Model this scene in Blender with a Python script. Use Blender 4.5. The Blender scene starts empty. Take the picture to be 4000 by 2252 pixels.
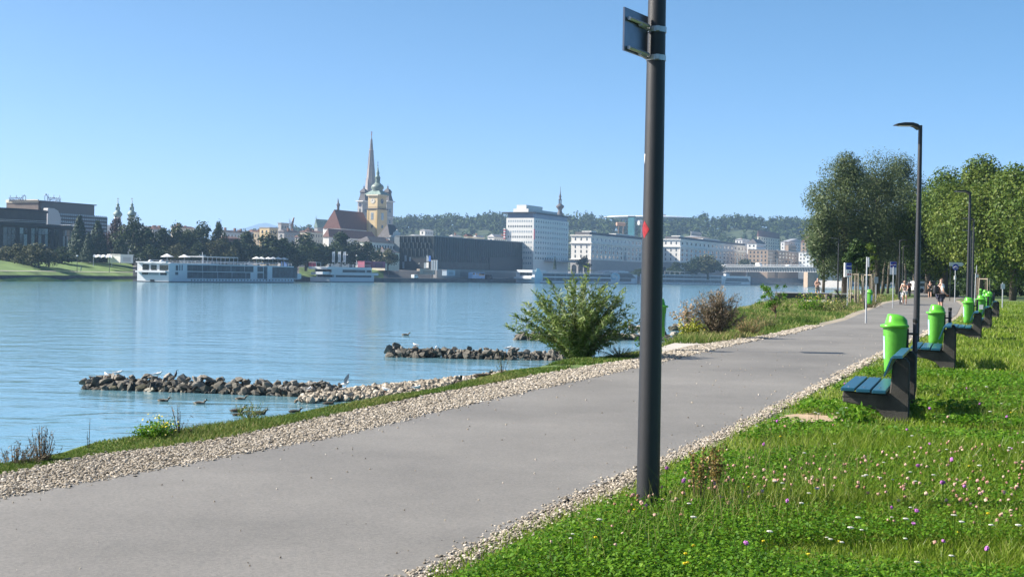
import bpy, bmesh, math, random
import numpy as np
from mathutils import Matrix, Vector

# ------------------------------------------------------------------ camera
F = 5222.0; CZ = 1.55; ROLL = math.radians(1.0); PITCH = 51 / F; WZ = -3.05
UPV = np.array([0, math.sin(PITCH), math.cos(PITCH)]); FWD = np.array([0, math.cos(PITCH), -math.sin(PITCH)])
def ray(px, py):
    u = (px - 2000) / F; v = (1126 - py) / F
    return FWD + np.array([1., 0, 0]) * (u * math.cos(ROLL) - v * math.sin(ROLL)) + UPV * (u * math.sin(ROLL) + v * math.cos(ROLL))
def G(px, py, z=0.0):                      # ground point seen at a photo pixel
    d = ray(px, py); return np.array([0, 0, CZ]) + d * ((z - CZ) / d[2])
def D(px, py, Y):                          # point at distance Y seen at a photo pixel
    d = ray(px, py); return np.array([0, 0, CZ]) + d * (Y / d[1])
def hor(px): return 1075 + (px - 2000) * math.tan(ROLL)
def gx(px, Y, z=0.0):                      # point on level z at distance Y
    return D(px, hor(px) + (CZ - z) * F / Y, Y)
C = bpy.context.scene.collection
sc = bpy.context.scene
cam = bpy.data.cameras.new("camera"); cam.sensor_width = 36; cam.lens = 36 * F / 4000
cam.clip_start = 0.1; cam.clip_end = 30000
camo = bpy.data.objects.new("camera", cam); C.objects.link(camo); sc.camera = camo
R_ = Vector((1, 0, 0)); U_ = Vector(UPV)
bk = -Vector(FWD)      # picture right and up of the rolled camera
ri = R_ * math.cos(ROLL) + U_ * math.sin(ROLL); ui = U_ * math.cos(ROLL) - R_ * math.sin(ROLL)
M = Matrix(((ri.x, ui.x, bk.x, 0), (ri.y, ui.y, bk.y, 0), (ri.z, ui.z, bk.z, CZ), (0, 0, 0, 1)))
camo.matrix_world = M

# ------------------------------------------------------------------ sky, sun, exposure
SUN_EL = math.radians(36); SUN_A = math.radians(2)         # from the left, a touch behind the camera
sd = Vector((-math.cos(SUN_A) * math.cos(SUN_EL), math.sin(SUN_A) * math.cos(SUN_EL), math.sin(SUN_EL)))
w = bpy.data.worlds.new("World"); sc.world = w; w.use_nodes = True
nt = w.node_tree; bg = nt.nodes["Background"]
sky = nt.nodes.new("ShaderNodeTexSky"); sky.sky_type = 'NISHITA'; sky.sun_disc = False
sky.sun_elevation = SUN_EL; sky.sun_rotation = math.atan2(sd.x, sd.y); sky.altitude = 300
sky.air_density = 0.4; sky.dust_density = 1.6; sky.ozone_density = 1.8
hs = nt.nodes.new("ShaderNodeHueSaturation"); hs.inputs["Hue"].default_value = 0.487; hs.inputs["Saturation"].default_value = 1.3
nt.links.new(sky.outputs[0], hs.inputs["Color"]); nt.links.new(hs.outputs[0], bg.inputs[0]); bg.inputs[1].default_value = 0.092
sl = bpy.data.lights.new("sun", 'SUN'); sl.energy = 5.0; sl.angle = math.radians(0.5); sl.color = (1.0, 0.93, 0.82)
so = bpy.data.objects.new("sun", sl); C.objects.link(so)
so.rotation_euler = (-sd).to_track_quat('-Z', 'Y').to_euler(); so.location = (-60, 0, 80)
sc.view_settings.view_transform = 'Standard'; sc.view_settings.look = 'None'
sc.view_settings.exposure = 1.27; sc.view_settings.gamma = 1.0; sc.view_settings.use_curve_mapping = False
sc.render.engine = 'CYCLES'
sc.cycles.use_denoising = True
sc.cycles.volume_bounces = 1; sc.cycles.max_bounces = 6; sc.cycles.diffuse_bounces = 3
sc.cycles.transmission_bounces = 4; sc.cycles.glossy_bounces = 3; sc.cycles.sample_clamp_indirect = 6

# ------------------------------------------------------------------ materials
def nd(t, ty, **kw):
    n = t.nodes.new(ty)
    for k, v in kw.items(): setattr(n, k, v)
    return n
def mat(name, col, rough=0.7, var=0.12, vs=3.0, bump=0.0, bs=30.0, metal=0.0, spec=0.5, detail=6, col2=None):
    m = bpy.data.materials.new(name); m.use_nodes = True; t = m.node_tree
    b = t.nodes["Principled BSDF"]
    b.inputs["Roughness"].default_value = rough; b.inputs["Metallic"].default_value = metal
    b.inputs["Specular IOR Level"].default_value = spec
    tc = nd(t, "ShaderNodeTexCoord")
    n = nd(t, "ShaderNodeTexNoise"); n.inputs["Scale"].default_value = vs; n.inputs["Detail"].default_value = detail
    n.inputs["Roughness"].default_value = 0.65
    t.links.new(tc.outputs["Object"], n.inputs["Vector"])
    r = nd(t, "ShaderNodeValToRGB"); c = np.array(col[:3]); c2 = np.array(col2) if col2 else c
    r.color_ramp.elements[0].position = 0.3; r.color_ramp.elements[1].position = 0.72
    r.color_ramp.elements[0].color = (*np.clip(c * (1 - var), 0, 1), 1); r.color_ramp.elements[1].color = (*np.clip(c2 * (1 + var), 0, 1), 1)
    t.links.new(n.outputs["Fac"], r.inputs["Fac"]); t.links.new(r.outputs["Color"], b.inputs["Base Color"])
    if bump:
        n2 = nd(t, "ShaderNodeTexNoise"); n2.inputs["Scale"].default_value = bs; n2.inputs["Detail"].default_value = 4
        t.links.new(tc.outputs["Object"], n2.inputs["Vector"])
        bu = nd(t, "ShaderNodeBump"); bu.inputs["Strength"].default_value = bump; bu.inputs["Distance"].default_value = 0.02
        t.links.new(n2.outputs["Fac"], bu.inputs["Height"]); t.links.new(bu.outputs["Normal"], b.inputs["Normal"])
    return m
def tintmat(name, cols, trans=0.3, rough=0.6, gloss=0.0):        # colour per leaf or stone from the attribute 'tint'
    m = bpy.data.materials.new(name); m.use_nodes = True; t = m.node_tree
    b = t.nodes["Principled BSDF"]; out = t.nodes["Material Output"]
    a = nd(t, "ShaderNodeAttribute"); a.attribute_name = "tint"
    r = nd(t, "ShaderNodeValToRGB"); e = r.color_ramp.elements
    while len(e) < len(cols): e.new(0.5)
    for i, c in enumerate(cols):
        e[i].position = i / (len(cols) - 1); e[i].color = (*c, 1)
    t.links.new(a.outputs["Fac"], r.inputs["Fac"]); t.links.new(r.outputs["Color"], b.inputs["Base Color"])
    b.inputs["Roughness"].default_value = rough; b.inputs["Specular IOR Level"].default_value = 0.2 if trans else 0.4
    if trans:
        tr = nd(t, "ShaderNodeBsdfTranslucent"); mx = nd(t, "ShaderNodeMixShader"); mx.inputs[0].default_value = trans
        t.links.new(r.outputs["Color"], tr.inputs["Color"])
        t.links.new(b.outputs[0], mx.inputs[1]); t.links.new(tr.outputs[0], mx.inputs[2]); t.links.new(mx.outputs[0], out.inputs[0])
    return m
def glass(name, col, rough=0.08, vs=0.3):
    m = mat(name, col, rough=rough, var=0.5, vs=vs, spec=0.8); return m
MT = {}
def mm(key, *a, **k):
    if key not in MT: MT[key] = mat(key, *a, **k)
    return MT[key]

# ------------------------------------------------------------------ mesh helpers
class MB:
    def __init__(s): s.v = []; s.f = []
    def add(s, vs, fs):
        o = len(s.v); s.v += [tuple(map(float, p)) for p in vs]; s.f += [tuple(i + o for i in f) for f in fs]; return s
    def bx(s, x0, x1, y0, y1, z0, z1):
        return s.add([(x0, y0, z0), (x1, y0, z0), (x1, y1, z0), (x0, y1, z0), (x0, y0, z1), (x1, y0, z1), (x1, y1, z1), (x0, y1, z1)],
                     [(0, 3, 2, 1), (4, 5, 6, 7), (0, 1, 5, 4), (1, 2, 6, 5), (2, 3, 7, 6), (3, 0, 4, 7)])
    def tube(s, pts, rad, n=8):
        pts = [np.array(p, float) for p in pts]
        if not hasattr(rad, '__len__'): rad = [rad] * len(pts)
        vs = []; fs = []
        for i, p in enumerate(pts):
            d = pts[min(i + 1, len(pts) - 1)] - pts[max(i - 1, 0)]; d = d / (np.linalg.norm(d) + 1e-9)
            a = np.cross(d, [0, 0, 1.] if abs(d[2]) < 0.9 else [1., 0, 0]); a /= np.linalg.norm(a); b = np.cross(d, a)
            for k in range(n):
                th = 2 * math.pi * k / n; vs.append(p + rad[i] * (a * math.cos(th) + b * math.sin(th)))
        for i in range(len(pts) - 1):
            for k in range(n):
                fs.append((i * n + k, i * n + (k + 1) % n, (i + 1) * n + (k + 1) % n, (i + 1) * n + k))
        fs.append(tuple(range(n - 1, -1, -1))); fs.append(tuple(range((len(pts) - 1) * n, len(pts) * n)))
        return s.add(vs, fs)
    def lathe(s, prof, n=16, cx=0, cy=0, ph=0.0, sx=1.0, sy=1.0):
        vs = []; fs = []
        for r, z in prof:
            for k in range(n):
                th = ph + 2 * math.pi * k / n; vs.append((cx + sx * r * math.cos(th), cy + sy * r * math.sin(th), z))
        for i in range(len(prof) - 1):
            for k in range(n):
                fs.append((i * n + k, i * n + (k + 1) % n, (i + 1) * n + (k + 1) % n, (i + 1) * n + k))
        fs.append(tuple(range(n - 1, -1, -1))); fs.append(tuple(range((len(prof) - 1) * n, len(prof) * n)))
        return s.add(vs, fs)
    def prism(s, poly, t0, t1, plane='xz'):
        n = len(poly)
        def P(a, b, t): return (a, t, b) if plane == 'xz' else ((t, a, b) if plane == 'yz' else (a, b, t))
        vs = [P(a, b, t0) for a, b in poly] + [P(a, b, t1) for a, b in poly]
        fs = [tuple(range(n)), tuple(range(2 * n - 1, n - 1, -1))] + [(i, i + n, (i + 1) % n + n, (i + 1) % n) for i in range(n)]
        return s.add(vs, fs)
    def mesh(s, name, m, smooth=False):
        me = bpy.data.meshes.new(name); me.from_pydata(s.v, [], s.f)
        b = bmesh.new(); b.from_mesh(me); bmesh.ops.recalc_face_normals(b, faces=b.faces); b.to_mesh(me); b.free()
        if m: me.materials.append(m)
        if smooth:
            for p in me.polygons: p.use_smooth = True
        return me
    def build(s, name, m, parent=None, smooth=False, bevel=0, **tags):
        o = obj(name, s.mesh(name, m, smooth), parent, **tags)
        if bevel:
            bv = o.modifiers.new("bevel", 'BEVEL'); bv.width = bevel; bv.segments = 2; bv.limit_method = 'ANGLE'
        return o
def obj(name, me, parent=None, loc=None, rz=0, sca=None, **tags):
    o = bpy.data.objects.new(name, me); C.objects.link(o)
    if parent: o.parent = parent
    if loc is not None: o.location = tuple(map(float, loc))
    if rz: o.rotation_euler = (0, 0, rz)
    if sca is not None: o.scale = sca
    for k, v in tags.items(): o[k] = v
    return o
def thing(name, label, cat, loc=(0, 0, 0), rz=0, group=None):
    o = obj(name, None, None, loc, rz); o.empty_display_size = 0.3; tag(o, label, cat, group); return o
def tag(o, label, cat, group=None):
    o['label'] = label; o['category'] = cat
    if group: o['group'] = group
    return o
def struct(o): o['kind'] = 'structure'; return o
def stuff(o, label=None, cat=None):
    o['kind'] = 'stuff'
    if label: o['label'] = label
    if cat: o['category'] = cat
    return o
def children(o): return CH.get(o.name, [])
def copy_tree(o, parent=None):
    c = o.copy(); C.objects.link(c); c.parent = parent
    for ch in list(o.children): copy_tree(ch, c)
    return c
def quads(name, V, m, tint=None, parent=None, tri=False, smooth=False, **tags):   # V: (n,4,3) or (n,3,3) array, one face each
    n, k = V.shape[:2]; me = bpy.data.meshes.new(name)
    me.vertices.add(n * k); me.vertices.foreach_set("co", V.reshape(-1).astype(np.float32))
    me.loops.add(n * k); me.loops.foreach_set("vertex_index", np.arange(n * k, dtype=np.int32))
    me.polygons.add(n); me.polygons.foreach_set("loop_start", np.arange(0, n * k, k, dtype=np.int32))
    me.polygons.foreach_set("loop_total", np.full(n, k, dtype=np.int32))
    me.update(calc_edges=True)
    if tint is not None:
        a = me.attributes.new("tint", 'FLOAT', 'FACE'); a.data.foreach_set("value", tint.astype(np.float32))
    me.materials.append(m)
    if name is None or tags.pop('meshonly', False): return me
    return obj(name, me, parent, **tags)
def solids(name, base, centers, scales, rots, m, tint, **tags):   # many small closed solids (stones) in one mesh; base (v,f tris)
    bv, bf = base; n = len(centers)
    V = (bv[None] * scales[:, None, :])
    V = np.einsum('nij,nkj->nki', rots, V) + centers[:, None, :]
    T = V[:, bf, :].reshape(-1, 3, 3)
    return quads(name, T, m, np.repeat(tint, len(bf)), **tags)
def ico(sub=1):
    b = bmesh.new(); bmesh.ops.create_icosphere(b, subdivisions=sub, radius=1)
    v = np.array([x.co[:] for x in b.verts]); f = np.array([[x.index for x in p.verts] for p in b.faces]); b.free(); return v, f
def rotz_random(rng, n):
    q = rng.normal(size=(n, 4)); q /= np.linalg.norm(q, axis=1)[:, None]; a, b, c, d = q.T
    return np.stack([np.stack([1 - 2 * (c * c + d * d), 2 * (b * c - a * d), 2 * (b * d + a * c)], -1),
                     np.stack([2 * (b * c + a * d), 1 - 2 * (b * b + d * d), 2 * (c * d - a * b)], -1),
                     np.stack([2 * (b * d - a * c), 2 * (c * d + a * b), 1 - 2 * (b * b + c * c)], -1)], 1)
def leafquads(P, N, size, asp, rng, axis=None):      # diamond leaves at P with normal N
    n = len(P); N = N / (np.linalg.norm(N, axis=1)[:, None] + 1e-9)
    A = rng.normal(size=(n, 3)) if axis is None else axis
    A = A - (A * N).sum(1)[:, None] * N; A /= (np.linalg.norm(A, axis=1)[:, None] + 1e-9); B = np.cross(N, A)
    L = (size * np.ones(n))[:, None]; W = L * asp
    return np.stack([P - A * L * .5, P + B * W * .5 - A * L * .05, P + A * L * .5, P - B * W * .5 - A * L * .05], 1)
def blobleaves(blobs, n, size, asp, rng, shell=0.72, up=0.25):
    c = np.array([b[:3] for b in blobs]); r = np.array([b[3] for b in blobs]); wgt = r ** 2; wgt /= wgt.sum()
    k = rng.choice(len(blobs), n, p=wgt); d = rng.normal(size=(n, 3)); d /= np.linalg.norm(d, axis=1)[:, None]
    rr = r[k] * (shell + (1.12 - shell) * rng.random(n)); P = c[k] + d * rr[:, None]
    N = d * 0.8 + rng.normal(size=(n, 3)) * 0.55 + np.array([0, 0, up])
    s = size * (0.6 + 0.8 * rng.random(n))
    t = np.clip(0.5 + 0.22 * rng.normal(size=n) + (rng.random(len(blobs))[k] - .5) * 0.5, 0, 1)
    return leafquads(P, N, s, asp, rng), t
def skin(name, verts, edges, rad, m, parent=None, sub=2, root=0, **tags):
    bm = bmesh.new(); ly = bm.verts.layers.skin.verify(); vs = [bm.verts.new(v) for v in verts]
    for i, v in enumerate(vs):
        r = rad[i]; v[ly].radius = r if hasattr(r, '__len__') else (r, r); v[ly].use_root = (i == root)
    for a, b in edges: bm.edges.new((vs[a], vs[b]))
    me = bpy.data.meshes.new(name); bm.to_mesh(me); bm.free(); me.materials.append(m)
    o = obj(name, me, parent, **tags)
    k = o.modifiers.new("skin", 'SKIN'); k.use_smooth_shade = True
    if sub: sb = o.modifiers.new("sub", 'SUBSURF'); sb.levels = sub; sb.render_levels = sub
    return o
def text_mesh(body, size, ext, m):
    cu = bpy.data.curves.new("lettering", 'FONT'); cu.body = body; cu.size = size; cu.extrude = ext; cu.align_x = 'LEFT'
    t = bpy.data.objects.new("lettering", cu); C.objects.link(t); dg = bpy.context.evaluated_depsgraph_get()
    me = bpy.data.meshes.new_from_object(t.evaluated_get(dg)); bpy.data.objects.remove(t); me.materials.clear(); me.materials.append(m); return me
def resample(pts, n):
    p = np.array(pts, float); d = np.r_[0, np.cumsum(np.linalg.norm(np.diff(p, axis=0), axis=1))]
    s = np.linspace(0, 1, n) ** 1.6 * d[-1]; return np.stack([np.interp(s, d, p[:, i]) for i in range(p.shape[1])], 1)
def strip(name, A, B, m, z, parent=None, jitter=0, rng=None):
    n = len(A); mb = MB()
    va = [(a[0], a[1], z) for a in A]; vb = [(b[0], b[1], z) for b in B]
    mb.add(va + vb, [(i, i + n, i + n + 1, i + 1) for i in range(n - 1)]); return mb.build(name, m, parent)
E1 = np.array([0.416, 0.909]); E1 /= np.linalg.norm(E1); E2 = np.array([-E1[1], E1[0]])
BANG = math.atan2(E1[1], E1[0])
BPX = [-900, 0, 535, 1140, 1500, 2015, 2700, 2945, 3100, 3600]; BYY = [330, 404, 485, 600, 690, 830, 1040, 1150, 1230, 1450]
def bankY(px): return float(np.interp(px, BPX, BYY))
class Site:            # a frame on the far bank: x along the river (to the right), y away from it
    def __init__(s, px, Y, ang=BANG, py=1000):
        p = D(px, py, Y); s.c = p[:2]; s.a = ang; s.e1 = np.array([math.cos(ang), math.sin(ang)]); s.e2 = np.array([-s.e1[1], s.e1[0]]); s.loc = (p[0], p[1], 0)
    def hit(s, px, py, e, off=np.zeros(2)):
        d = ray(px, py); k = d[0] / d[1]; c = s.c + off; t = (k * c[1] - c[0]) / (e[0] - k * e[1]); Y = c[1] + t * e[1]
        return t, CZ + d[2] / d[1] * Y
    def R(s, px, py, y=0): return s.hit(px, py, s.e1, s.e2 * y)      # -> local x, z on the river face
    def L(s, px, py, x=0): return s.hit(px, py, s.e2, s.e1 * x)      # -> local y, z on the left end face
M_bark = mat("bark", (0.09, 0.075, 0.06), rough=0.95, var=0.4, vs=5, bump=0.6, bs=20)
def crown_blobs(rg, rx, ry, z0, z1, k, br, top=1.0):
    out = []
    while len(out) < k:
        q = rg.uniform(-1, 1, 3)
        if (q ** 2).sum() > 1: continue
        zc = (q[2] + 1) / 2; wv_ = math.sin(min(1, zc * 1.1 + .12) * math.pi) ** .28
        out.append((q[0] * rx * .84 * wv_, q[1] * ry * .84 * wv_, z0 + (z1 - z0) * (.08 + .86 * zc), br * rg.uniform(.45, 1.3)))
    return out

# ================================================================== NEAR BANK: ground, path, gravel, water
rng = np.random.default_rng(7)
def gpoly(pxs, z=0.0):
    p = np.array([G(x, y, 0)[:2] for x, y in pxs]); d0 = p[0] - p[1]; d0 /= np.linalg.norm(d0)
    return np.vstack([p[0] + d0 * 14, p])
PL = gpoly([(0, 1939), (429, 1863), (900, 1775), (1313, 1700), (1740, 1598), (2167, 1502), (2495, 1432), (2887, 1340), (3066, 1306), (3300, 1250), (3464, 1182), (3546, 1166), (3580, 1150)])
PR = gpoly([(1615, 2252), (1900, 2110), (2130, 1990), (2400, 1866), (2574, 1804), (2835, 1686), (3052, 1574), (3195, 1506), (3455, 1372), (3596, 1309), (3690, 1262), (3737, 1227), (3755, 1190), (3700, 1150)])
GL = gpoly([(0, 1853), (406, 1770), (620, 1748), (900, 1706), (1288, 1622), (1544, 1570), (1655, 1545), (1980, 1487), (2200, 1446), (2495, 1398), (2700, 1352), (2990, 1311), (3290, 1240), (3440, 1180), (3540, 1164), (3570, 1149)])
GR = gpoly([(1680, 2252), (2000, 2100), (2150, 2030), (2400, 1930), (2590, 1812), (2890, 1680), (3085, 1574), (3225, 1506), (3475, 1372), (3614, 1309), (3708, 1262), (3758, 1227), (3775, 1190), (3715, 1150)])
BE = gpoly([(0, 1808), (267, 1760), (391, 1717), (900, 1655), (1100, 1626), (1292, 1587), (1527, 1553), (1783, 1506), (1975, 1451), (2080, 1432), (2200, 1410), (2495, 1374), (2600, 1350), (2700, 1318), (2800, 1262), (2890, 1205), (2990, 1186), (3080, 1172), (3180, 1150), (3300, 1132)])
BE = np.vstack([BE, BE[-1] + np.array([0.33, 0.94]) * 800])
def xat(P, Y): return np.interp(Y, P[:, 1], P[:, 0])
def back(P, y0=-30):                                     # carry a polyline behind the camera
    return np.vstack([[P[0, 0] - 4, y0], P])
M_soil = mat("soil_turf", (0.055, 0.105, 0.02), rough=0.95, var=0.5, vs=2.0, bump=0.6, bs=25, col2=(0.09, 0.14, 0.035))
M_path = mat("asphalt", (0.168, 0.160, 0.146), rough=0.62, var=0.20, vs=0.28, bump=0.3, bs=160, col2=(0.188, 0.179, 0.164), spec=0.5)
# asphalt: fine aggregate speckle over wide worn tones
t = M_path.node_tree; b = t.nodes["Principled BSDF"]; base = b.inputs["Base Color"].links[0].from_socket
tc = nd(t, "ShaderNodeTexCoord")
vo = nd(t, "ShaderNodeTexVoronoi"); vo.inputs["Scale"].default_value = 70; t.links.new(tc.outputs["Object"], vo.inputs["Vector"])
rr = nd(t, "ShaderNodeValToRGB"); rr.color_ramp.elements[0].color = (0.72, 0.72, 0.72, 1); rr.color_ramp.elements[1].color = (1.25, 1.23, 1.2, 1)
t.links.new(vo.outputs["Color"], rr.inputs["Fac"])
mx = nd(t, "ShaderNodeMix", data_type='RGBA', blend_type='MULTIPLY'); mx.inputs[0].default_value = 0.8
t.links.new(base, mx.inputs[6]); t.links.new(rr.outputs["Color"], mx.inputs[7])
wv = nd(t, "ShaderNodeTexVoronoi"); wv.inputs["Scale"].default_value = 4.5; t.links.new(tc.outputs["Object"], wv.inputs["Vector"])
lt = nd(t, "ShaderNodeMath", operation='LESS_THAN'); lt.inputs[1].default_value = 0.035; t.links.new(wv.outputs["Distance"], lt.inputs[0])
mx2 = nd(t, "ShaderNodeMix", data_type='RGBA'); t.links.new(lt.outputs[0], mx2.inputs[0]); t.links.new(mx.outputs[2], mx2.inputs[6])
mx2.inputs[7].default_value = (0.10, 0.095, 0.09, 1); t.links.new(mx2.outputs[2], b.inputs["Base Color"])
M_sand = mat("gravel_bed", (0.30, 0.26, 0.20), rough=0.95, var=0.35, vs=18, bump=0.8, bs=60)
M_rock = tintmat("groyne_rock", [(0.05, 0.048, 0.04), (0.13, 0.12, 0.10), (0.24, 0.23, 0.21)], trans=0, rough=0.9)
M_stone = tintmat("pebble", [(0.11, 0.095, 0.075), (0.26, 0.225, 0.175), (0.38, 0.335, 0.27), (0.56, 0.51, 0.44)], trans=0, rough=0.85)

# ground: one sheet from the bank edge to the right, with a bank that falls into the river
B = back(BE); n = 90
Bs = np.stack([np.interp(np.linspace(0, 1, n) ** 1.5, np.linspace(0, 1, len(B)), B[:, i]) for i in range(2)], 1)
d = np.gradient(Bs, axis=0); d /= np.linalg.norm(d, axis=1)[:, None]; nrm = np.stack([-d[:, 1], d[:, 0]], 1)
rows = []
for off, z in ((9, -5.2), (5.2, -3.25), (2.6, -1.7), (0.9, -0.45), (0.15, -0.03), (-0.6, 0.0)):
    rows.append([(p[0] + q[0] * off, p[1] + q[1] * off, z - 0.02) for p, q in zip(Bs, nrm)])
rows.append([(p[0] + 25, p[1], -0.02) for p in Bs]); rows.append([(p[0] + 900, p[1], -0.02) for p in Bs])
mb = MB()
for r in rows: mb.v += [tuple(map(float, q)) for q in r]
for i in range(len(rows) - 1):
    for k in range(n - 1): mb.f.append((i * n + k, i * n + k + 1, (i + 1) * n + k + 1, (i + 1) * n + k))
struct(mb.build("ground", M_soil, smooth=True))
N = 70
yl = np.linspace(0, 1, N) ** 2
def bothsides(P, Q, k=N, ext=True):
    return resample(P, k), resample(Q, k)
ya = np.concatenate([np.linspace(1.0, 12, 24), np.linspace(12.5, 40, 40), np.linspace(41, 120, 40)])
def edge(P): return np.stack([xat(P, ya), ya], 1)
rj = np.random.default_rng(3)
def wob(E, a): return E + np.stack([rj.normal(size=len(E)) * a, np.zeros(len(E))], 1)
o = strip("gravel_bed", wob(edge(GL), 0.03), edge(PL) + [0.25, 0], M_sand, -0.012); struct(o)
o = strip("gravel_edge", edge(PR) - [0.25, 0], wob(edge(GR), 0.05), M_sand, -0.012); struct(o)
o = strip("path", np.vstack([edge(PL), [[46, 150], [62, 210], [130, 420]]]), np.vstack([edge(PR), [[51, 150], [68, 210], [140, 420]]]), M_path, 0.0); struct(o)
# loose gravel: pebbles along both edges of the path
icv, icf = ico(1)
def pebbles(name, inside, ylo, yhi, dens, size, seed, label):
    rg = np.random.default_rng(seed); P = []
    for Y0 in np.arange(ylo, yhi, 1.0):
        s = max(size, 0.0023 * Y0)
        k = int(dens * (size / s) ** 2 * 6); y = Y0 + rg.random(k); x = inside[0](y) + (inside[1](y) - inside[0](y)) * rg.random(k)
        edgej = rg.normal(size=k) * 0.05; P.append(np.stack([x + edgej, y, np.full(k, 0.0), s * (0.6 + 0.9 * rg.random(k))], 1))
    P = np.vstack(P); k = len(P); sc_ = P[:, 3:4] * np.stack([0.6 + 0.5 * rg.random(k), 0.45 + 0.3 * rg.random(k), 0.3 + 0.2 * rg.random(k)], 1) * .55
    c = P[:, :3].copy(); c[:, 2] = -0.004 + 0.012 * rg.random(k)
    a = rg.random(k) * 6.283; rot = np.zeros((k, 3, 3)); rot[:, 0, 0] = np.cos(a); rot[:, 0, 1] = -np.sin(a); rot[:, 1, 0] = np.sin(a); rot[:, 1, 1] = np.cos(a); rot[:, 2, 2] = 1
    rx = rg.normal(size=k) * 0.35; R2 = np.zeros((k, 3, 3)); R2[:, 0, 0] = 1; R2[:, 1, 1] = np.cos(rx); R2[:, 1, 2] = -np.sin(rx); R2[:, 2, 1] = np.sin(rx); R2[:, 2, 2] = np.cos(rx)
    o = solids(name, (icv, icf), c, sc_, rot @ R2, M_stone, np.clip(rg.normal(0.5, 0.25, k), 0, 1)); stuff(o, label, "gravel"); return o
pebbles("path_gravel", (lambda y: xat(GL, y), lambda y: xat(PL, y) + 0.03), 7, 46, 420, 0.025, 11, "pale river pebbles along the water side of the path")
pebbles("edge_gravel", (lambda y: xat(PR, y) - 0.02, lambda y: xat(GR, y)), 5, 46, 90, 0.024, 12, "pale pebbles between the asphalt and the meadow")
# worn earth patch by the bench, concrete slipway, side promenade
def flat(name, pts, m, z):
    mb = MB(); p = [tuple(G(x, y, 0)[:2]) + (z,) for x, y in pts]; mb.add(p, [tuple(range(len(p)))]); return mb.build(name, m)
M_dirt = mat("bare_earth", (0.36, 0.27, 0.18), rough=0.95, var=0.25, vs=6, bump=0.4, bs=40)
M_conc = mat("concrete_paving", (0.42, 0.39, 0.35), rough=0.9, var=0.12, vs=3, bump=0.2, bs=80)
struct(flat("bare_earth", [(2990, 1648), (3060, 1618), (3130, 1610), (3240, 1606), (3290, 1618), (3262, 1640), (3170, 1643), (3080, 1655), (3020, 1670)], M_dirt, -0.008))
struct(flat("slipway", [(2585, 1352), (2660, 1330), (2780, 1313), (2990, 1312), (3060, 1318), (2960, 1352), (2720, 1385), (2590, 1392)], M_conc, -0.006))
struct(flat("side_path", [(3098, 1181), (3160, 1166), (3240, 1153), (3330, 1141), (3330, 1151), (3255, 1166), (3210, 1182)], M_conc, -0.005))
struct(flat("landing", [(3300, 1240), (3310, 1222), (3370, 1210), (3470, 1200), (3480, 1230), (3400, 1245)], M_sand, -0.006))

# river
M_water = bpy.data.materials.new("river_water"); M_water.use_nodes = True; t = M_water.node_tree; b = t.nodes["Principled BSDF"]
b.inputs["Base Color"].default_value = (0.12, 0.25, 0.31, 1); b.inputs["Roughness"].default_value = 0.09; b.inputs["IOR"].default_value = 1.33
tc = nd(t, "ShaderNodeTexCoord"); mp = nd(t, "ShaderNodeMapping"); mp.inputs["Rotation"].default_value = (0, 0, 0.45); mp.inputs["Scale"].default_value = (0.55, 1.0, 1)
t.links.new(tc.outputs["Object"], mp.inputs["Vector"])
def wave(scale, det, dist=0.0):
    q = nd(t, "ShaderNodeTexNoise"); q.inputs["Scale"].default_value = scale; q.inputs["Detail"].default_value = det; q.inputs["Distortion"].default_value = dist
    t.links.new(mp.outputs[0], q.inputs["Vector"]); return q.outputs["Fac"]
a1 = wave(2.4, 5, 0.4); a2 = wave(0.35, 3, 0.8); a3 = wave(0.05, 3, 1.0)
def mth(op, x, y):
    q = nd(t, "ShaderNodeMath", operation=op)
    for i, v in enumerate((x, y)):
        if isinstance(v, (int, float)): q.inputs[i].default_value = v
        else: t.links.new(v, q.inputs[i])
    return q.outputs[0]
rp = mth('ADD', mth('MULTIPLY', a3, 1.4), -0.25)       # calmer and rougher stretches
hgt = mth('ADD', mth('MULTIPLY', mth('MULTIPLY', a1, rp), 0.16), mth('MULTIPLY', a2, 0.32))
bu = nd(t, "ShaderNodeBump"); bu.inputs["Strength"].default_value = 0.42; bu.inputs["Distance"].default_value = 1.0
t.links.new(hgt, bu.inputs["Height"]); t.links.new(bu.outputs["Normal"], b.inputs["Normal"])
mb = MB(); mb.add([(-900, -60, WZ), (700, -60, WZ), (1400, 2200, WZ), (-900, 2200, WZ)], [(0, 1, 2, 3)])
struct(mb.build("river", M_water))

# ------------------------------------------------------------------ groynes: every boulder a thing
rk = []
for i in range(9):
    b_ = bmesh.new(); bmesh.ops.create_icosphere(b_, subdivisions=3, radius=1); rg = np.random.default_rng(40 + i)
    pl = rg.normal(size=(15, 3)); pl /= np.linalg.norm(pl, axis=1)[:, None]; hh = 0.48 + 0.26 * rg.random(15)
    for v in b_.verts:                                   # chop with random planes: broken quarry stone
        p = np.array(v.co)
        for q, h in zip(pl, hh):
            e = p @ q - h
            if e > 0: p = p - q * e
        v.co = p + rg.normal(size=3) * 0.02
    me = bpy.data.meshes.new("rock"); b_.to_mesh(me); b_.free()
    rk.append(me)
M_rk = [mat("quarry_rock", (0.165, 0.15, 0.125), rough=0.9, var=0.45, vs=2.2, bump=0.5, bs=9), mat("wet_rock", (0.045, 0.043, 0.032), rough=0.55, var=0.5, vs=3, bump=0.5, bs=9, col2=(0.08, 0.075, 0.04)), mat("pale_rock", (0.25, 0.235, 0.21), rough=0.9, var=0.3, vs=2.5, bump=0.4, bs=9)]
RKM = []
for m_ in M_rk:
    row = []
    for me in rk:
        q = me.copy(); q.materials.clear(); q.materials.append(m_); row.append(q)
    RKM.append(row)
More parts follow.
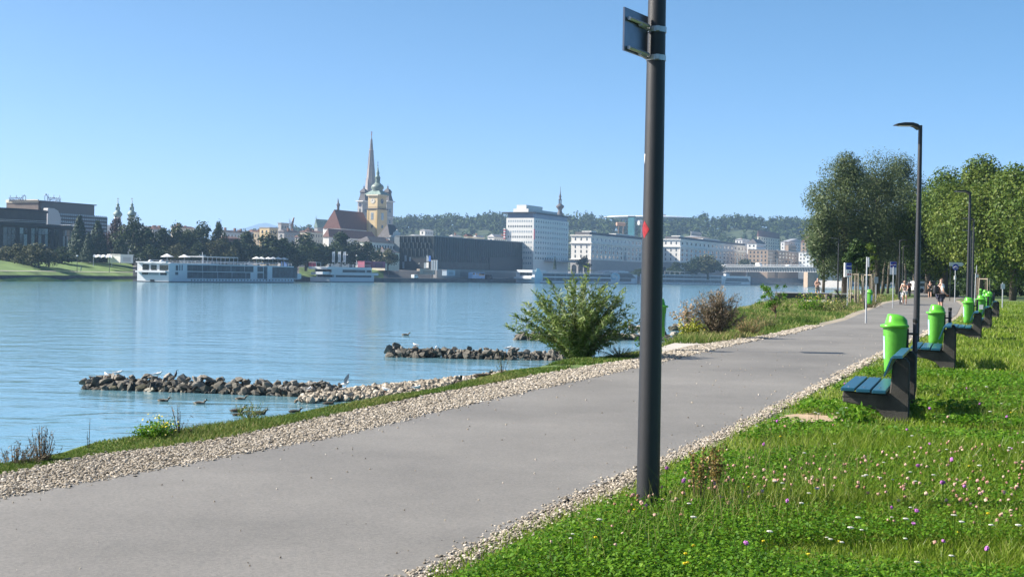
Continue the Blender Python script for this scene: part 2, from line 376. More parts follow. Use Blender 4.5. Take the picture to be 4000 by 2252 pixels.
def groyne(pts, k, smin, smax, hgt, label, group, seed, wid, taper=0.35):
    rg = random.Random(seed); P = [G(x, y, WZ) for x, y in pts]
    for i in range(k):
        u = i / (k - 1) * (len(P) - 1); j = min(int(u), len(P) - 2); f = u - j; c = P[j] * (1 - f) + P[j + 1] * f
        lev = rg.choice((0, 0, 0, 1, 1, 2)); s = rg.uniform(smin, smax) * (1 - taper * (i / k))
        if lev == 2: s *= 0.9
        yo = rg.uniform(-1, 1) * wid * (1, 0.55, 0.25)[lev]; z = WZ + (-0.02, 0.42, 0.85)[lev] * hgt + rg.uniform(-.06, .06) * hgt
        kind = 1 if (lev == 0 and rg.random() < 0.75) else (2 if rg.random() < 0.30 + 0.5 * (i / k) * (lev > 0) else 0)
        o = obj("rock", RKM[kind][rg.randrange(9)], None, (c[0] + rg.uniform(-.25, .25), c[1] + yo, z), rg.uniform(0, 6.28),
                (s * rg.uniform(.9, 1.6), s * rg.uniform(.7, 1.2), s * rg.uniform(.5, .9)))
        o.rotation_euler = (rg.uniform(-.4, .4), rg.uniform(-.4, .4), rg.uniform(0, 6.28)); tag(o, label, "rock", group)
groyne([(355, 1514), (500, 1517), (700, 1524), (900, 1532), (1150, 1541), (1250, 1545)], 180, 0.15, 0.36, 0.55, "grey broken rock of the nearest stone groyne where gulls and a cormorant stand", "rocks of the nearest groyne", 5, .75)
groyne([(1520, 1386), (1700, 1390), (1900, 1394), (2150, 1399), (2260, 1402)], 85, 0.20, 0.38, 0.50, "dark angular rock of the second stone groyne that ends behind the willow bush", "rocks of the second groyne", 6, 0.9, 0.1)
groyne([(2020, 1325), (2130, 1328), (2400, 1327), (2620, 1326), (2660, 1322)], 25, 0.3, 0.6, 0.5, "rock of the third stone groyne seen through and beside the willow bush", "rocks of the third groyne", 8, 0.9, 0.1)
groyne([(2470, 1290), (2650, 1290), (2700, 1292)], 10, 0.35, 0.7, 0.5, "rock of the farthest stone groyne just past the black lamp post", "rocks of the farthest groyne", 9, 0.8, 0.1)
# small broken stone that fills the groynes between the boulders
RV = np.array([v.co[:] for v in rk[0].vertices]); rk0 = bmesh.new(); rk0.from_mesh(rk[0]); bmesh.ops.triangulate(rk0, faces=rk0.faces); RF = np.array([[v.index for v in f.verts] for f in rk0.faces]); rk0.free()
icr = ico(1); jr = icr[0] * (1 + .22 * np.random.default_rng(2).normal(size=(len(icr[0]), 1)))
def rubble(pts, k, wid, hgt, s0, s1, seed, label):
    rg = np.random.default_rng(seed); P = np.array([G(x, y, WZ) for x, y in pts]); u = rg.random(k) * (len(P) - 1); j = np.minimum(u.astype(int), len(P) - 2); f = (u - j)[:, None]; c = P[j] * (1 - f) + P[j + 1] * f
    q = rg.uniform(-1, 1, k); c[:, 1] += q * wid; c[:, 2] = WZ - .03 + hgt * (1 - np.abs(q)) ** .7 * rg.random(k) ** .6; s_ = s0 + (s1 - s0) * rg.random(k) ** 2
    stuff(solids("groyne_rubble", (jr, icr[1]), c, s_[:, None] * np.stack([.9 + .6 * rg.random(k), .8 + .4 * rg.random(k), .5 + .3 * rg.random(k)], 1), rotz_random(rg, k), M_rock, np.clip(.15 + .5 * (c[:, 2] - WZ) / hgt + rg.normal(0, .2, k), 0, 1)), label, "rubble")
rubble([(355, 1514), (500, 1517), (700, 1524), (900, 1532), (1150, 1541), (1330, 1547)], 900, .8, .46, .06, .20, 61, "small broken stone between the boulders of the nearest groyne")
rubble([(1515, 1390), (1700, 1395), (1900, 1399), (2150, 1404), (2260, 1406)], 500, .9, .55, .08, .26, 62, "small broken stone between the boulders of the second groyne")
rubble([(2020, 1325), (2130, 1328), (2400, 1327), (2700, 1318)], 260, .9, .5, .12, .32, 63, "small broken stone of the third groyne")
# pebble spit at the root of the first groyne
rg = np.random.default_rng(21); k = 7000
u = rg.random(k) ** 0.8; c0 = G(1180, 1560, WZ); c1 = G(1830, 1500, WZ) 
cx = c0[0] + (c1[0] + 3.0 - c0[0]) * u; cy = c0[1] + (c1[1] - c0[1]) * u + rg.normal(size=k) * (0.7 + 1.0 * u)
cz = WZ + 0.06 + 0.55 * u * np.exp(-((cy - (c0[1] + (c1[1] - c0[1]) * u)) / 1.7) ** 2) + 0.05 * rg.random(k)
s_ = (0.05 + 0.14 * rg.random(k) ** 3)[:, None] * np.stack([0.8 + .5 * rg.random(k), .7 + .4 * rg.random(k), .45 + .3 * rg.random(k)], 1)
stuff(solids("pebble_spit", (icv, icf), np.stack([cx, cy, cz], 1), s_, rotz_random(rg, k), M_stone, np.clip(rg.normal(0.42, 0.25, k), 0, 1)), "grey pebble spit joining the nearest groyne to the bank", "pebbles")
mb = MB(); mb.lathe([(3.4, -0.6), (2.6, -0.05), (1.6, 0.18), (0.4, 0.25)], 24, sx=1.9, sy=0.6); o = mb.build("spit_bed", M_sand, smooth=True); o.location = ((c0[0] + c1[0]) / 2 + 1.6, (c0[1] + c1[1]) / 2, WZ - .05); struct(o)

rg = np.random.default_rng(31); k = 600; y = 6.5 * (40 / 6.5) ** rg.random(k); x = xat(PL, y) + (xat(PR, y) - xat(PL, y)) * rg.random(k); e = rg.random(k) < .55
x = np.where(e, np.where(rg.random(k) < .5, xat(PL, y) + np.abs(rg.normal(size=k)) * .22, xat(PR, y) - np.abs(rg.normal(size=k)) * .2), x); s_ = (.003 + .007 * rg.random(k) ** 2) * np.clip(y / 10, .8, 2)
stuff(solids("path_grit", (icv, icf), np.stack([x, y, np.full(k, .004)], 1), s_[:, None] * np.array([1, .8, .6]), rotz_random(rg, k), M_stone, np.clip(rg.normal(.45, .35, k), 0, 1)), "loose grit and small stones on the asphalt", "grit")

# ================================================================== STREET FURNITURE
M_anth = mat("anthracite_paint", (0.020, 0.0215, 0.025), rough=0.45, var=0.1, vs=6, bump=0.15, bs=220, spec=0.45)
M_galv = mat("galvanised_steel", (0.45, 0.46, 0.47), rough=0.4, var=0.18, vs=8, metal=0.8)
M_steelgrey = mat("grey_steel_post", (0.42, 0.44, 0.46), rough=0.5, var=0.1, vs=5, metal=0.4)
M_black = mat("black_plastic", (0.012, 0.012, 0.013), rough=0.45, var=0.1)
M_lens = mat("lamp_lens", (0.5, 0.5, 0.48), rough=0.2)
M_white = mat("white_paint", (0.75, 0.75, 0.74), rough=0.5, var=0.05)
M_red = mat("red_sticker", (0.26, 0.007, 0.010), rough=0.3, var=0.3, vs=30)
def lamp_meshes():
    h = 5.42; q = {}
    q['pole'] = MB().tube([(0, 0, -.3), (0, 0, 0), (0, 0, h * .33), (0, 0, h * .34), (0, 0, h - .02), (0, 0, h)], [.078, .078, .071, .069, .048, .046], 20).mesh("pole", M_anth, True)
    q['door'] = MB().bx(-.035, .035, .07, .082, .55, .95).mesh("door", M_anth)
    a = MB(); poly = [(-.04, h - .03), (-.10, h + .02), (-.22, h + .055), (-.42, h + .055), (-.60, h + .025), (-.66, h - .02), (-.60, h - .02), (-.26, h - .01), (-.14, h - .05), (-.04, h - .12)]
    a.prism(poly, -.13, .13); q['lamp_head'] = a.mesh("lamp_head", M_anth)
    q['lens'] = MB().bx(-.55, -.24, -.1, .1, h - .03, h - .021).mesh("lens", M_lens); return q
LQ = lamp_meshes()
def lamp(px, Y, label, rz=0.0, sc_=1.0, group="street lamps along the riverside path"):
    p = gx(px, Y); t = thing("street_lamp", label, "street lamp", (p[0], p[1], 0), rz, group); t.scale = (sc_,) * 3
    o = obj("pole", LQ['pole'], t); obj("door", LQ['door'], t)
    h = obj("lamp_head", LQ['lamp_head'], t); h.modifiers.new("bevel", 'BEVEL').width = .012; obj("lens", LQ['lens'], h); return t, o
L1, P1 = lamp(2530, 8.92, "thick dark lamp post in the foreground with red and white stickers")
lamp(3578, 33.0, "tall dark lamp post right behind the nearest green bin, its head pointing left", 0.05)
lamp(3779, 56.5, "dark lamp post left of the third green bin, shorter than the lamp nearest the bench", 0.05)
lamp(3797, 80.0, "dark lamp post close to the right of the second lamp, against the dark trees", 0.05)
lamp(3788, 98.0, "thin far lamp post between two nearer lamp posts on the right of the path", 0.05)
lamp(3272, 121.0, "dark lamp post by the side path, left of the blue signs", 0.05)
lamp(3511, 123.0, "lamp post pointing right, directly behind the woman with the bicycle", 3.1)
lamp(3525, 143.0, "second, farther lamp post with its head pointing right, left of the path", 3.1)
lamp(3535, 185.0, "third lamp post on the left side of the shaded avenue, smallest of its row", 3.1)
# stickers wrapped on the pole
def wrap(th0, th1, z0, z1, r, n=8, shape=None):
    m_ = MB(); vs = []; fs = []
    for i in range(n + 1):
        u = i / n; th = th0 + (th1 - th0) * u
        lo, hi = (z0, z1) if shape is None else shape(u)
        vs += [(r * math.cos(th), r * math.sin(th), lo), (r * math.cos(th), r * math.sin(th), hi)]
    for i in range(n): fs.append((2 * i, 2 * i + 2, 2 * i + 3, 2 * i + 1))
    return m_.add(vs, fs)
def zof(py): return D(2530, py, 8.92)[2]
za, zb = zof(862), zof(932)
dia = lambda u: ((za + zb) / 2 - (zb - za) / -2 * (1 - abs(2 * u - 1.0)), (za + zb) / 2 + (zb - za) / -2 * (1 - abs(2 * u - 1.0)))
wrap(math.pi * 0.98, math.pi * 1.36, 0, 0, .0700, 10, dia).build("sticker", M_red, P1, label="red diamond sticker")
wrap(math.pi * 0.93, math.pi * 1.12, zof(690), zof(602), .0655, 6).build("sticker", M_white, P1, label="white paper sticker")
wrap(math.pi * 1.0, math.pi * 1.07, zof(662), zof(640), .0662, 3).build("mark", M_black, bpy.data.objects["sticker.001"])
wrap(math.pi * 0.9, math.pi * 1.06, zof(1056), zof(1024), .0690, 6).build("sticker", M_white, P1, label="small white sticker")
# traffic sign seen from behind, clamped to the pole
sg = thing("traffic_sign", "small square sign seen from behind, clamped high on the foreground lamp post", "sign", (L1.location.x, L1.location.y, 0), 0)
M_alu = mat("bare_aluminium", (0.15, 0.165, 0.19), rough=0.28, var=0.15, vs=5, metal=0.9)
zt, zbm = zof(95), zof(222)
ang = math.radians(60); dx, dy = math.cos(ang), math.sin(ang)
x0 = D(2437, 140, 8.6)[0] - L1.location.x
pn = MB(); wd = .36; y0 = -.36
for (o0, o1, zz0, zz1) in ((0, .006, zbm - .02, zt + .04),):
    pn.add([(x0, y0, zz0), (x0 + wd * dx, y0 + wd * dy, zz0), (x0 + wd * dx - .012 * dy, y0 + wd * dy + .012 * dx, zz0), (x0 - .012 * dy, y0 + .012 * dx, zz0),
            (x0, y0, zz1), (x0 + wd * dx, y0 + wd * dy, zz1), (x0 + wd * dx - .012 * dy, y0 + wd * dy + .012 * dx, zz1), (x0 - .012 * dy, y0 + .012 * dx, zz1)],
           [(0, 3, 2, 1), (4, 5, 6, 7), (0, 1, 5, 4), (1, 2, 6, 5), (2, 3, 7, 6), (3, 0, 4, 7)])
pn.build("sign_plate", M_alu, sg)
for zc in (zof(118), zof(228)):
    c_ = MB(); c_.lathe([(.060, zc - .018), (.067, zc - .018), (.067, zc + .018), (.060, zc + .018)], 20); c_.bx(-.012, .012, -.09, -.06, zc - .016, zc + .016)
    cl = c_.build("clamp", M_galv, sg)
    r_ = MB(); 
    for s_ in (0.12, 0.96):
        pass
    r_.tube([(x0 + wd * .1 * dx + .012, y0 + wd * .1 * dy - .01, zc + .012), (x0 + wd * .95 * dx + .012, y0 + wd * .95 * dy - .01, zc + .012)], .013, 6)
    r_.tube([(x0 + wd * .55 * dx + .015, y0 + wd * .55 * dy - .01, zc), (-.06, -.01, zc)], .014, 6)
    r_.build("bracket", M_galv, sg)

# litter bins: green body, hooded lid, post with straps
M_green = mat("green_plastic", (0.085, 0.33, 0.032), rough=0.42, var=0.14, vs=9, bump=0.08, bs=90)
M_greenlid = mat("green_lid", (0.10, 0.40, 0.035), rough=0.33, var=0.05, vs=5)
M_label = mat("bin_label", (0.35, 0.62, 0.75), rough=0.5, var=0.5, vs=14)
def bin_meshes():
    q = {}
    b_ = MB(); n = 28
    def ring(z, rx, ry, cx): return [(cx + rx * math.copysign(abs(math.cos(t)) ** .75, math.cos(t)), ry * math.copysign(abs(math.sin(t)) ** .75, math.sin(t)), z) for t in np.linspace(0, 2 * math.pi, n, endpoint=False)]
    R = [ring(.42, .10, .09, -.02), ring(.44, .125, .115, -.01), ring(.52, .14, .13, 0), ring(.80, .15, .145, 0), ring(1.06, .16, .155, 0)]
    for r in R: b_.v += r
    for i in range(len(R) - 1):
        for k in range(n): b_.f.append((i * n + k, i * n + (k + 1) % n, (i + 1) * n + (k + 1) % n, (i + 1) * n + k))
    b_.f.append(tuple(range(n - 1, -1, -1))); q['body'] = b_.mesh("body", M_green, True)
    l_ = MB(); R = [ring(1.05, .185, .18, -.01), ring(1.085, .19, .185, -.01), ring(1.095, .175, .17, -.005), ring(1.10, .15, .15, .012), ring(1.16, .14, .14, .016), ring(1.21, .11, .115, .0), ring(1.235, .07, .08, -.035), ring(1.24, .02, .03, -.06)]
    for r in R: l_.v += r
    for i in range(len(R) - 1):
        for k in range(n): l_.f.append((i * n + k, i * n + (k + 1) % n, (i + 1) * n + (k + 1) % n, (i + 1) * n + k))
    l_.f.append(tuple(range(n - 1, -1, -1))); l_.f.append(tuple(range((len(R) - 1) * n, len(R) * n))); q['lid'] = l_.mesh("lid", M_greenlid, True)
    q['post'] = MB().tube([(.27, 0, -.3), (.27, 0, 1.17)], .033, 14).mesh("post", M_anth, True)
    q['cap'] = MB().lathe([(.036, 1.13), (.038, 1.135), (.038, 1.175), (.03, 1.18)], 14, cx=.27).mesh("cap", M_black)
    s_ = MB()
    for z in (.72, .97): s_.bx(.13, .30, -.04, .04, z - .014, z + .014)
    s_.bx(.148, .172, -.07, .07, .66, 1.04); q['bracket'] = s_.mesh("bracket", M_black)
    lb = MB(); th = np.linspace(.72 * math.pi, 1.09 * math.pi, 9)
    sq = lambda rx, ry, cx, a: (cx + rx * math.copysign(abs(math.cos(a)) ** .75, math.cos(a)), ry * math.copysign(abs(math.sin(a)) ** .75, math.sin(a)))
    for a in th:
        lb.v += [(*sq(.1455, .1365, 0, a), .62), (*sq(.1565, .1505, 0, a), .93)]
    lb.f = [(2 * k, 2 * k + 2, 2 * k + 3, 2 * k + 1) for k in range(8)]; q['label'] = lb.mesh("sticker", M_label)
    return q
BQ = bin_meshes()
BIN_ROT = math.radians(0)
def litter_bin(px, Y, label, rz=BIN_ROT, group="green litter bins along the path", sc_=1.0):
    p = gx(px, Y); t = thing("litter_bin", label, "litter bin", (p[0], p[1], -.13), rz, group); t.scale = (sc_,) * 3
    b_ = obj("body", BQ['body'], t); l_ = obj("lid", BQ['lid'], t); p_ = obj("post", BQ['post'], t); obj("cap", BQ['cap'], p_); obj("bracket", BQ['bracket'], t); obj("sticker", BQ['label'], b_); return t
litter_bin(3492, 18.5, "nearest green litter bin, behind the concrete bench end in the foreground", -.1)
litter_bin(3654, 27.2, "second green litter bin, hanging above the seat of the second bench", -.1)
litter_bin(3781, 42.5, "third green litter bin, just below the dark lamp post on the right", -.1)
litter_bin(3829, 51.0, "green litter bin with a white sticker on its front, fourth in the row", -.1)
litter_bin(3856, 64.0, "green litter bin partly hidden behind the one with the white sticker", -.1)
litter_bin(3864, 78.0, "green litter bin at the right end of the far cluster of bins", -.1)
litter_bin(3847, 95.0, "small far green litter bin between two other bin lids", -.1)
litter_bin(3829, 118.0, "smallest farthest green litter bin at the left of the far cluster", -.1)
litter_bin(3396, 75.0, "green litter bin standing in the grass left of the path near the thin grey pole", 2.6)
litter_bin(2570, 28.6, "green litter bin at the water side, mostly hidden by the foreground lamp post", 3.3)
wl = bpy.data.objects  # white notice on the fourth bin
MB().add([(-.10, -.150, .70), (.06, -.158, .70), (.06, -.160, .88), (-.10, -.153, .88)], [(0, 1, 2, 3)]).build("notice", M_white, [o for o in bpy.data.objects if o.name.startswith("litter_bin") and "white sticker on" in o["label"]][0])

# benches: concrete cheeks, three seat boards, one back board
M_bconc = mat("weathered_concrete", (0.05, 0.047, 0.042), rough=0.95, var=0.45, vs=5, bump=0.35, bs=140)
M_board = mat("green_bench_board", (0.010, 0.070, 0.12), rough=0.3, var=0.15, vs=3, bump=0.0, bs=40, spec=0.6)
M_bolt = mat("bolt", (0.5, 0.5, 0.5), rough=0.3, metal=1.0)
def bench_meshes(LEN=1.75):
    q = {}
    c_ = MB(); poly = [(-.52, .20), (-.52, .325), (.0, .30), (.02, .34), (.045, .66), (.10, .74), (.20, .74), (.235, .68), (.24, .30), (.235, -.3), (-.02, -.3), (-.02, .02), (-.10, .10), (-.24, .155)]
    c_.prism(poly, -.075, .075, 'xz'); q['support'] = c_.mesh("support", M_bconc)
    c2 = MB(); c2.bx(-.53, .0, -.078, .078, .262, .268); q['groove'] = c2.mesh("joint", M_black)
    for i in range(3):
        x = -.535 + i * .178; z = .335 - i * .008
        b_ = MB(); b_.bx(x, x + .160, -.16, LEN + .16, z - .0, z + .042); q['board%d' % i] = b_.mesh("seat_board", M_board)
    b_ = MB(); b_.prism([(-.055, .53), (-.035, .525), (.045, .735), (.025, .745)], -.16, LEN + .16, 'xz'); q['back'] = b_.mesh("back_board", M_board)
    k_ = MB(); k_.prism([(.045, .74), (.05, .77), (.16, .775), (.16, .742)], -.16, LEN + .16, 'xz'); q['top'] = k_.mesh("top_board", M_board)
    d_ = MB()
    for i in range(3):
        for y in (0, LEN): d_.lathe([(.014, .376), (.014, .383), (.006, .387)], 8, cx=-.455 + i * .178, cy=y)
    q['bolts'] = d_.mesh("bolt", M_bolt); return q, LEN
KQ, BL = bench_meshes()
def bench(px, Y, label, rz, sc_=1.0):
    p = gx(px, Y); t = thing("park_bench", label, "bench", (p[0], p[1], 0), rz, "concrete benches along the path"); t.scale = (sc_,) * 3
    for y in (0, BL):
        s_ = obj("support", KQ['support'], t, (0, y, 0)); s_.modifiers.new("bevel", 'BEVEL').width = .012; obj("joint", KQ['groove'], s_)
    for i in range(3): 
        b_ = obj("seat_board", KQ['board%d' % i], t); b_.modifiers.new("bevel", 'BEVEL').width = .006
    b_ = obj("back_board", KQ['back'], t); obj("top_board", KQ['top'], t); obj("bolt", KQ['bolts'], t); return t
bench(3468, 15.0, "nearest concrete bench with blue-green boards, beside the first green bin", math.radians(-19), .95)
bench(3676, 24.4, "second concrete bench from the front, under the second green bin", math.radians(-19))
bench(3795, 36.5, "third concrete bench, its seat reaching left below the third green bin", math.radians(-20))
bench(3840, 45.0, "fourth concrete bench, standing below the bin with the white sticker", math.radians(-21))
bench(3875, 60.0, "farthest concrete bench at the right end of the row of bins", math.radians(-22))

# signs by the path
M_blue = mat("blue_sign_face", (0.01, 0.035, 0.28), rough=0.35, var=0.1)
M_paleplate = mat("pale_plate", (0.55, 0.58, 0.62), rough=0.45, var=0.12, vs=6)
M_greybk = mat("sign_back", (0.35, 0.37, 0.39), rough=0.4, var=0.1, metal=0.5)
def sgn(name, px, Y, label, cat="sign"):
    p = gx(px, Y); return thing(name, label, cat, (p[0], p[1], 0)), p
def zz(px, py, Y): return D(px, py, Y)[2]
t_, p = sgn("information_sign", 3310, 78, "blue and white information sign on a grey post beside the staked tree and pontoon", )
MB().tube([(0, .03, -.2), (0, .03, zz(3310, 1026, 78))], .035, 8).build("post", M_steelgrey, t_)
a = MB(); zt, zm, zb = zz(3310, 1026, 78), zz(3310, 1052, 78), zz(3310, 1081, 78)
MB().bx(-.10, .20, -.02, .01, zm, zt).build("blue_panel", M_blue, t_); MB().bx(-.09, .19, -.026, -.021, zm + .17, zm + .21).build("white_stripe", M_white, t_)
w_ = MB().bx(-.10, .20, -.02, .01, zb, zm - .004).build("rules_panel", M_white, t_)
MB().lathe([(.055, -.004), (.055, .004)], 16).build("prohibition_disc", mat("red_ring", (0.45, 0.12, 0.12), rough=.5), w_).matrix_local = Matrix.Translation((.0, -.026, zb + .15)) @ Matrix.Rotation(math.pi / 2, 4, 'X')
MB().lathe([(.055, -.004), (.055, .004)], 16).build("prohibition_disc", bpy.data.materials["red_ring"], w_).matrix_local = Matrix.Translation((.13, -.026, zb + .15)) @ Matrix.Rotation(math.pi / 2, 4, 'X')
MB().prism([(.06, zb + .27), (.17, zb + .27), (.08, zb + .37)], -.027, -.021).build("pictogram", M_black, w_)
MB().bx(-.19, -.12, .02, .24, zb, zt).build("second_panel", M_white, t_)
t_, p = sgn("information_sign", 3487, 80, "blue sign over a pale plate, left of the woman with the bicycle")
zt, zm, zb = zz(3487, 1021, 80), zz(3487, 1044, 80), zz(3487, 1072, 80)
MB().tube([(0, .0, -.2), (0, .0, zt - .3)], .03, 8).build("post", M_steelgrey, t_)
MB().bx(-.19, .19, .035, .055, zb, zt).build("sign_plate", M_paleplate, t_); MB().bx(-.185, .185, .028, .034, zm, zt - .01).build("blue_panel", M_blue, t_)
MB().bx(-.16, .16, .020, .027, zm + .14, zm + .18).build("white_stripe", M_white, t_)
a = MB(); a.add([(-.16, .019, zm + .06), (.12, .019, zm + .30), (.16, .019, zm + .30), (-.12, .019, zm + .06)], [(0, 1, 2, 3)]).build("red_stripe", M_red, t_)
t_, p = sgn("pole", 3382, 50, "thin pale grey pole with a narrow box at its top, standing at the gravel edge", "pole")
zt = zz(3384, 1003, 50); MB().tube([(0, 0, -.2), (0, 0, zt)], [.032, .030], 10).build("post", M_steelgrey, t_); MB().bx(.03, .085, -.05, .05, zz(3384, 1042, 50), zt - .02).build("box", M_paleplate, t_, bevel=.008)
t_, p = sgn("cycle_path_sign", 3730, 110, "round blue cycle path sign on a post before the dark trees")
zc = zz(3732, 1043, 110); MB().tube([(0, .04, -.2), (0, .04, zc + .1)], .035, 8).build("post", M_steelgrey, t_)
dsc = MB().lathe([(.26, -.012), (.26, .012)], 28).build("disc", M_blue, t_); dsc.matrix_local = Matrix.Translation((0, 0, zc)) @ Matrix.Rotation(math.pi / 2, 4, 'X')
pic = MB()
for xx in (-.11, .11):
    pic.tube([(xx + .07 * math.cos(q), -.02, zc - .05 + .07 * math.sin(q)) for q in np.linspace(0, 2 * math.pi, 13)], .014, 5)
pic.tube([(-.11, -.02, zc - .05), (-.03, -.02, zc + .08), (.08, -.02, zc + .08), (.11, -.02, zc - .05)], .014, 5); pic.build("bicycle_symbol", M_white, t_)
MB().bx(-.09, .06, -.03, .06, zz(3730, 1092, 110), zz(3730, 1077, 110)).build("small_plate", M_white, t_)
t_, p = sgn("direction_sign", 3712, 116, "pale arrow shaped direction board on a dark post behind the round blue sign")
z0, z1 = zz(3732, 1039, 116), zz(3732, 1024, 116)
MB().tube([(-.03, .05, -.2), (-.03, .05, z1)], .035, 8).build("post", M_anth, t_)
MB().prism([(-.15, z0), (.95, z0), (1.12, (z0 + z1) / 2), (.95, z1), (-.15, z1)], -.02, .0).build("arrow_board", mat("arrow_board", (0.45, 0.5, 0.48), rough=.5), t_)
t_, p = sgn("small_sign", 3916, 88, "small pale square sign on a low post in the lawn right of the bins")
MB().tube([(0, .03, -.2), (0, .03, zz(3916, 1104, 88))], .04, 8).build("post", M_steelgrey, t_); MB().bx(-.13, .13, -.02, .0, zz(3916, 1128, 88), zz(3916, 1108, 88)).build("plate", M_paleplate, t_)
t_, p = sgn("round_sign", 3808, 92, "sign seen edge-on on a thin grey pole right of the far lamp posts")
MB().tube([(-.02, 0, -.2), (.02, 0, zz(3808, 1066, 92))], .035, 8).build("post", M_steelgrey, t_)
s_ = MB().lathe([(.30, -.01), (.30, .01)], 20).build("disc", M_greybk, t_); s_.matrix_local = Matrix.Translation((.06, 0, zz(3808, 1052, 92))) @ Matrix.Rotation(math.radians(75), 4, 'Z') @ Matrix.Rotation(math.pi / 2, 4, 'X')
MB().bx(.06, .2, -.03, .03, zz(3808, 1083, 92), zz(3808, 1072, 92)).build("plate", M_paleplate, t_)
t_, p = sgn("mooring_post", 3421, 95, "thin low grey sign post in the grass left of the avenue", "post")
MB().tube([(0, 0, -.2), (0, 0, 1.9)], .03, 8).build("post", M_steelgrey, t_); MB().bx(-.14, .14, -.03, .0, 1.45, 1.9).build("plate", M_greybk, t_)
t_, p = sgn("traffic_sign", 2547, 28.9, "sign post hidden behind the foreground lamp post, plate turned edge-on")
MB().tube([(0, 0, -.2), (0, 0, 3.0)], .03, 8).build("post", M_steelgrey, t_); MB().bx(-.012, .012, -.25, .3, 2.35, 3.0).build("plate", M_greybk, t_)

# pontoon landing with railings, stone blocks, far landing stage
M_pont = mat("pontoon_deck", (0.22, 0.21, 0.19), rough=0.85, var=0.2, vs=1.5)
M_rail = mat("painted_railing", (0.6, 0.62, 0.65), rough=0.4)
pt = thing("landing_pontoon", "grey landing pontoon with white tube railings in the river by the side path", "pontoon", tuple(G(3110, 1160, -1.5)))
pt.location = (*gx(3020, 128)[:2], 0); pt.rotation_euler = (0, 0, math.radians(10))
MB().bx(0, 7.5, -1.2, 3, -1.35, -.75).build("deck", M_pont, pt); MB().bx(.3, 7.2, -.9, 2.7, -3.4, -1.36).build("float", mat("dark_hull", (.03, .03, .035), rough=.6), pt)
for yy in (-1.1, 2.9):
    r_ = MB()
    for zz_ in (.35, -.05, -.4): r_.tube([(0.1, yy, zz_), (7.4, yy, zz_)], .045, 6)
    for xx in np.linspace(.1, 7.4, 5): r_.tube([(xx, yy, -.75), (xx, yy, .35)], .04, 6)
    r_.build("railing", M_rail, pt)
ps = thing("landing_stage", "long grey landing stage with two white rails behind the shirtless man", "pontoon", (*gx(3200, 160)[:2], 0), math.radians(14))
MB().bx(-2, 5, -1, 3, -1.6, -.6).build("deck", M_pont, ps)
r_ = MB()
for zz_ in (.55, .0): r_.tube([(-2, -.9, zz_), (5, -.9, zz_)], .06, 6)
for xx in np.linspace(-2, 5, 5): r_.tube([(xx, -.9, -.6), (xx, -.9, .55)], .05, 6)
r_.build("railing", M_rail, ps)
M_dkst = mat("dark_stone_block", (0.06, 0.055, 0.05), rough=0.9, var=0.3, vs=3, bump=.4, bs=20)
for (px, Y, wd, lab) in ((3118, 108, 3.6, "long dark stone block at the water edge left of the shirtless man"), (3200, 112, 2.0, "dark stone block right behind the shirtless man"), (3262, 104, 1.5, "dark stone block just left of the lamp by the side path"), (3297, 103, 1.7, "dark stone block right of the lamp by the side path")):
    p = gx(px, Y); t_ = MB().bx(-wd / 2, wd / 2, -.4, .4, -.25, .52).build("stone_block", M_dkst, bevel=.04); t_.location = (p[0], p[1], 0); tag(t_, lab, "stone block", "dark stone blocks by the promenade")

# ================================================================== FAR BANK
ZL = 4.0
M_fgrass = mat("far_grass", (0.07, 0.14, 0.025), rough=0.95, var=0.4, vs=.12, col2=(0.12, 0.19, 0.045))
M_quay = mat("quay_stone", (0.10, 0.10, 0.10), rough=0.9, var=0.3, vs=.3)
M_town = mat("town_ground", (0.16, 0.15, 0.14), rough=0.95, var=0.2, vs=.05)
cols = [-1600, -900, -400, 0, 250, 430, 520, 560, 800, 1140, 1170, 1300, 1420, 1500, 1560, 1800, 2100, 2500, 2900, 3100, 3400, 3900]
def zrow(off, px):
    grass = px <= 520; lawn = 1160 <= px <= 1430
    L = {0: -4.2, .6: -3.1 if grass else -.95, 6: -1.3 if grass else -.93, 14: 0.0 if grass else -.9, 26: .5 if grass else (.6 if lawn else -.9), 40: 1.9 if grass else 3.2, 62: 3.7, 110: ZL, 300: 5, 700: 8, 1100: 14}
    return L[off]
mb = MB(); offs = [0, .6, 6, 14, 26, 40, 62, 110, 300, 700, 1100]; fm = []
for off in offs:
    for px in cols:
        Y = bankY(px) + off; p = D(px, 1000, Y); mb.v.append((p[0], p[1], zrow(off, px)))
nc = len(cols)
for i in range(len(offs) - 1):
    for k in range(nc - 1):
        mb.f.append((i * nc + k, i * nc + k + 1, (i + 1) * nc + k + 1, (i + 1) * nc + k)); g = cols[k + 1] <= 520 or (1160 <= cols[k] < 1430 and offs[i] >= 14)
        fm.append(0 if (g and offs[i] < 110 and (cols[k + 1] > 520 or offs[i] >= 0.6)) else (1 if offs[i] < 40 else 2))
o = mb.build("far_bank", M_fgrass, smooth=False); o.data.materials.append(M_quay); o.data.materials.append(M_town); struct(o)
for p_, k in zip(o.data.polygons, fm): p_.material_index = k
M_bankst = mat("bank_riprap", (0.05, 0.05, 0.045), rough=0.95, var=0.5, vs=.5, bump=.8, bs=2)
A_ = [D(px, 1000, bankY(px) - .3)[:2] for px in (-400, 0, 150, 300, 430, 545)]; B_ = [D(px, 1000, bankY(px) + 5.5)[:2] for px in (-400, 0, 150, 300, 430, 545)]
mb = MB(); mb.add([(a[0], a[1], -3.9) for a in A_] + [(b_[0], b_[1], -1.1) for b_ in B_], [(i, i + 1, i + 7, i + 6) for i in range(5)]); struct(mb.build("bank_riprap", M_bankst))
A_ = [D(px, 1000, bankY(px) + 15)[:2] for px in (-400, 0, 250, 430, 545)]; B_ = [D(px, 1000, bankY(px) + 17.5)[:2] for px in (-400, 0, 250, 430, 545)]
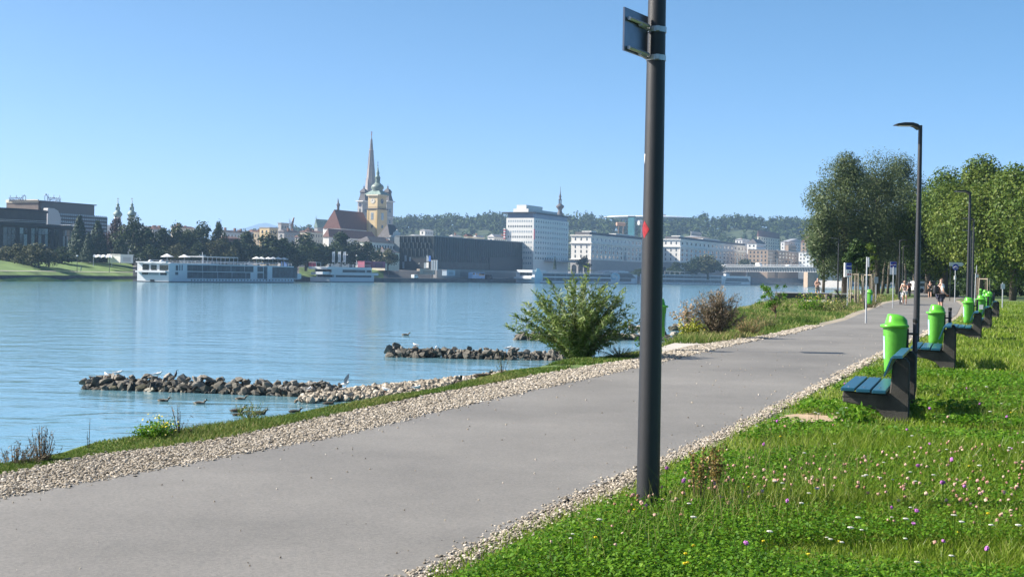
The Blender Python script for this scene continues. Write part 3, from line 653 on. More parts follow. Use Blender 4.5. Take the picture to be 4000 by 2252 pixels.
mb = MB(); mb.add([(a[0], a[1], .16) for a in A_] + [(b_[0], b_[1], .28) for b_ in B_], [(i, i + 1, i + 6, i + 5) for i in range(4)]); struct(mb.build("far_path", M_conc))
# hills
tops = [(900, 905), (1100, 900), (1200, 885), (1300, 880), (1450, 868), (1560, 852), (1650, 848), (1760, 842), (1850, 840), (1900, 832), (2000, 845), (2150, 850), (2240, 842), (2290, 836), (2340, 855), (2500, 868), (2600, 866), (2700, 858), (2760, 838), (2800, 855), (2870, 846), (2940, 843), (3010, 852), (3060, 846), (3110, 858), (3300, 862), (3700, 875), (4300, 890)]
tx = np.array([a for a, _ in tops]); ty = np.array([b_ for _, b_ in tops]); HY = 1950
hp = np.arange(700, 4400, 50); mb = MB(); hr = [(1500, .10), (1600, .28), (1700, .5), (1800, .74), (1900, .93), (1950, 1.0), (2050, 1.0), (2600, .9), (3500, .5)]
def hillz(px, Y):
    zt = D(px, np.interp(px, tx, ty), HY)[2] - 15; f = np.interp(Y, [a for a, _ in hr], [b_ for _, b_ in hr]); return max(9, f * zt)
for Y, f in hr:
    for px in hp:
        p = D(px, 1000, Y); mb.v.append((p[0], p[1], hillz(px, Y)))
n = len(hp)
for i in range(len(hr) - 1):
    for k in range(n - 1): mb.f.append((i * n + k, i * n + k + 1, (i + 1) * n + k + 1, (i + 1) * n + k))
M_hill = mat("hill_ground", (0.035, 0.055, 0.02), rough=.95, var=.3, vs=.02)
struct(mb.build("hill", M_hill, smooth=True))
mb = MB(); mts = [(200, 955), (700, 925), (860, 915), (900, 898), (960, 890), (1010, 874), (1040, 870), (1080, 882), (1130, 890), (1200, 897), (1500, 905), (2500, 930), (4200, 960)]
for px, py in mts: p = D(px, py, 13000); mb.v += [(p[0], p[1], -5), tuple(p), (p[0], p[1] + 900, -5)]
for i in range(len(mts) - 1): mb.f += [(3 * i, 3 * i + 3, 3 * i + 4, 3 * i + 1), (3 * i + 1, 3 * i + 4, 3 * i + 5, 3 * i + 2)]
struct(mb.build("far_mountain", M_hill))
# forest on the hills: one mass
rg = np.random.default_rng(200); VV = []; TT = []
for i in range(1500):
    px = rg.uniform(900, 4100) if i % 4 else rg.uniform(1480, 3250); Y = rg.choice([rg.uniform(1520, 1950), rg.uniform(1880, 1990)]); p = D(px, 1000, Y); z = hillz(px, Y); H = rg.uniform(11, 22); con = rg.random() < .2
    W = H * (.26 if con else .42)
    nb = 5; bl = [(p[0] + rg.normal() * W * .45, p[1] + rg.normal() * W * .45, z + H * rg.uniform(.25, .85), W * rg.uniform(.38, .6)) for _ in range(nb)]
    if con: bl = [(p[0], p[1], z + H * u, W * (1.05 - u) * .8) for u in (.2, .4, .6, .8, .97)]
    V, t_ = blobleaves(bl, 80, 3.0, .8, rg, .6, .4); VV.append(V); TT.append(np.clip(t_ * .6 + rg.uniform(-.2, .45), 0, 1))
M_forest = tintmat("forest_leaf", [(.016, .032, .012), (.032, .058, .018), (.055, .085, .025), (.08, .11, .03)], trans=.15, rough=.8)
stuff(quads("forest", np.concatenate(VV), M_forest, np.concatenate(TT)), "wooded hills behind the town", "forest")

# ------------------------------------------------------------------ houses
WIN = {}
def winmesh(w_, h_, key, m_):
    k = (round(w_, 2), round(h_, 2), key)
    if k not in WIN: WIN[k] = MB().bx(-w_ / 2, w_ / 2, -.08, .02, 0, h_).mesh("window", m_)
    return WIN[k]
M_pane = glass("window_pane", (0.05, 0.065, 0.08), .08, 3); M_dpane = glass("dark_pane", (0.02, 0.025, 0.03), .1, .5); M_skyp = glass("light_pane", (0.25, 0.30, 0.34), .1, 2)
def windows(t_, face, a0, a1, z0, z1, nc_, nr, w_=.6, h_=.6, m_=None, name="window"):   # a grid of windows on face R (y=0) or L (x=0); fractions of the cell
    cw = (a1 - a0) / nc_; ch = (z1 - z0) / nr; me = winmesh(abs(cw) * w_, ch * h_, (m_ or M_pane).name, m_ or M_pane)
    for j in range(nr):
        for i in range(nc_):
            a = a0 + (i + .5) * cw; z = z0 + (j + .5) * ch - ch * h_ / 2
            obj(name, me, t_, (a, 0, z) if face == 'R' else (0, a, z), 0 if face == 'R' else -math.pi / 2)
class Bld(Site):
    def __init__(s, name, label, px, Y, pr, pl, top, wall, zb=ZL - 1, cat="building", ang=BANG, group=None, wl=True):
        Site.__init__(s, px, Y, ang, top); s.t = thing(name, label, cat, s.loc, s.a, group); s.X = s.R(pr, top)[0]; s.Yd = s.L(pl, top)[0]; s.z = D(px, top, Y)[2]; s.zb = zb
        if wl: MB().bx(0, s.X, 0, s.Yd, zb, s.z).build("wall", wall, s.t)
    def win(s, face, p0, q0, p1, q1, nc_, nr, w_=.55, h_=.6, m_=None, name="window"):      # window grid between two photo pixels
        f = s.R if face == 'R' else s.L; a0, z1 = f(p0, q0); a1, z0 = f(p1, q1); windows(s.t, face, a0, a1, z0, z1, nc_, nr, w_, h_, m_, name)
    def band(s, name, m_, z0, z1, out=.3, x0=0, x1=None, y0=0, y1=None):
        return MB().bx(x0 - out, (s.X if x1 is None else x1) + out, y0 - out, (s.Yd if y1 is None else y1) + out, z0, z1).build(name, m_, s.t)
    def hip(s, m_, h, inset=None, over=.5, name="roof"):
        X, Y, z = s.X, s.Yd, s.z; i = min(X, Y) / 2 if inset is None else inset; o = over; mb = MB()
        if X >= Y: r = [(i, Y / 2, z + h), (X - i, Y / 2, z + h)]; fs = [(0, 1, 5, 4), (1, 2, 5), (2, 3, 4, 5), (3, 0, 4), (3, 2, 1, 0)]
        else: r = [(X / 2, i, z + h), (X / 2, Y - i, z + h)]; fs = [(0, 1, 4), (1, 2, 5, 4), (2, 3, 5), (3, 0, 4, 5), (3, 2, 1, 0)]
        mb.add([(-o, -o, z + .004), (X + o, -o, z + .004), (X + o, Y + o, z + .004), (-o, Y + o, z + .004)] + r, fs); return mb.build(name, m_, s.t)
    def gable(s, m_, h, over=.4, axis='x', wallm=None):
        X, Y, z = s.X, s.Yd, s.z; o = over; mb = MB()
        if axis == 'x': mb.add([(-o, -o, z), (X + o, -o, z), (X + o, Y + o, z), (-o, Y + o, z), (-o, Y / 2, z + h), (X + o, Y / 2, z + h), ], [(0, 1, 5, 4), (2, 3, 4, 5), (0, 4, 3), (1, 2, 5), (3, 2, 1, 0)])
        else: mb.add([(-o, -o, z), (X + o, -o, z), (X + o, Y + o, z), (-o, Y + o, z), (X / 2, -o, z + h), (X / 2, Y + o, z + h)], [(0, 1, 4), (1, 2, 5, 4), (2, 3, 5), (3, 0, 4, 5), (3, 2, 1, 0)])
        o_ = mb.build("roof", m_, s.t)
        return o_
    def chim(s, n=2, m_=None, seed=1):
        rg = random.Random(seed)
        for i in range(n): x = rg.uniform(.1, .9) * s.X; y = rg.uniform(.2, .6) * s.Yd; MB().bx(x - .6, x + .6, y - .5, y + .5, s.z - .3, s.z + rg.uniform(1.4, 3.2)).build("chimney", m_ or M_brick, s.t)
M_brick = mat("chimney_brick", (0.22, 0.13, 0.10), rough=.9, var=.2); M_cream = mat("cream_plaster", (0.62, 0.56, 0.44), rough=.85, var=.08, vs=.3); M_whitep = mat("white_plaster", (0.66, 0.65, 0.62), rough=.85, var=.06, vs=.3)
M_greyp = mat("grey_plaster", (0.38, 0.37, 0.36), rough=.85, var=.08, vs=.3); M_tile = mat("red_roof_tiles", (0.10, 0.045, 0.038), rough=.9, var=.25, vs=.8, bump=.3, bs=3); M_tile2 = mat("brown_roof_tiles", (0.13, 0.07, 0.06), rough=.9, var=.25, vs=.8)
M_slate = mat("slate_roof", (0.085, 0.08, 0.085), rough=.8, var=.2, vs=.8); M_copper = mat("verdigris_copper", (0.13, 0.20, 0.18), rough=.6, var=.3, vs=.6, col2=(.2, .27, .24)); M_sheet = mat("grey_sheet_metal", (.33, .33, .34), rough=.5, var=.1, vs=.3)
M_dkbrown = mat("dark_brown_cladding", (0.022, 0.020, 0.021), rough=.6, var=.2, vs=.5); M_brown = mat("brown_stone_cladding", (0.12, 0.09, 0.075), rough=.8, var=.15, vs=.4); M_yellow = mat("yellow_plaster", (0.58, 0.45, 0.26), rough=.85, var=.07, vs=.3)
M_ochre = mat("brown_plaster", (.34, .25, .18), rough=.85, var=.1, vs=.3); M_gold = mat("gilding", (.8, .55, .15), rough=.25, metal=1.0); M_pink = mat("pink_panel", (.75, .12, .20), rough=.6, var=.05); M_maroon = mat("maroon_panel", (.22, .05, .10), rough=.6, var=.2, vs=.5); M_bluep = mat("blue_panel", (.03, .12, .42), rough=.5, var=.1)
M_teal = mat("teal_panel", (.05, .18, .22), rough=.4, var=.2, vs=.3)

# dark concert hall, two curved tiers
cx_ = D(-10, 990, 560); t_ = thing("concert_hall", "dark round concert hall with a curved flat roof at the left edge", "building", (cx_[0] - 6, cx_[1], 0), BANG)
zc = lambda py, Y=520: D(150, py, Y)[2]
r1 = 36; r2 = 25
def arcwall(r, z0, z1, name, m_, n=56): return MB().lathe([(r, z0), (r, z1)], n).build(name, m_, t_)
arcwall(r1, 1, zc(880), "wall", M_dkbrown); MB().lathe([(r1 + 1.2, zc(880) + .01), (r1 + 1.2, zc(868))], 56).build("roof_edge", M_dkbrown, t_); arcwall(r2, zc(880), zc(824, 550), "upper_drum", M_brown)
MB().lathe([(r2 + .6, zc(824, 550) + .01), (r2 + .6, zc(820, 550) + .3)], 56).build("drum_edge", M_dkbrown, t_)
for i in range(64):
    th = math.radians(200) + i * math.radians(2.6); rgx = random.Random(i)
    if rgx.random() < .22: continue
    for (za_, zb_) in ((zc(958), zc(912)), (zc(910), zc(886))):
        m_ = rgx.choice((M_pane, M_skyp, M_dpane, M_dpane)); w_ = MB().bx(-.72, .72, -.05, .1, za_, zb_).build("window", m_, t_); w_.matrix_local = Matrix.Rotation(th, 4, 'Z') @ Matrix.Translation((r1, 0, 0)) @ Matrix.Rotation(math.pi / 2, 4, 'Z')
r_ = MB()
for k in (.6, 1.2): r_.tube([((r1 + .6) * math.cos(a), (r1 + .6) * math.sin(a), zc(868) + k) for a in np.linspace(0, 6.283, 57)], .06, 4)
r_.build("railing", M_rail, t_)
# bank block with rooftop lettering
s = Bld("office_block", "long brown office block with lettering standing on its roof, left behind the conifers", 172, 700, 420, 30, 832, M_dkbrown)
zt = D(250, 795, 720)[2]; zq = D(250, 833, 720)[2]
MB().bx(0, s.R(380, 800)[0], 2, s.Yd - 2, s.z + .004, zt).build("upper_storey", mat("brown_glass_band", (.05, .042, .042), rough=.35, var=.2), s.t)
MB().bx(-2, s.R(384, 840)[0], 1.2, s.Yd - 4, zt + .004, zt + .5).build("roof", M_dkbrown, s.t)
MB().bx(-1.0, 0 - .01, 3, s.Yd, s.z - 6, zt - .6).build("end_wall", M_brown, s.t); MB().bx(-1.4, -.5, 3, s.Yd, zt - .59, zt + 1).build("pale_band", M_cream, s.t)
st_ = MB(); st_.prism([(-.5, s.zb), (9, s.zb), (9, zt - 8), (7, zt - 4.5), (4, zt - 3.4), (0, zt - 3.4), (-.5, zt - 4)], -3.0, -.01, 'xz'); st_.build("curved_stair_tower", mat("pale_metal_panel", (.45, .44, .43), rough=.35, var=.1), s.t)
s.win('R', 190, 826, 416, 935, 30, 7, .62, .55, M_skyp)
lt_ = text_mesh("Oberbank", 6.4, .05, mat("rooftop_letters", (.04, .05, .09), rough=.4)); x0_, z0_ = s.R(173, 789)
o = obj("lettering", lt_, s.t, (x0_, .0, z0_)); o.rotation_euler = (math.pi / 2, 0, 0); o.scale = ((s.R(239, 789)[0] - x0_) / max(v.co.x for v in lt_.vertices), 1, 1)
yl_ = s.L(110, 789)[0]; yr_ = s.L(42, 789)[0]; o = obj("lettering", lt_, s.t, (-1.5, yl_, s.L(76, 788)[1])); o.matrix_local = Matrix.Translation((-1.5, yl_, s.L(76, 788)[1])) @ Matrix.Rotation(math.pi / 2, 4, 'Z') @ Matrix.Rotation(math.pi / 2, 4, 'X') @ Matrix.Diagonal(((yr_ - yl_) / max(v.co.x for v in lt_.vertices), .8, 1, 1))
# twin towered church
def onion(prof_px, px, Y, base, k=1.0):   # list of (half width px, py) -> lathe profile in metres
    return [(a * k * Y / F, D(px, py, Y)[2]) for a, py in prof_px]
def spire_tower(t_, px, Y, prof, m_, n=12, name="dome", square=False, sq=1.0):
    p = D(px, 900, Y); mb = MB(); mb.lathe(onion(prof, px, Y, 0), 4 if square else n, ph=BANG * 0 + (math.pi / 4 if square else 0)); o = mb.build(name, m_, t_, smooth=not square); return o
church = thing("twin_tower_church", "church with two slim onion towers topped by gilded crosses, beyond the copper beech", "church", (*D(485, 900, 900)[:2], 0), 0)
for px in (459, 514):
    off = D(px, 900, 900) - D(485, 900, 900); tw = thing("tower", "", "", (off[0], off[1], 0)); del tw['label']; del tw['category']; tw.parent = church
    MB().lathe(onion([(17, 940), (17, 848)], px, 900, 0), 4, ph=math.pi / 4 + .4).build("shaft", M_whitep, tw)
    MB().lathe(onion([(13, 848), (13, 845), (18, 840), (18, 834), (12, 827), (8, 823), (8, 821)], px, 900, 0), 12).build("onion_dome", M_copper, tw, smooth=True)
    l_ = MB()
    for i in range(6): a = i * math.pi / 3; r_ = 7 * 900 / F; z0_, z1_ = D(px, 821, 900)[2], D(px, 810, 900)[2]; l_.bx(r_ * math.cos(a) - .22, r_ * math.cos(a) + .22, r_ * math.sin(a) - .22, r_ * math.sin(a) + .22, z0_, z1_)
    l_.build("lantern", M_copper, tw)
    MB().lathe(onion([(9, 810), (8, 808), (4, 804), (7, 801), (5, 797), (2, 793), (1, 785)], px, 900, 0), 10).build("lantern_roof", M_copper, tw, smooth=True)
    zc_ = D(px, 785, 900)[2]; MB().bx(-.12, .12, -.12, .12, zc_, zc_ + 2.4).bx(-.7, .7, -.1, .1, zc_ + 1.3, zc_ + 1.6).lathe([(.01, zc_ - .2), (.45, zc_ + .1), (.01, zc_ + .5)], 8).build("cross", M_gold, tw)
MB().bx(-14, 14, -3, 20, 3, D(485, 880, 900)[2]).build("nave", M_whitep, church)
# parish church: red nave, yellow clock tower
s = Bld("parish_church", "big steep red tiled church roof between the little turrets and the yellow clock tower", 1330, 960, 1450, 1262, 892, M_whitep, wl=True)
mb = MB(); zr = D(1380, 824, 985)[2]; X = s.X; Yd = s.Yd; mb.add([(-.5, -.5, s.z), (X, -.5, s.z), (X, Yd, s.z), (-.5, Yd, s.z), (3, Yd / 2, zr), (X, Yd / 2, zr)], [(0, 1, 5, 4), (2, 3, 4, 5), (3, 0, 4), (1, 2, 5), (3, 2, 1, 0)]); mb.build("roof", M_tile, s.t)
px, Y = 1321, 985; off = s.R(px, 820, Yd / 2); q = MB(); kk = Y / F; zt_ = lambda py: D(px, py, Y)[2]
q.lathe([(5 * kk, zt_(828)), (5 * kk, zt_(808)), (8 * kk, zt_(807)), (6.5 * kk, zt_(801)), (3 * kk, zt_(795)), (1 * kk, zt_(785)), (.3 * kk, zt_(780))], 8, cx=off[0], cy=Yd / 2); q.build("roof_turret", M_slate, s.t)
q = MB(); q.lathe([(4 * kk, zt_(822)), (3.5 * kk, zt_(808)), (.3 * kk, zt_(773))], 8, cx=s.R(1338, 820, Yd / 2)[0] + 3, cy=Yd / 2 + 6); q.build("slim_spire", M_slate, s.t)
s2 = Bld("church_annex", "lower red roof running in front of the parish church below the big roof", 1285, 925, 1470, 1262, 925, M_whitep); s2.hip(M_tile2, D(1350, 894, 930)[2] - s2.z)
s = Bld("clock_tower", "yellow clock tower with a green onion dome, in front of the tall stone spire", 1475, 990, 1510, 1438, 764, M_yellow, cat="tower"); X, Yd = s.X, s.Yd; zg = D(1475, 812, 990)[2]; z0_ = s.z
s.band("cornice", M_cream, z0_, z0_ + .9, 1.0); s.band("gallery", M_slate, zg - .9, zg - .3, 1.1); g_ = MB()
for k in (.2, 1.1): g_.tube([(-1.1, -1.1, zg + k - .3), (X + 1.1, -1.1, zg + k - .3), (X + 1.1, Yd + 1.1, zg + k - .3), (-1.1, Yd + 1.1, zg + k - .3), (-1.1, -1.1, zg + k - .3)], .09, 4)
g_.build("railing", M_anth, s.t)
MB().bx(-.5, X + .5, -.5, Yd + .5, s.zb, zg - .91).build("lower_shaft", M_yellow, s.t)
m_clock = mat("clock_face_white", (.62, .58, .48), rough=.6, var=.05); m_clockb = mat("clock_face_blue", (.03, .04, .09), rough=.5)
zc_ = D(1475, 784, 990)[2]
for (face, m1, m2) in (('R', m_clockb, m_clock), ('L', m_clock, m_clockb)):
    c_ = MB().lathe([(1.95, -.12), (1.95, .12)], 24).build("clock", m1, s.t); Mx = (Matrix.Translation((X / 2, -.08, zc_)) @ Matrix.Rotation(math.pi / 2, 4, 'X')) if face == 'R' else (Matrix.Translation((-.08, Yd / 2, zc_)) @ Matrix.Rotation(-math.pi / 2, 4, 'Z') @ Matrix.Rotation(math.pi / 2, 4, 'X')); c_.matrix_local = Mx
    r_ = MB()
    for i in range(12): a = i * math.pi / 6; r_.add([(1.3 * math.cos(a) - .1 * math.sin(a), 1.3 * math.sin(a) + .1 * math.cos(a), .14), (1.8 * math.cos(a) - .1 * math.sin(a), 1.8 * math.sin(a) + .1 * math.cos(a), .14), (1.8 * math.cos(a) + .1 * math.sin(a), 1.8 * math.sin(a) - .1 * math.cos(a), .14), (1.3 * math.cos(a) + .1 * math.sin(a), 1.3 * math.sin(a) - .1 * math.cos(a), .14)], [(0, 1, 2, 3)])
    r_.build("numerals", m2, c_); MB().bx(-.11, .11, 0, 1.45, .15, .2).bx(-.9, 0, -.1, .1, .15, .2).build("hands", m2, c_)
for face, lo, w_ in (('R', X, .25), ('L', Yd, .25)):
    for (q0, q1, fw, m_) in ((858, 830, .26, M_skyp), (890, 878, .2, M_dpane)):
        za_, zb_ = D(1475, q0, 990)[2], D(1475, q1, 990)[2]; w = winmesh(lo * fw, zb_ - za_, m_.name, m_); obj("window", w, s.t, (lo / 2, -.5, za_) if face == 'R' else (-.5, lo / 2, za_), 0 if face == 'R' else -math.pi / 2)
for (x, y) in ((-.52, .4), (-.52, Yd - .4)): MB().bx(x - .15, x, y - .7, y + .7, s.zb, zg - 1).build("pilaster", mat("ochre_pilaster", (.50, .36, .16), rough=.8), s.t)
cxo, cyo = X / 2, Yd / 2; kk = 990 / F; pz = lambda py: D(1475, py, 990)[2]
MB().lathe([(max(X, Yd) * .78, z0_ + .9), (max(X, Yd) * .56, pz(750)), (22 * kk, pz(741))], 4, cx=cxo, cy=cyo, ph=math.pi / 4).build("curved_roof", M_copper, s.t)
MB().lathe([(21 * kk, pz(742)), (20 * kk, pz(740)), (24 * kk, pz(735)), (25.5 * kk, pz(728)), (22 * kk, pz(721)), (14 * kk, pz(715)), (9 * kk, pz(711)), (8.5 * kk, pz(709))], 16, cx=cxo, cy=cyo).build("onion_dome", mat("weathered_copper", (.13, .14, .12), rough=.45, var=.35, vs=.7, col2=(.16, .22, .19)), s.t, smooth=True)
l_ = MB()
for i in range(8): a = i * math.pi / 4; l_.bx(cxo + 8 * kk * math.cos(a) - .3, cxo + 8 * kk * math.cos(a) + .3, cyo + 8 * kk * math.sin(a) - .3, cyo + 8 * kk * math.sin(a) + .3, pz(711), pz(692))
l_.build("lantern", M_copper, s.t)
MB().lathe([(12 * kk, pz(692)), (8 * kk, pz(685)), (5.5 * kk, pz(680)), (7 * kk, pz(674)), (5 * kk, pz(667)), (3.5 * kk, pz(662)), (1 * kk, pz(646)), (.8 * kk, pz(645))], 12, cx=cxo, cy=cyo).build("spire", M_copper, s.t, smooth=True)
MB().lathe([(.1, pz(646)), (2.2 * kk, pz(643)), (.1, pz(639))], 8, cx=cxo, cy=cyo).bx(cxo - .1, cxo + .1, cyo - .1, cyo + .1, pz(640), pz(627)).bx(cxo - .8, cxo + .8, cyo - .1, cyo + .1, pz(632), pz(631)).build("cross", M_anth, s.t)
# tall stone spire
s = Site(1438, 1420, BANG, 800); t_ = thing("cathedral_spire", "tall slender grey stone spire with a knobbly outline behind the clock tower", "tower", (*D(1447, 800, 1430)[:2], 0), BANG * 0 + .35); kk = 1430 / F
M_lime = mat("grey_limestone", (.26, .235, .22), rough=.9, var=.12, vs=.3); pz = lambda py: D(1447, py, 1430)[2]; lx = lambda py: (D(1447, 800, 1430)[0] - D(1447, py, 1430)[0]) * 0
MB().lathe([(26 * kk, 4), (25 * kk, pz(742)), (22 * kk, pz(735)), (17.6 * kk, pz(694)), (14.6 * kk, pz(660))], 8).build("belfry", M_lime, t_)
MB().lathe([(16.4 * kk, pz(694)), (7.3 * kk, pz(589)), (9 * kk, pz(588)), (9 * kk, pz(585)), (6 * kk, pz(583)), (2.4 * kk, pz(545)), (.7 * kk, pz(523))], 8).build("spire", M_lime, t_)
for i in range(8):
    q = MB(); a = i * math.pi / 4
    for py in np.arange(692, 546, -5.2):
        r_ = np.interp(py, [545, 583, 589, 694], [2.4, 6, 7.4, 16.2]) * kk; q.bx(r_ * math.cos(a) - .38, r_ * math.cos(a) + .38, r_ * math.sin(a) - .38, r_ * math.sin(a) + .38, pz(py), pz(py) + .9)
    q.build("crockets", M_lime, t_)
for i in range(4): a = math.pi / 4 + i * math.pi / 2; MB().lathe([(3.4 * kk, pz(760)), (3 * kk, pz(728)), (.2, pz(695))], 6, cx=22 * kk * math.cos(a), cy=22 * kk * math.sin(a)).build("pinnacle", M_lime, t_)
MB().bx(-.25, .25, -.25, .25, pz(524), pz(513)).bx(-1.1, 1.1, -.2, .2, pz(518), pz(516)).lathe([(.1, pz(530)), (1.0, pz(526)), (.1, pz(522))], 8).build("cross", mat("red_copper", (.3, .15, .12), rough=.5), t_)
# two grey church towers
for (pc, pr, pl, lab, bt) in ((1416, 1445, 1397, "grey square church tower with a dark hood dome, left of the yellow clock tower", 787), (1511, 1536, 1492, "grey square church tower with a dark hood dome, right of the yellow clock tower", 787)):
    s = Bld("church_tower", lab, pc, 1110, pr, pl, bt, M_greyp, cat="tower", group="hooded twin church towers"); X, Yd = s.X, s.Yd; s.band("cornice", M_whitep, s.z, s.z + .8, 1.2); cxo, cyo = X / 2, Yd / 2; kk = 1110 / F; pz = lambda py: D(pc, py, 1110)[2]
    MB().lathe([(23 * kk, s.z + .8), (19 * kk, pz(772)), (15.5 * kk, pz(762)), (14.5 * kk, pz(752)), (17.5 * kk, pz(750)), (15.5 * kk, pz(744)), (9 * kk, pz(737)), (4 * kk, pz(735))], 4, cx=cxo, cy=cyo, ph=math.pi / 4).build("hood_dome", M_slate, s.t)
    MB().lathe([(3.5 * kk, pz(736)), (4 * kk, pz(732)), (1.5 * kk, pz(730)), (3.4 * kk, pz(727)), (.8 * kk, pz(724)), (.3 * kk, pz(716))], 8, cx=cxo, cy=cyo).build("finial", M_slate, s.t)
    for face, lo in (('R', X), ('L', Yd)):
        for (q0, q1, fw) in ((828, 815, .3), (872, 858, .26)):
            za_, zb_ = pz(q0), pz(q1); obj("window", winmesh(lo * fw, zb_ - za_, "dark_pane", M_dpane), s.t, (lo / 2, 0, za_) if face == 'R' else (0, lo / 2, za_), 0 if face == 'R' else -math.pi / 2)
        c_ = MB().lathe([(1.4, -.1), (1.4, .1)], 20).build("clock", m_clockb if face == 'L' else M_greyp, s.t); zc_ = pz(800); c_.matrix_local = (Matrix.Translation((X / 2, -.08, zc_)) @ Matrix.Rotation(math.pi / 2, 4, 'X')) if face == 'R' else (Matrix.Translation((-.08, Yd / 2, zc_)) @ Matrix.Rotation(-math.pi / 2, 4, 'Z') @ Matrix.Rotation(math.pi / 2, 4, 'X'))
    s.band("string_course", M_whitep, pz(848) - .3, pz(848) + .3, .4)
# small gabled church at left of the red roof
s = Bld("gabled_church", "small steep green-grey roofed church with spikes at both gables, left of the red roof", 1240, 1050, 1292, 1228, 888, M_greyp); s.gable(M_copper, D(1260, 855, 1050)[2] - s.z)
for x in (0, s.X): MB().lathe([(.8, s.z + 5), (.5, D(1240, 856, 1050)[2]), (.05, D(1240, 842, 1050)[2])], 6, cx=x, cy=s.Yd / 2).build("spike", M_copper, s.t)
MB().lathe([(2.0, 4), (2.0, D(1272, 905, 1000)[2]), (2.6, D(1272, 903, 1000)[2]), (2.6, D(1272, 884, 1000)[2]), (1.0, D(1272, 872, 1000)[2]), (.1, D(1272, 850, 1000)[2])], 8).build("turret", M_tile2, s.t).location = (s.R(1272, 880)[0], -8, 0)
# roofline houses: px corner, right, left, wall top, depth, wall, roof, roof rise px, label
HS = [(600, 650, 560, 893, 800, M_greyp, M_tile2, 10, "grey house with chimneys peeping over the trees right of the twin towers", 4), (690, 762, 668, 888, 830, M_cream, M_tile, 7, "reddish roofed house between the tall trees above the cruise ship bow", 3),
      (872, 990, 848, 905, 800, M_whitep, M_slate, 8, "long low grey roof with a white window band above the trees", 5), (880, 940, 850, 930, 760, M_tile2, M_tile2, 8, "red brown roof half hidden below the long grey roof", 0),
      (1052, 1086, 1014, 890, 860, M_yellow, None, 0, "cream flat roofed block with dark windows below the statue", 0), (1098, 1130, 1086, 872, 900, M_greyp, None, 0, "grey lift tower block left of the statue", 0),
      (1110, 1172, 1086, 905, 840, M_greyp, M_slate, 9, "dark grey house under the statue", 3), (1200, 1262, 1170, 905, 900, M_cream, M_tile2, 7, "house with red brown chimneys left of the red church roof", 6),
      (990, 1030, 960, 905, 870, M_whitep, M_tile2, 8, "small house with two antennas between the grey roof and the cream block", 3), (1445, 1545, 1385, 945, 760, M_whitep, M_slate, 24, "white town house with a hipped grey roof right below the clock tower", 2),
      (1505, 1560, 1455, 985, 720, M_cream, M_slate, 17, "pale yellow house with a grey roof behind the lone tree left of the glass museum", 2), (1620, 1745, 1600, 920, 900, M_cream, M_sheet, 5, "flat beige roof just above the left end of the glass museum", 0),
      (1770, 1800, 1755, 922, 930, M_whitep, M_sheet, 6, "pale metal roof above the glass museum", 1), (1825, 1848, 1812, 922, 960, M_cream, M_tile, 9, "small house with a bright red roof above the glass museum", 0),
      (1860, 1892, 1848, 925, 960, M_cream, M_sheet, 7, "house with a beige roof right of the bright red one", 1), (1930, 1972, 1905, 925, 940, M_whitep, M_sheet, 12, "pale roofed house against the left side of the white tower block", 1),
      (2730, 2775, 2672, 925, 1300, M_ochre, M_sheet, 5, "pinkish flat building with a grey cube on top, above the right bridgehead building", 0), (2700, 2740, 2698, 905, 1330, M_greyp, None, 0, "grey cube shaped building with a mast on the hill edge", 0),
      (2900, 2935, 2872, 935, 1350, M_whitep, M_sheet, 4, "white flat house right of the second bridgehead building", 1), (2955, 2992, 2918, 950, 1260, M_whitep, M_slate, 18, "white house with a dark hipped roof beyond the bridge end", 3),
      (2962, 3045, 2958, 922, 1500, M_cream, M_tile2, 24, "cream house with a broad brown hipped roof on the hillside", 2), (3065, 3085, 3050, 945, 1400, M_whitep, None, 0, "white cube house in the middle of the hillside cluster", 0),
      (3080, 3142, 3058, 942, 1420, M_whitep, M_sheet, 14, "long white house with a grey roof left of the orange gabled house", 2), (3150, 3200, 3128, 945, 1380, M_ochre, M_tile, 30, "orange gabled house with a red roof beside the tree", 1),
      (3040, 3150, 2930, 978, 1240, M_ochre, None, 0, "large brown building in the shade behind the bridge", 0), (3000, 3040, 2922, 975, 1215, M_ochre, None, 0, "left wing of the brown building behind the bridge, partly in sun", 0),
      (3080, 3110, 3068, 955, 1300, M_ochre, None, 0, "brown stair block standing on the large brown building", 0), (3178, 3240, 3146, 995, 1180, M_whitep, M_slate, 15, "white house with a dormer at the right end of the bridge", 1), (3150, 3230, 3120, 985, 1260, M_whitep, None, 0, "pale blue-white flat building behind the dormer house", 0), (1660, 1692, 1640, 898, 1150, M_whitep, M_sheet, 3, "white rooftop far above the left end of the museum", 0), (1165, 1188, 1152, 925, 800, M_greyp, M_tile2, 8, "dark rooftop just left of the red brown chimneys", 2)]
for i, (pc, pr, pl, top, Y, wm, rm, rise, lab, nch) in enumerate(HS):
    s = Bld("town_house", lab, pc, Y, pr, pl, top, wm)
    if rm and rise:
        h = rise * Y / F
        (s.gable(rm, h, axis='y' if 'gabled' in lab else 'x') if 'gabled' in lab else s.hip(rm, h, None if rise > 12 else min(s.X, s.Yd) * .25))
    else: s.band("roof_edge", M_sheet, s.z, s.z + .5, .3)
    if nch: s.chim(nch, None, i)
    nr = max(1, int((s.z - s.zb - 3) / 3.6)); zlo = s.z - .7 - 3.6 * min(nr, 4)
    if s.X > 5: windows(s.t, 'R', .6, s.X - .6, zlo, s.z - .6, max(2, min(9, int(s.X / 3.2))), min(nr, 4), .36, .5)
    if s.Yd > 4: windows(s.t, 'L', .6, s.Yd - .6, zlo, s.z - .6, max(1, min(6, int(s.Yd / 3.4))), min(nr, 4), .36, .5)
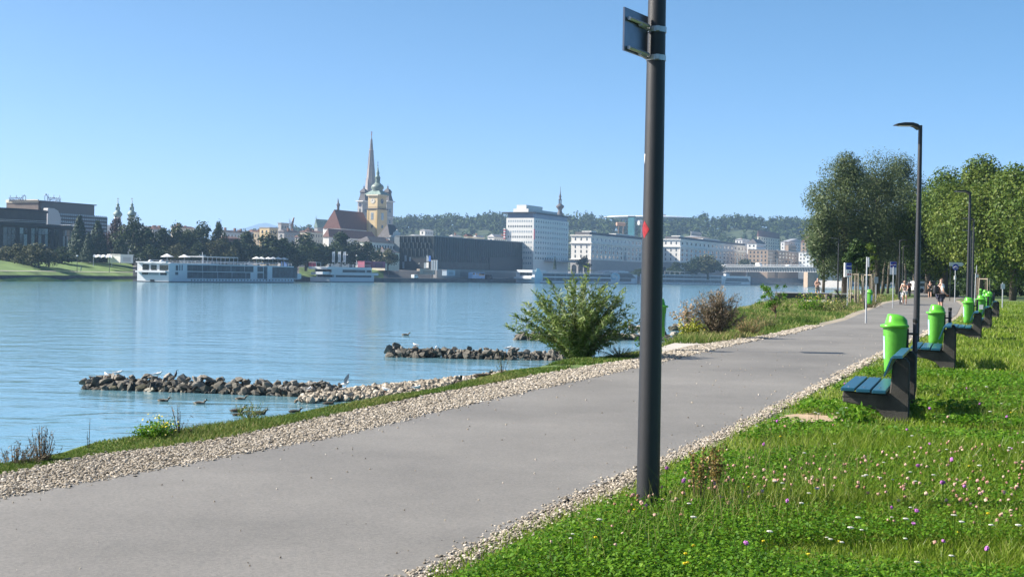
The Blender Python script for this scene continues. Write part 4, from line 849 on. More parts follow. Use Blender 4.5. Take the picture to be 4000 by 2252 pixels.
# stepped gable house next to the museum
s = Bld("gabled_house", "white house front with a curved gable between the clock tower and the museum", 1522, 790, 1572, 1478, 927, M_whitep); s.hip(M_slate, 8)
g0, g1 = s.R(1525, 930)[0], s.R(1570, 930)[0]; gw = g1 - g0; MB().prism([(g0 - 1, s.z), (g1 + 1, s.z), (g1 + 1, s.z + 1.2), (g1 - gw * .2, s.z + 1.6), (g1 - gw * .24, s.z + 3.2), (g1 - gw * .38, s.z + 3.6), (g0 + gw / 2, s.z + 5), (g0 + gw * .38, s.z + 3.6), (g0 + gw * .24, s.z + 3.2), (g0 + gw * .2, s.z + 1.6), (g0 - 1, s.z + 1.2)], -.6, -.02).build("curved_gable", M_whitep, s.t); windows(s.t, 'R', 1, s.X - 1, s.z - 9, s.z - 1, 5, 2, .35, .5)
# statue
p = D(1140, 905, 880); t_ = thing("statue", "brown standing figure beside a tall white wing on a rooftop", "statue", tuple(p)); k = 880 / F
b_ = skin("figure", [(0, 0, 0), (0, 0, 16 * k), (.3 * k, 0, 28 * k), (2.5 * k, 0, 36 * k), (4 * k, 0, 44 * k), (6 * k, 0, 52 * k), (9 * k, 0, 56 * k), (1 * k, -1, 38 * k), (5 * k, -1, 32 * k)], [(0, 1), (1, 2), (2, 3), (3, 4), (4, 5), (5, 6), (3, 7), (7, 8)], [.5, .55, .75, .7, .75, .55, .6, .25, .22], mat("bronze_statue", (.22, .15, .12), rough=.6), t_, 2, 2)
MB().prism([(-7 * k, 4 * k), (-4 * k, 2 * k), (-4.5 * k, 30 * k), (-6 * k, 40 * k), (-10 * k, 52 * k), (-8.5 * k, 30 * k)], -.4, .1).build("wing", M_whitep, t_); MB().bx(-2.5, 2.5, -2, 2, -10, -.01).build("plinth", M_greyp, t_)
# glass art museum
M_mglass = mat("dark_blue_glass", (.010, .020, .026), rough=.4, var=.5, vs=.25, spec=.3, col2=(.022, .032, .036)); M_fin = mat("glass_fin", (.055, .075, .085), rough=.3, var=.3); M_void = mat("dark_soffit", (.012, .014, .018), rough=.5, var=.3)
s = Bld("glass_museum", "long dark blue glass museum box with vertical fins, left of the white tower block", 1696, 775, 2152, 1546, 923, M_mglass, zb=3); X, Yd = s.X, s.Yd; zb2 = s.L(1620, 1008)[1]; zt = s.z
y0_, y1_ = s.L(1690, 950)[0], s.L(1548, 950)[0]
nf = 26
for j, (q0, q1) in enumerate(((924, 946), (947, 969), (970, 1000))):
    for i in range(nf // 3):
        y = y0_ + (i + (.5 if j % 2 else 1)) * (y1_ - y0_) / 9; MB().bx(-.9, -.02, y - .13, y + .13, s.L(1620, q1)[1], s.L(1620, q0)[1]).build("fin", M_fin, s.t)
for i in range(58): x = (i + .5) * X / 58; MB().bx(x - .07, x + .07, -.35, -.01, zt - 14.5, zt).build("fin", M_fin, s.t)
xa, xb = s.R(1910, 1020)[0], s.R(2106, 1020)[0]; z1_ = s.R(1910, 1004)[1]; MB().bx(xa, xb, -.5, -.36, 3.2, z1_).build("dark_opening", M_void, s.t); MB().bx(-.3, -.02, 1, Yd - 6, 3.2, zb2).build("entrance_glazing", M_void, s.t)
s.band("roof_edge", mat("museum_edge", (.14, .16, .17), rough=.4), zt, zt + .5, .25)
MB().bx(-.6, .8, Yd - 3, Yd + .6, 3, zt - .3).build("corner_pier", mat("grey_glass_pier", (.17, .20, .22), rough=.4, var=.2), s.t)
for (p0, p1, q0, q1, m_) in ((1582, 1590, 996, 1020, M_skyp), (1600, 1607, 1004, 1020, M_skyp), (1668, 1676, 996, 1021, M_skyp), (1677, 1684, 998, 1020, M_bluep), (1574, 1581, 1022, 1047, M_skyp), (1658, 1666, 1026, 1047, M_skyp), (1667, 1676, 1024, 1046, M_whitep)):
    ya_, za_ = s.L(p1, q1); yb_, zb_ = s.L(p0, q0); MB().bx(-.6, -.45, ya_, yb_, za_, zb_).build("poster", m_, s.t)
# white tower block
M_panel = mat("white_facade_panel", (.60, .59, .56), rough=.5, var=.06, vs=.4)
s = Bld("tower_block", "white ten storey tower block with a slab roof, rising behind the glass museum", 2086, 885, 2222, 1978, 851, M_panel, zb=3); X, Yd = s.X, s.Yd
for j in range(9):
    za_ = s.L(2030, 862 + j * 20.5 + 6)[1]; zb_ = s.L(2030, 862 + j * 20.5 - 4)[1]
    windows(s.t, 'L', Yd - 1, 1, za_, zb_, 11, 1, .5, .8, M_skyp if j not in (1, 3) else M_pane)
    if j < 8: windows(s.t, 'R', 2, X - 2, za_ - .0, zb_, 14, 1, .42, .75, M_pane)
s.band("recessed_storey", mat("blue_glass_band", (.06, .10, .18), rough=.2), s.z, s.z + 3.2, -.8); s.band("slab_roof", M_anth, s.z + 3.2, s.z + 3.9, 1.6); MB().bx(0 + 2, X * .85, Yd * .25, Yd * .8, s.z + 3.91, s.z + 6.3).build("penthouse", M_whitep, s.t); MB().bx(3, X * .5, Yd * .35, Yd * .7, s.z + 6.31, s.z + 8.9).build("plant_room", M_panel, s.t)
ng = MB()
M_sgn = mat("neon_red", (.45, .06, .10), rough=.5)
yy = Yd + .6
for k in range(8): MB().bx(-1.6, -.1, yy - .6, yy + .6, s.L(1978, 892 + k * 5.2 + 4)[1], s.L(1978, 892 + k * 5.2)[1]).build("sign_segment", M_whitep if k % 2 == 0 else M_sgn, s.t)
for k in range(5): MB().bx(-.35 + .1, .9, -.55, -.09, s.R(2090, 896 + k * 8 + 6)[1], s.R(2090, 896 + k * 8)[1]).build("sign_letter", M_sgn, s.t)
MB().bx(X * .3, X + 8, -6, -.1, s.R(2200, 1022)[1] - .3, s.R(2200, 1018)[1] + .3).build("canopy", M_sheet, s.t)
# onion spire behind the tower block
t_ = thing("onion_spire", "dark slender onion dome spire behind the right end of the white tower block", "tower", (*D(2186, 900, 1150)[:2], 0)); kk = 1150 / F; pz = lambda py: D(2186, py, 1150)[2]
MB().lathe([(13 * kk, 4), (13 * kk, pz(835)), (9 * kk, pz(828)), (7 * kk, pz(822)), (10 * kk, pz(815)), (16 * kk, pz(809)), (15.5 * kk, pz(804)), (8 * kk, pz(798)), (5 * kk, pz(795))], 14).build("dome", M_slate, t_, smooth=True)
l_ = MB()
for i in range(6): a = i * math.pi / 3; l_.bx(4.6 * kk * math.cos(a) - .25, 4.6 * kk * math.cos(a) + .25, 4.6 * kk * math.sin(a) - .25, 4.6 * kk * math.sin(a) + .25, pz(796), pz(781))
l_.build("lantern", M_slate, t_); MB().lathe([(7 * kk, pz(781)), (5 * kk, pz(777)), (3 * kk, pz(773)), (5.5 * kk, pz(769)), (4 * kk, pz(764)), (2 * kk, pz(757)), (1 * kk, pz(745)), (.6 * kk, pz(728))], 10).build("spire", M_slate, t_, smooth=True)
# two bridgehead buildings
M_stonew = mat("white_stone_facade", (.63, .61, .57), rough=.8, var=.06, vs=.3); M_plinth = mat("grey_stone_plinth", (.30, .29, .28), rough=.85, var=.12, vs=.3)
for (pc, pr, pl, Y, top, bot, nR, lab) in ((2309, 2600, 2232, 985, 921, 1014, 20, "left white stone bridgehead building with tall pilasters, beside the white tower block"), (2657, 2921, 2586, 1110, 937, 1024, 17, "right white stone bridgehead building with tall pilasters, right of the foreground lamp post")):
    s = Bld("bridgehead_building", lab, pc, Y, pr, pl, top, M_stonew, zb=2, group="pair of white bridgehead buildings"); X, Yd = s.X, s.Yd; H = lambda py: s.L(pc, py)[1]
    zpl = H(bot); zco = H(top + (bot - top) * .32); MB().bx(-.35, X + .35, -.35, Yd + .35, 2, zpl).build("plinth", M_plinth, s.t); s.band("plinth_cornice", M_stonew, zpl + .01, zpl + .5, .7); s.band("cornice", M_stonew, zco, zco + .9, .9); s.band("roof_cornice", M_stonew, s.z, s.z + .8, .8)
    MB().bx(2, X - 2, 2, Yd - 2, s.z + .81, s.z + 3).build("attic", M_slate, s.t); MB().bx(4, 14, 1.5, 9, s.z + 3.01, s.z + 3.8).build("roof_terrace", M_whitep, s.t); MB().bx(X * .35, X * .6, 3, 9, s.z + 3.01, s.z + 3.9).build("roof_terrace", M_whitep, s.t)
    hh = (zco - zpl); a_ = s.z - zco
    windows(s.t, 'R', 0, X, zco + 1.2, s.z - .4, nR, 1, .32, .5); windows(s.t, 'R', 0, X, zpl + .8, zco - .6, nR, 3, .32, .62); windows(s.t, 'L', 1, Yd - 1, zco + 1.2, s.z - .4, 3, 1, .22, .5); windows(s.t, 'L', 1, Yd - 1, zpl + .8, zco - .6, 3, 3, .2, .62)
    for i in range(nR + 1): x = i * X / nR; MB().bx(x - .55, x + .55, -.4, -.01, zpl + .55, zco - .01).build("pilaster", M_stonew, s.t)
    for i in range(3):
        y = Yd * (i + .5) / 3; q = MB(); r_ = Yd / 9; zs = 2 + (zpl - 2) * .55; q.prism([(y - r_, 2.2), (y + r_, 2.2)] + [(y + r_ * math.cos(a), zs + r_ * math.sin(a)) for a in np.linspace(0, math.pi, 12)], -.5, -.36, 'yz'); q.build("arch", M_dpane, s.t)
    if nR == 20:
        xq = s.R(2440, 1010)[0]; MB().prism([(xq - 3, zpl + .5), (xq + 3, zpl + .5), (xq + 2.2, zpl + 3), (xq, zpl + 4.6), (xq - 2.2, zpl + 3)], -.9, -.41).build("portal_gable", M_plinth, s.t)
# stadium roof on the hill, teal tower
t_ = thing("stadium", "low white disc shaped stadium roof lying on the wooded hill", "stadium", (*D(2540, 855, 2020)[:2], 0)); pz = lambda py: D(2540, py, 2020)[2]; k = 2020 / F
MB().lathe([(140 * k, pz(862)), (178 * k, pz(853)), (182 * k, pz(850)), (150 * k, pz(846)), (60 * k, pz(843))], 48, sy=.6).build("roof", mat("white_membrane", (.7, .72, .75), rough=.4), t_, smooth=True); MB().lathe([(150 * k, pz(890)), (150 * k, pz(858))], 40, sy=.6).build("stand", mat("blue_grey_stand", (.2, .26, .36), rough=.5), t_); MB().bx(-4, 4, -2, 2, pz(846), pz(836)).tube([(0, 0, pz(836)), (0, 0, pz(828))], .5, 6).build("mast_hut", M_sheet, t_).location = (50 * k, 0, 0)
s = Bld("teal_tower", "narrow teal glass tower beside a brown copper tank, left of the foreground lamp post", 2478, 1250, 2482, 2454, 847, M_teal, cat="tower"); windows(s.t, 'L', .5, s.Yd - .5, s.z - 14, s.z - 1, 2, 3, .8, .8, M_teal); s.band("cap", M_anth, s.z, s.z + 1, .3)
p = D(2425, 875, 1240); t_ = thing("tank", "brown horizontal tank on stilts left of the teal tower", "tank", tuple(p)); MB().tube([(-4, 0, 0), (4, 3, 0)], 1.7, 14).build("vessel", mat("copper_tank", (.40, .24, .16), rough=.5, var=.2), t_); MB().bx(-2.5, -1.5, -.5, .5, -12, -2).bx(2, 3, 1.5, 2.5, -12, -2).build("stilt", M_ochre, t_)
p = D(2507, 870, 1245); t_ = thing("tank", "grey horizontal tank right of the teal tower", "tank", tuple(p)); MB().tube([(-3, 0, 0), (3, 3, 0)], 2.4, 14).build("vessel", M_sheet, t_); MB().bx(-.5, .5, .5, 1.5, -14, -1.5).build("stilt", M_sheet, t_)
# bridge
A = D(2760, 1040, 1130); Bq = D(3640, 1050, 880); dv = Bq[:2] - A[:2]; LB = np.linalg.norm(dv); t_ = thing("bridge", "long grey steel girder bridge crossing the river at the right", "bridge", (A[0], A[1], 0), math.atan2(dv[1], dv[0]))
M_steel = mat("grey_bridge_steel", (.17, .185, .20), rough=.6, var=.12, vs=.2); zt, zb_ = D(3000, 1040, 1060)[2], D(3000, 1061, 1060)[2]
MB().bx(0, LB, 0, 13, zt - .9, zt).build("deck", M_steel, t_); MB().bx(0, LB, 2.5, 10, zb_, zt - .91).build("girder", M_steel, t_)
for i in range(84): x = (i + .5) * LB / 84; q = MB(); q.prism([(.2, zt - .95), (2.49, zt - .95), (2.49, zb_ + .1), (1.6, zb_ + .1)], x - .12, x + .12, 'yz'); q.build("rib", M_sheet, t_)
MB().bx(0, LB, 1.6, 2.45, zb_ - .1, zb_ + .09).build("lower_flange", M_sheet, t_)
r_ = MB()
for k in (.6, 1.2): r_.tube([(0, .3, zt + k), (LB, .3, zt + k)], .09, 4)
for i in range(60): x = i * LB / 60; r_.tube([(x, .3, zt), (x, .3, zt + 1.2)], .07, 4)
r_.build("railing", M_rail, t_)
xp = np.dot(D(3182, 1060, 1010)[:2] - A[:2], dv / LB); MB().bx(xp - 2.5, xp + 2.5, 1.5, 12, -4, zb_ - .11).build("pier", M_ochre, t_); MB().bx(xp + 2.51, xp + 40, 9, 11.5, -4, zb_ - .11).build("abutment_wall", M_plinth, t_)
for i, px in enumerate((2905, 2963, 3010, 3052, 3078, 3135, 3183)):
    x = LB * (px - 2760) / 880 * 1.02; l_ = thing("bridge_lamp", ("first", "second", "third", "fourth", "fifth", "sixth", "seventh")[i] + " white lamp mast from the left end of the bridge", "street lamp", (A[0] + dv[0] / LB * x, A[1] + dv[1] / LB * x, zt), 0, "lamp masts on the bridge"); hh = (6, 4, 9, 5, 5.5, 5, 9)[i]
    MB().tube([(0, 0, 0), (0, 0, hh)], .10, 6).build("mast", M_rail, l_); MB().bx(-.7, .7, -.15, .15, hh, hh + .25).build("lamp_head", M_whitep, l_)
# vehicles
M_tyre = mat("tyre", (.02, .02, .02), rough=.8); M_vwin = glass("vehicle_glass", (.02, .025, .03), .1)
def vehicle(name, label, px, Y, z, L, H, W, m_, prof, ang, cat, wins, wheels=(.2, .8), sc_=1.0, group=None):
    p = gx(px, Y, z); t_ = thing(name, label, cat, (p[0], p[1], z), ang, group); poly = [((a - .5) * L, .25 + b_ * (H - .25)) for a, b_ in prof]; MB().prism(poly, -W / 2, W / 2).build("body", m_, t_)
    for a0, a1, b0, b1 in wins: MB().bx((a0 - .5) * L, (a1 - .5) * L, -W / 2 - .02, W / 2 + .02, .25 + b0 * (H - .25), .25 + b1 * (H - .25)).build("window", M_vwin, t_)
    for a in wheels: MB().tube([((a - .5) * L, -W / 2 - .03, .33), ((a - .5) * L, W / 2 + .03, .33)], .33, 12).build("wheel", M_tyre, t_)
    return t_
VAN = [(0, 0), (1, 0), (1, .35), (.92, .5), (.80, .97), (.74, 1), (.02, 1), (0, .9)]; CAR = [(0, .05), (1, .05), (1, .5), (.80, .58), (.66, 1), (.28, 1), (.12, .6), (0, .55)]; BUS = [(0, 0), (1, 0), (1, .75), (.97, .98), (.94, 1), (.02, 1), (0, .96)]
bang = math.atan2(dv[1], dv[0])
def bridge_pt(px): x = LB * (px - 2760) / 880; return A[1] + dv[1] / LB * (x)
vehicle("white_van", "white delivery van driving on the bridge", 2964, bridge_pt(2990) + 4, zt + .01, 6.4, 2.7, 2.1, M_white, VAN, bang, "van", [(.80, .90, .52, .85)])
vehicle("white_car", "white car on the bridge right of the delivery van", 3077, bridge_pt(3100) + 4, zt + .01, 4.4, 1.5, 1.8, M_white, CAR, bang, "car", [(.2, .72, .6, .92)])
vehicle("pale_car", "small pale car at the left end of the bridge", 2830, bridge_pt(2850) + 4, zt + .01, 4.2, 1.5, 1.8, M_white, CAR, bang, "car", [(.2, .72, .6, .92)])
vehicle("white_car", "white car parked on the quay below the museum entrance", 1620, 712, -.9, 4.6, 1.9, 1.9, M_white, VAN, BANG, "car", [(.1, .6, .5, .88), (.7, .86, .5, .88)])
vehicle("blue_coach", "pale blue coach parked on the quay below the museum", 1862, 790, -.9, 17, 3.9, 2.6, mat("coach_paint", (.30, .45, .66), rough=.3, var=.2, vs=.4), BUS, BANG, "bus", [(.03, .2, .62, .9), (.3, .42, .62, .9), (.5, .97, .45, .9)], (.15, .75))
vehicle("dark_minibus", "dark minibus parked on the quay right behind the coach", 1908, 812, -.9, 7, 2.6, 2.1, M_anth, VAN, BANG, "van", [(.1, .7, .5, .88)])
# quay furniture
def qbox(name, label, cat, p0, p1, q0, q1, Y, m_, depth=3.0, ang=BANG, group=None, zb=None):
    s = Site(p0, Y, ang, q1); x1, z0_ = s.R(p1, q1); z0_ = s.R(p0, q1)[1] if zb is None else zb; z1_ = s.R(p0, q0)[1]; t_ = thing(name, label, cat, s.loc, s.a, group); return t_, x1, z0_, z1_, depth, m_
def qb(*a, part="body", roof=None, **k):
    t_, x, z0_, z1_, dp, m_ = qbox(*a, **k); MB().bx(0, x, 0, dp, z0_, z1_).build(part, m_, t_)
    if roof: MB().bx(-.2, x + .2, -.2, dp + .2, z1_ + .01, z1_ + .25).build("roof", roof, t_)
    MB().bx(x * .2, x * .8, -.06, -.01, z0_ + (z1_ - z0_) * .15, z0_ + (z1_ - z0_) * .75).build("front_panel", mm("front_" + m_.name, np.array(m_.node_tree.nodes["Color Ramp"].color_ramp.elements[0].color[:3]) * .75), t_); return t_
qb("pink_box", "bright pink upright box on the lawn above the white tour boat's stern", "kiosk", 1219, 1233, 1022, 1041, 640, M_pink, 2.0)
qb("maroon_container", "dark maroon container right behind the bright pink box", "container", 1234, 1268, 1022, 1042, 650, M_maroon, 3)
t_, x, z0_, z1_, dp, m_ = qbox("pink_portal", "pink container with a square opening, above the tour boat's bow", "container", 1424, 1450, 1019, 1046, 655, mat("dusty_pink", (.42, .12, .18), rough=.6)); MB().bx(0, x, 0, 4, z1_ - .5, z1_).bx(0, x, 0, 4, z0_, z0_ + .4).bx(0, .5, 0, 4, z0_, z1_).bx(x - .5, x, 0, 4, z0_, z1_).bx(.5, x - .5, 3.8, 4, z0_, z1_).build("frame", m_, t_)
qb("red_container", "long dusty red container right of the pink container with the opening", "container", 1455, 1505, 1020, 1046, 665, mat("dusty_red", (.32, .08, .13), rough=.7, var=.2, vs=.3), 3)
qb("blue_container", "bright blue container behind the bow of the big cruise ship", "container", 1120, 1158, 1019, 1040, 622, M_bluep, 3)
qb("white_kiosk", "white flat kiosk on the far lawn right of the white tent", "kiosk", 470, 520, 995, 1026, 500, M_whitep, 6, roof=M_whitep)
qb("blue_grey_kiosk", "pale blue-grey kiosk on the quay in front of the museum", "kiosk", 1745, 1777, 1055, 1076, 755, mat("pale_blue_cabin", (.35, .43, .5), rough=.6), 3, roof=M_sheet)
qb("retaining_wall", "sunlit beige retaining wall below the left end of the museum", "wall", 1640, 1700, 1049, 1071, 735, mat("beige_wall", (.45, .37, .30), rough=.85, var=.1), 2)
qb("retaining_wall", "long blue-grey retaining wall in the shade between quay and museum", "wall", 1705, 2110, 1050, 1085, 762, M_plinth, 2)
for i, (px, lab) in enumerate(((1689, "left of the three white banners in front of the museum"), (1698, "middle of the three white banners in front of the museum"), (1707, "right of the three white banners in front of the museum"))):
    s = Site(px - 4, 740 + i * 4, BANG - .9, 1016); t_ = thing("white_banner", lab, "banner", s.loc, s.a, "white banners before the museum"); x, z1_ = s.R(px + 4, 1016); z0_ = s.R(px, 1055)[1]
    q = MB(); n_ = 8
    for k in range(n_ + 1): q.v += [(x * k / n_, .25 * math.sin(k * 1.7), z0_), (x * k / n_ * .9, .2 * math.sin(k * 1.7), z1_)]
    q.f = [(2 * k, 2 * k + 2, 2 * k + 3, 2 * k + 1) for k in range(n_)]; q.build("cloth", M_white, t_); MB().tube([(0, .4, -1), (0, .4, z1_ + .3)], .06, 5).build("pole", M_galv, t_)
M_flag = mat("pale_flag", (.62, .64, .66), rough=.7, var=.1, vs=.5)
for i, (px, lab) in enumerate(((1304, "left one of three tall flags behind the tour boat"), (1327, "middle one of three tall flags behind the tour boat"), (1347, "right one of three tall flags behind the tour boat, the palest"))):
    p = D(px + 3, 1040, 640); t_ = thing("flag", lab, "flag", (p[0], p[1], 0), 0, "flags behind the tour boat"); zt_ = D(px, 982, 640)[2]; zb_ = D(px, 1023, 640)[2]; MB().tube([(0, 0, 0), (0, 0, zt_ + .2)], .08, 6).build("pole", M_rail, t_)
    q = MB(); n_ = 10
    for k in range(n_ + 1): z = zb_ + (zt_ - zb_) * k / n_; sw = .25 * math.sin(k * .7 + i); q.v += [(-.06, sw * .3, z), (-1.25 - .1 * math.sin(k * .9 + i), sw, z - .15)]
    q.f = [(2 * k, 2 * k + 2, 2 * k + 3, 2 * k + 1) for k in range(n_)]; c_ = q.build("cloth", M_flag, t_)
    q = MB()
    for k in range(6): z = zb_ + (zt_ - zb_) * (.2 + .1 * k); q.bx(-.85, -.4, -.32, -.30, z, z + .3)
    q.build("lettering_marks", mat("grey_flag_marks", (.25, .25, .28)), c_)
# white umbrellas on the far promenade
um = MB(); um.lathe([(3.1, 2.55), (3.0, 2.62), (0.05, 4.0)], 8); umc = um.mesh("canopy", M_white); ump = MB().tube([(0, 0, 0), (0, 0, 3.9)], .09, 6).mesh("pole", M_rail)
for px, py, Y, k, lab in ((653, 990, 505, .85, "larger white umbrella above the cruise ship's left part"), (720, 993, 520, .78, "second white umbrella from the left above the cruise ship"), (1003, 1001, 580, .72, "leftmost umbrella of the group above the ship's bow"), (1022, 1002, 588, .70, "second umbrella of the group above the ship's bow"), (1048, 1003, 592, .66, "third umbrella of the group above the ship's bow"), (1066, 1002, 597, .66, "fourth umbrella of the group above the ship's bow"), (1086, 1003, 602, .68, "fifth umbrella of the group above the ship's bow"), (1109, 1004, 606, .74, "rightmost umbrella of the group above the ship's bow")):
    p = D(px, py, Y); t_ = thing("white_umbrella", lab, "umbrella", (p[0], p[1], p[2] - 4.0 * k), 0, "white umbrellas on the far promenade"); t_.scale = (k, k, k); obj("canopy", umc, t_); obj("pole", ump, t_)
p = D(402, 1010, 500); t_ = thing("white_tent", "white wavy tent roof on the far lawn left of the white kiosk", "tent", (p[0], p[1], 0), .3); z1_ = D(402, 995, 500)[2]; z0_ = D(402, 1004, 500)[2]; q = MB()
for i in range(13): q.v += [(-3.6 + i * .58, -2, z0_ + .25 * math.cos(i * 1.9)), (-3.2 + i * .53, 1, z1_ + .15 * math.cos(i * 1.9)), (-3.6 + i * .58, 4, z0_)]
q.f = [(3 * i + j, 3 * i + 3 + j, 3 * i + 4 + j, 3 * i + 1 + j) for i in range(12) for j in (0, 1)]; q.build("canopy", M_white, t_)
for x in (-3.4, 3.2): MB().tube([(x, -1.8, 2), (x, -1.8, z0_)], .08, 6).build("pole", M_rail, t_)
# far promenade lamps and walkers
for i, (px, q0, q1, Y, lab) in enumerate(((301, 1001, 1055, 430, "lamp post on the far lawn left of the white tent"), (427, 1006, 1057, 450, "lamp post on the far lawn in front of the white tent"), (1164, 992, 1060, 620, "twin lamp mast right of the big cruise ship"), (1392, 999, 1040, 640, "lamp mast behind the tour boat"), (1356, 996, 1040, 640, "slim mast right of the palest flag"), (1637, 1030, 1062, 725, "lamp with round heads on the quay below the museum"))):
    p = D(px, q1, Y); t_ = thing("far_lamp", lab, "street lamp", (p[0], p[1], 0), 0, "lamp posts on the far bank"); za_, zb_ = D(px, q1, Y)[2], D(px, q0, Y)[2]; MB().tube([(0, 0, za_ - .5), (0, 0, zb_)], .09, 6).build("mast", M_anth, t_); MB().lathe([(.05, zb_), (.35, zb_ + .1), (.3, zb_ + .35), (.05, zb_ + .4)], 8).build("lamp_head", M_white, t_)
M_cl = [mat("walker_dark", (.03, .03, .04)), mat("walker_white", (.6, .6, .6)), mat("walker_green", (.10, .16, .12)), mat("walker_red", (.4, .06, .05))]
for i, (px, py, Y, m_, lab) in enumerate(((316, 1060, 428, 2, "person in green on the far bank path below the left lamp"), (1240, 1000, 0, 0, ""), (1316, 1076, 625, 3, "person standing by the tour boat's stern"), (1518, 1074, 690, 0, "person sitting at the quay edge left of the museum"))):
    if not Y: continue
    p = D(px, py, Y); skin("person", [(0, 0, 0), (.05, 0, .9), (0, 0, 1.4), (0, 0, 1.55), (0, 0, 1.72), (-.15, .2, 0), (.2, -.2, 1.0)], [(0, 1), (1, 2), (2, 3), (3, 4), (1, 5), (2, 6)], [.09, .17, .2, .08, .12, .09, .07], M_cl[m_], None, 1, 1).location = tuple(p); q = bpy.data.objects[[o.name for o in bpy.data.objects if o.name.startswith("person")][-1]]; tag(q, lab, "person")

# ------------------------------------------------------------------ ships
M_hull = mat("white_ship_paint", (.56, .58, .60), rough=.3, var=.04, vs=.2); M_boot = mat("dark_boot_stripe", (.02, .025, .04), rough=.4); M_sglass = mat("ship_glass", (.018, .030, .040), rough=.35, var=.6, vs=.35, spec=.25, col2=(.05, .07, .085)); M_curt = mat("cabin_curtain", (.25, .28, .30), rough=.7, var=.3, vs=.5); M_mull = mat("dark_mullion", (.09, .11, .12), rough=.5); M_port = mat("porthole", (.02, .025, .03), rough=.2)
class Ship(Site):
    def __init__(s, name, label, px, Y, pr, pl, wl, deck, cat="ship", bow=6.0, ang=BANG):
        Site.__init__(s, px, Y, ang, wl); s.t = thing(name, label, cat, s.loc, s.a); s.X = s.R(pr, wl)[0]; s.W = s.L(pl, wl)[0]; s.zd = D(px, deck, Y)[2]; X, W = s.X, s.W; b_ = bow
        zh = s.zd
        q = MB(); pl_ = [(0, 0), (X - b_, 0), (X - b_ * .3, W * .22), (X, W / 2), (X - b_ * .3, W * .78), (X - b_, W), (0, W)]; q.prism(pl_, WZ - .4, WZ + .35, 'xy'); q.build("waterline", M_boot, s.t)
        q = MB(); pl_ = [(-.03, -.05), (X - b_, -.05), (X - b_ * .3, W * .22), (X + .3, W / 2), (X - b_ * .3, W * .78), (X - b_, W + .05), (-.03, W + .05)]; q.prism(pl_, WZ + .36, zh, 'xy'); s.hull = q.build("hull", M_hull, s.t)
    def z(s, px, py): return s.R(px, py)[1]
    def glaz(s, p0, p1, q0, q1, name="glazing", m_=None, n=0, out=.12):
        x0, za_ = s.R(p0, q1); x1, _ = s.R(p1, q1); zb_ = s.R(p0, q0)[1]; g = MB().bx(x0, x1, -out, -.06, za_, zb_).build(name, m_ or M_sglass, s.t)
        if n:
            for i in range(1, n): x = x0 + (x1 - x0) * i / n; MB().bx(x - .09, x + .09, -out - .012, -out - .004, za_, zb_).build("mullion", M_mull if i % 3 else M_hull, g)
        return g
    def block(s, p0, p1, q0, q1, name, m_, y0=1.0, y1=None, base=None):
        x0, zb_ = s.R(p0, q0); x1, _ = s.R(p1, q0); za_ = s.R(p0, q1)[1] if base is None else base; return MB().bx(x0, x1, y0, (s.W - 1) if y1 is None else y1, za_, zb_).build(name, m_, s.t)
    def ports(s, p0, p1, q, n, r=.32):
        for i in range(n):
            px = p0 + (p1 - p0) * i / (n - 1); x, z = s.R(px, q); o = MB().lathe([(r, -.05), (r, .05)], 10).build("porthole", M_port, s.t); o.matrix_local = Matrix.Translation((x, -.07, z)) @ Matrix.Rotation(math.pi / 2, 4, 'X')
s = Ship("river_cruise_ship", "long white river cruise ship with two rows of cabin glass, moored at the left", 659, 470, 1163, 536, 1100, 1028, bow=3)
for q0, q1, p1 in ((1034, 1058, 989), (1061, 1086, 977)): s.glaz(731, p1, q0, q1, n=14 if q0 < 1050 else 13)
s.glaz(1005, 1027, 1041, 1061); s.glaz(1005, 1027, 1065, 1087); s.glaz(1030, 1043, 1041, 1089); s.glaz(1063, 1160, 1042, 1085)
s.ports(748, 1150, 1093.5, 34); s.glaz(686, 695, 1036, 1056, "window"); s.glaz(700, 703, 1034, 1056, "window"); s.glaz(709, 712, 1034, 1056, "window"); s.glaz(684, 695, 1062, 1073, "window")
# stern balconies on the end face
yl_ = lambda px: s.L(px, 1060)[0]; zl = lambda py: s.L(600, py)[1]
for (p0, p1, q0, q1) in ((557, 582, 1032, 1054), (590, 612, 1034, 1054), (624, 650, 1034, 1055), (662 - 12, 657, 1034, 1054)): MB().bx(-.14, -.06, yl_(p1), yl_(p0), zl(q1), zl(q0)).build("stern_window", M_dpane, s.t)
for (p0, p1) in ((556, 580), (582, 620), (627, 652)): MB().bx(-.14, -.06, yl_(p1), yl_(p0), zl(1073), zl(1064)).build("stern_window", M_dpane if p0 != 582 else M_curt, s.t)
MB().bx(-1.6, -.04, .3, s.W - .3, zl(1063), zl(1057)).build("balcony", M_hull, s.t); MB().bx(-1.3, -.04, .3, s.W - .3, zl(1026), zl(1022) + .1).build("stern_canopy", M_hull, s.t)
MB().bx(-.16, -.06, yl_(604), yl_(588), zl(1101), zl(1091)).build("anchor_pocket", M_port, s.t)
for px in (576, 620): y = yl_(px); MB().lathe([(.75, zl(1024)), (.9, zl(1020)), (.5, zl(1015)), (.05, zl(1013))], 10, cx=1.5, cy=y).build("radar_dome", M_hull, s.t, smooth=True)
MB().bx(2, 30, 1, s.W - 1, s.zd + .01, s.zd + .25).build("sun_deck", M_hull, s.t)
rl = MB()
for y in (.2, s.W - .2):
    for k in (.6, 1.15): rl.tube([(6, y, s.zd + k), (s.X - 4, y, s.zd + k)], .05, 4)
    for x in np.arange(6, s.X - 4, 2.2): rl.tube([(x, y, s.zd), (x, y, s.zd + 1.15)], .05, 4)
rl.build("railing", M_rail, s.t)
x0, zt_ = s.R(795, 1003, 3); x1 = s.R(930, 1005, 3)[0]; aw = MB().bx(x0, x1, 3, s.W - 3, zt_, zt_ + .25).build("awning", M_hull, s.t)
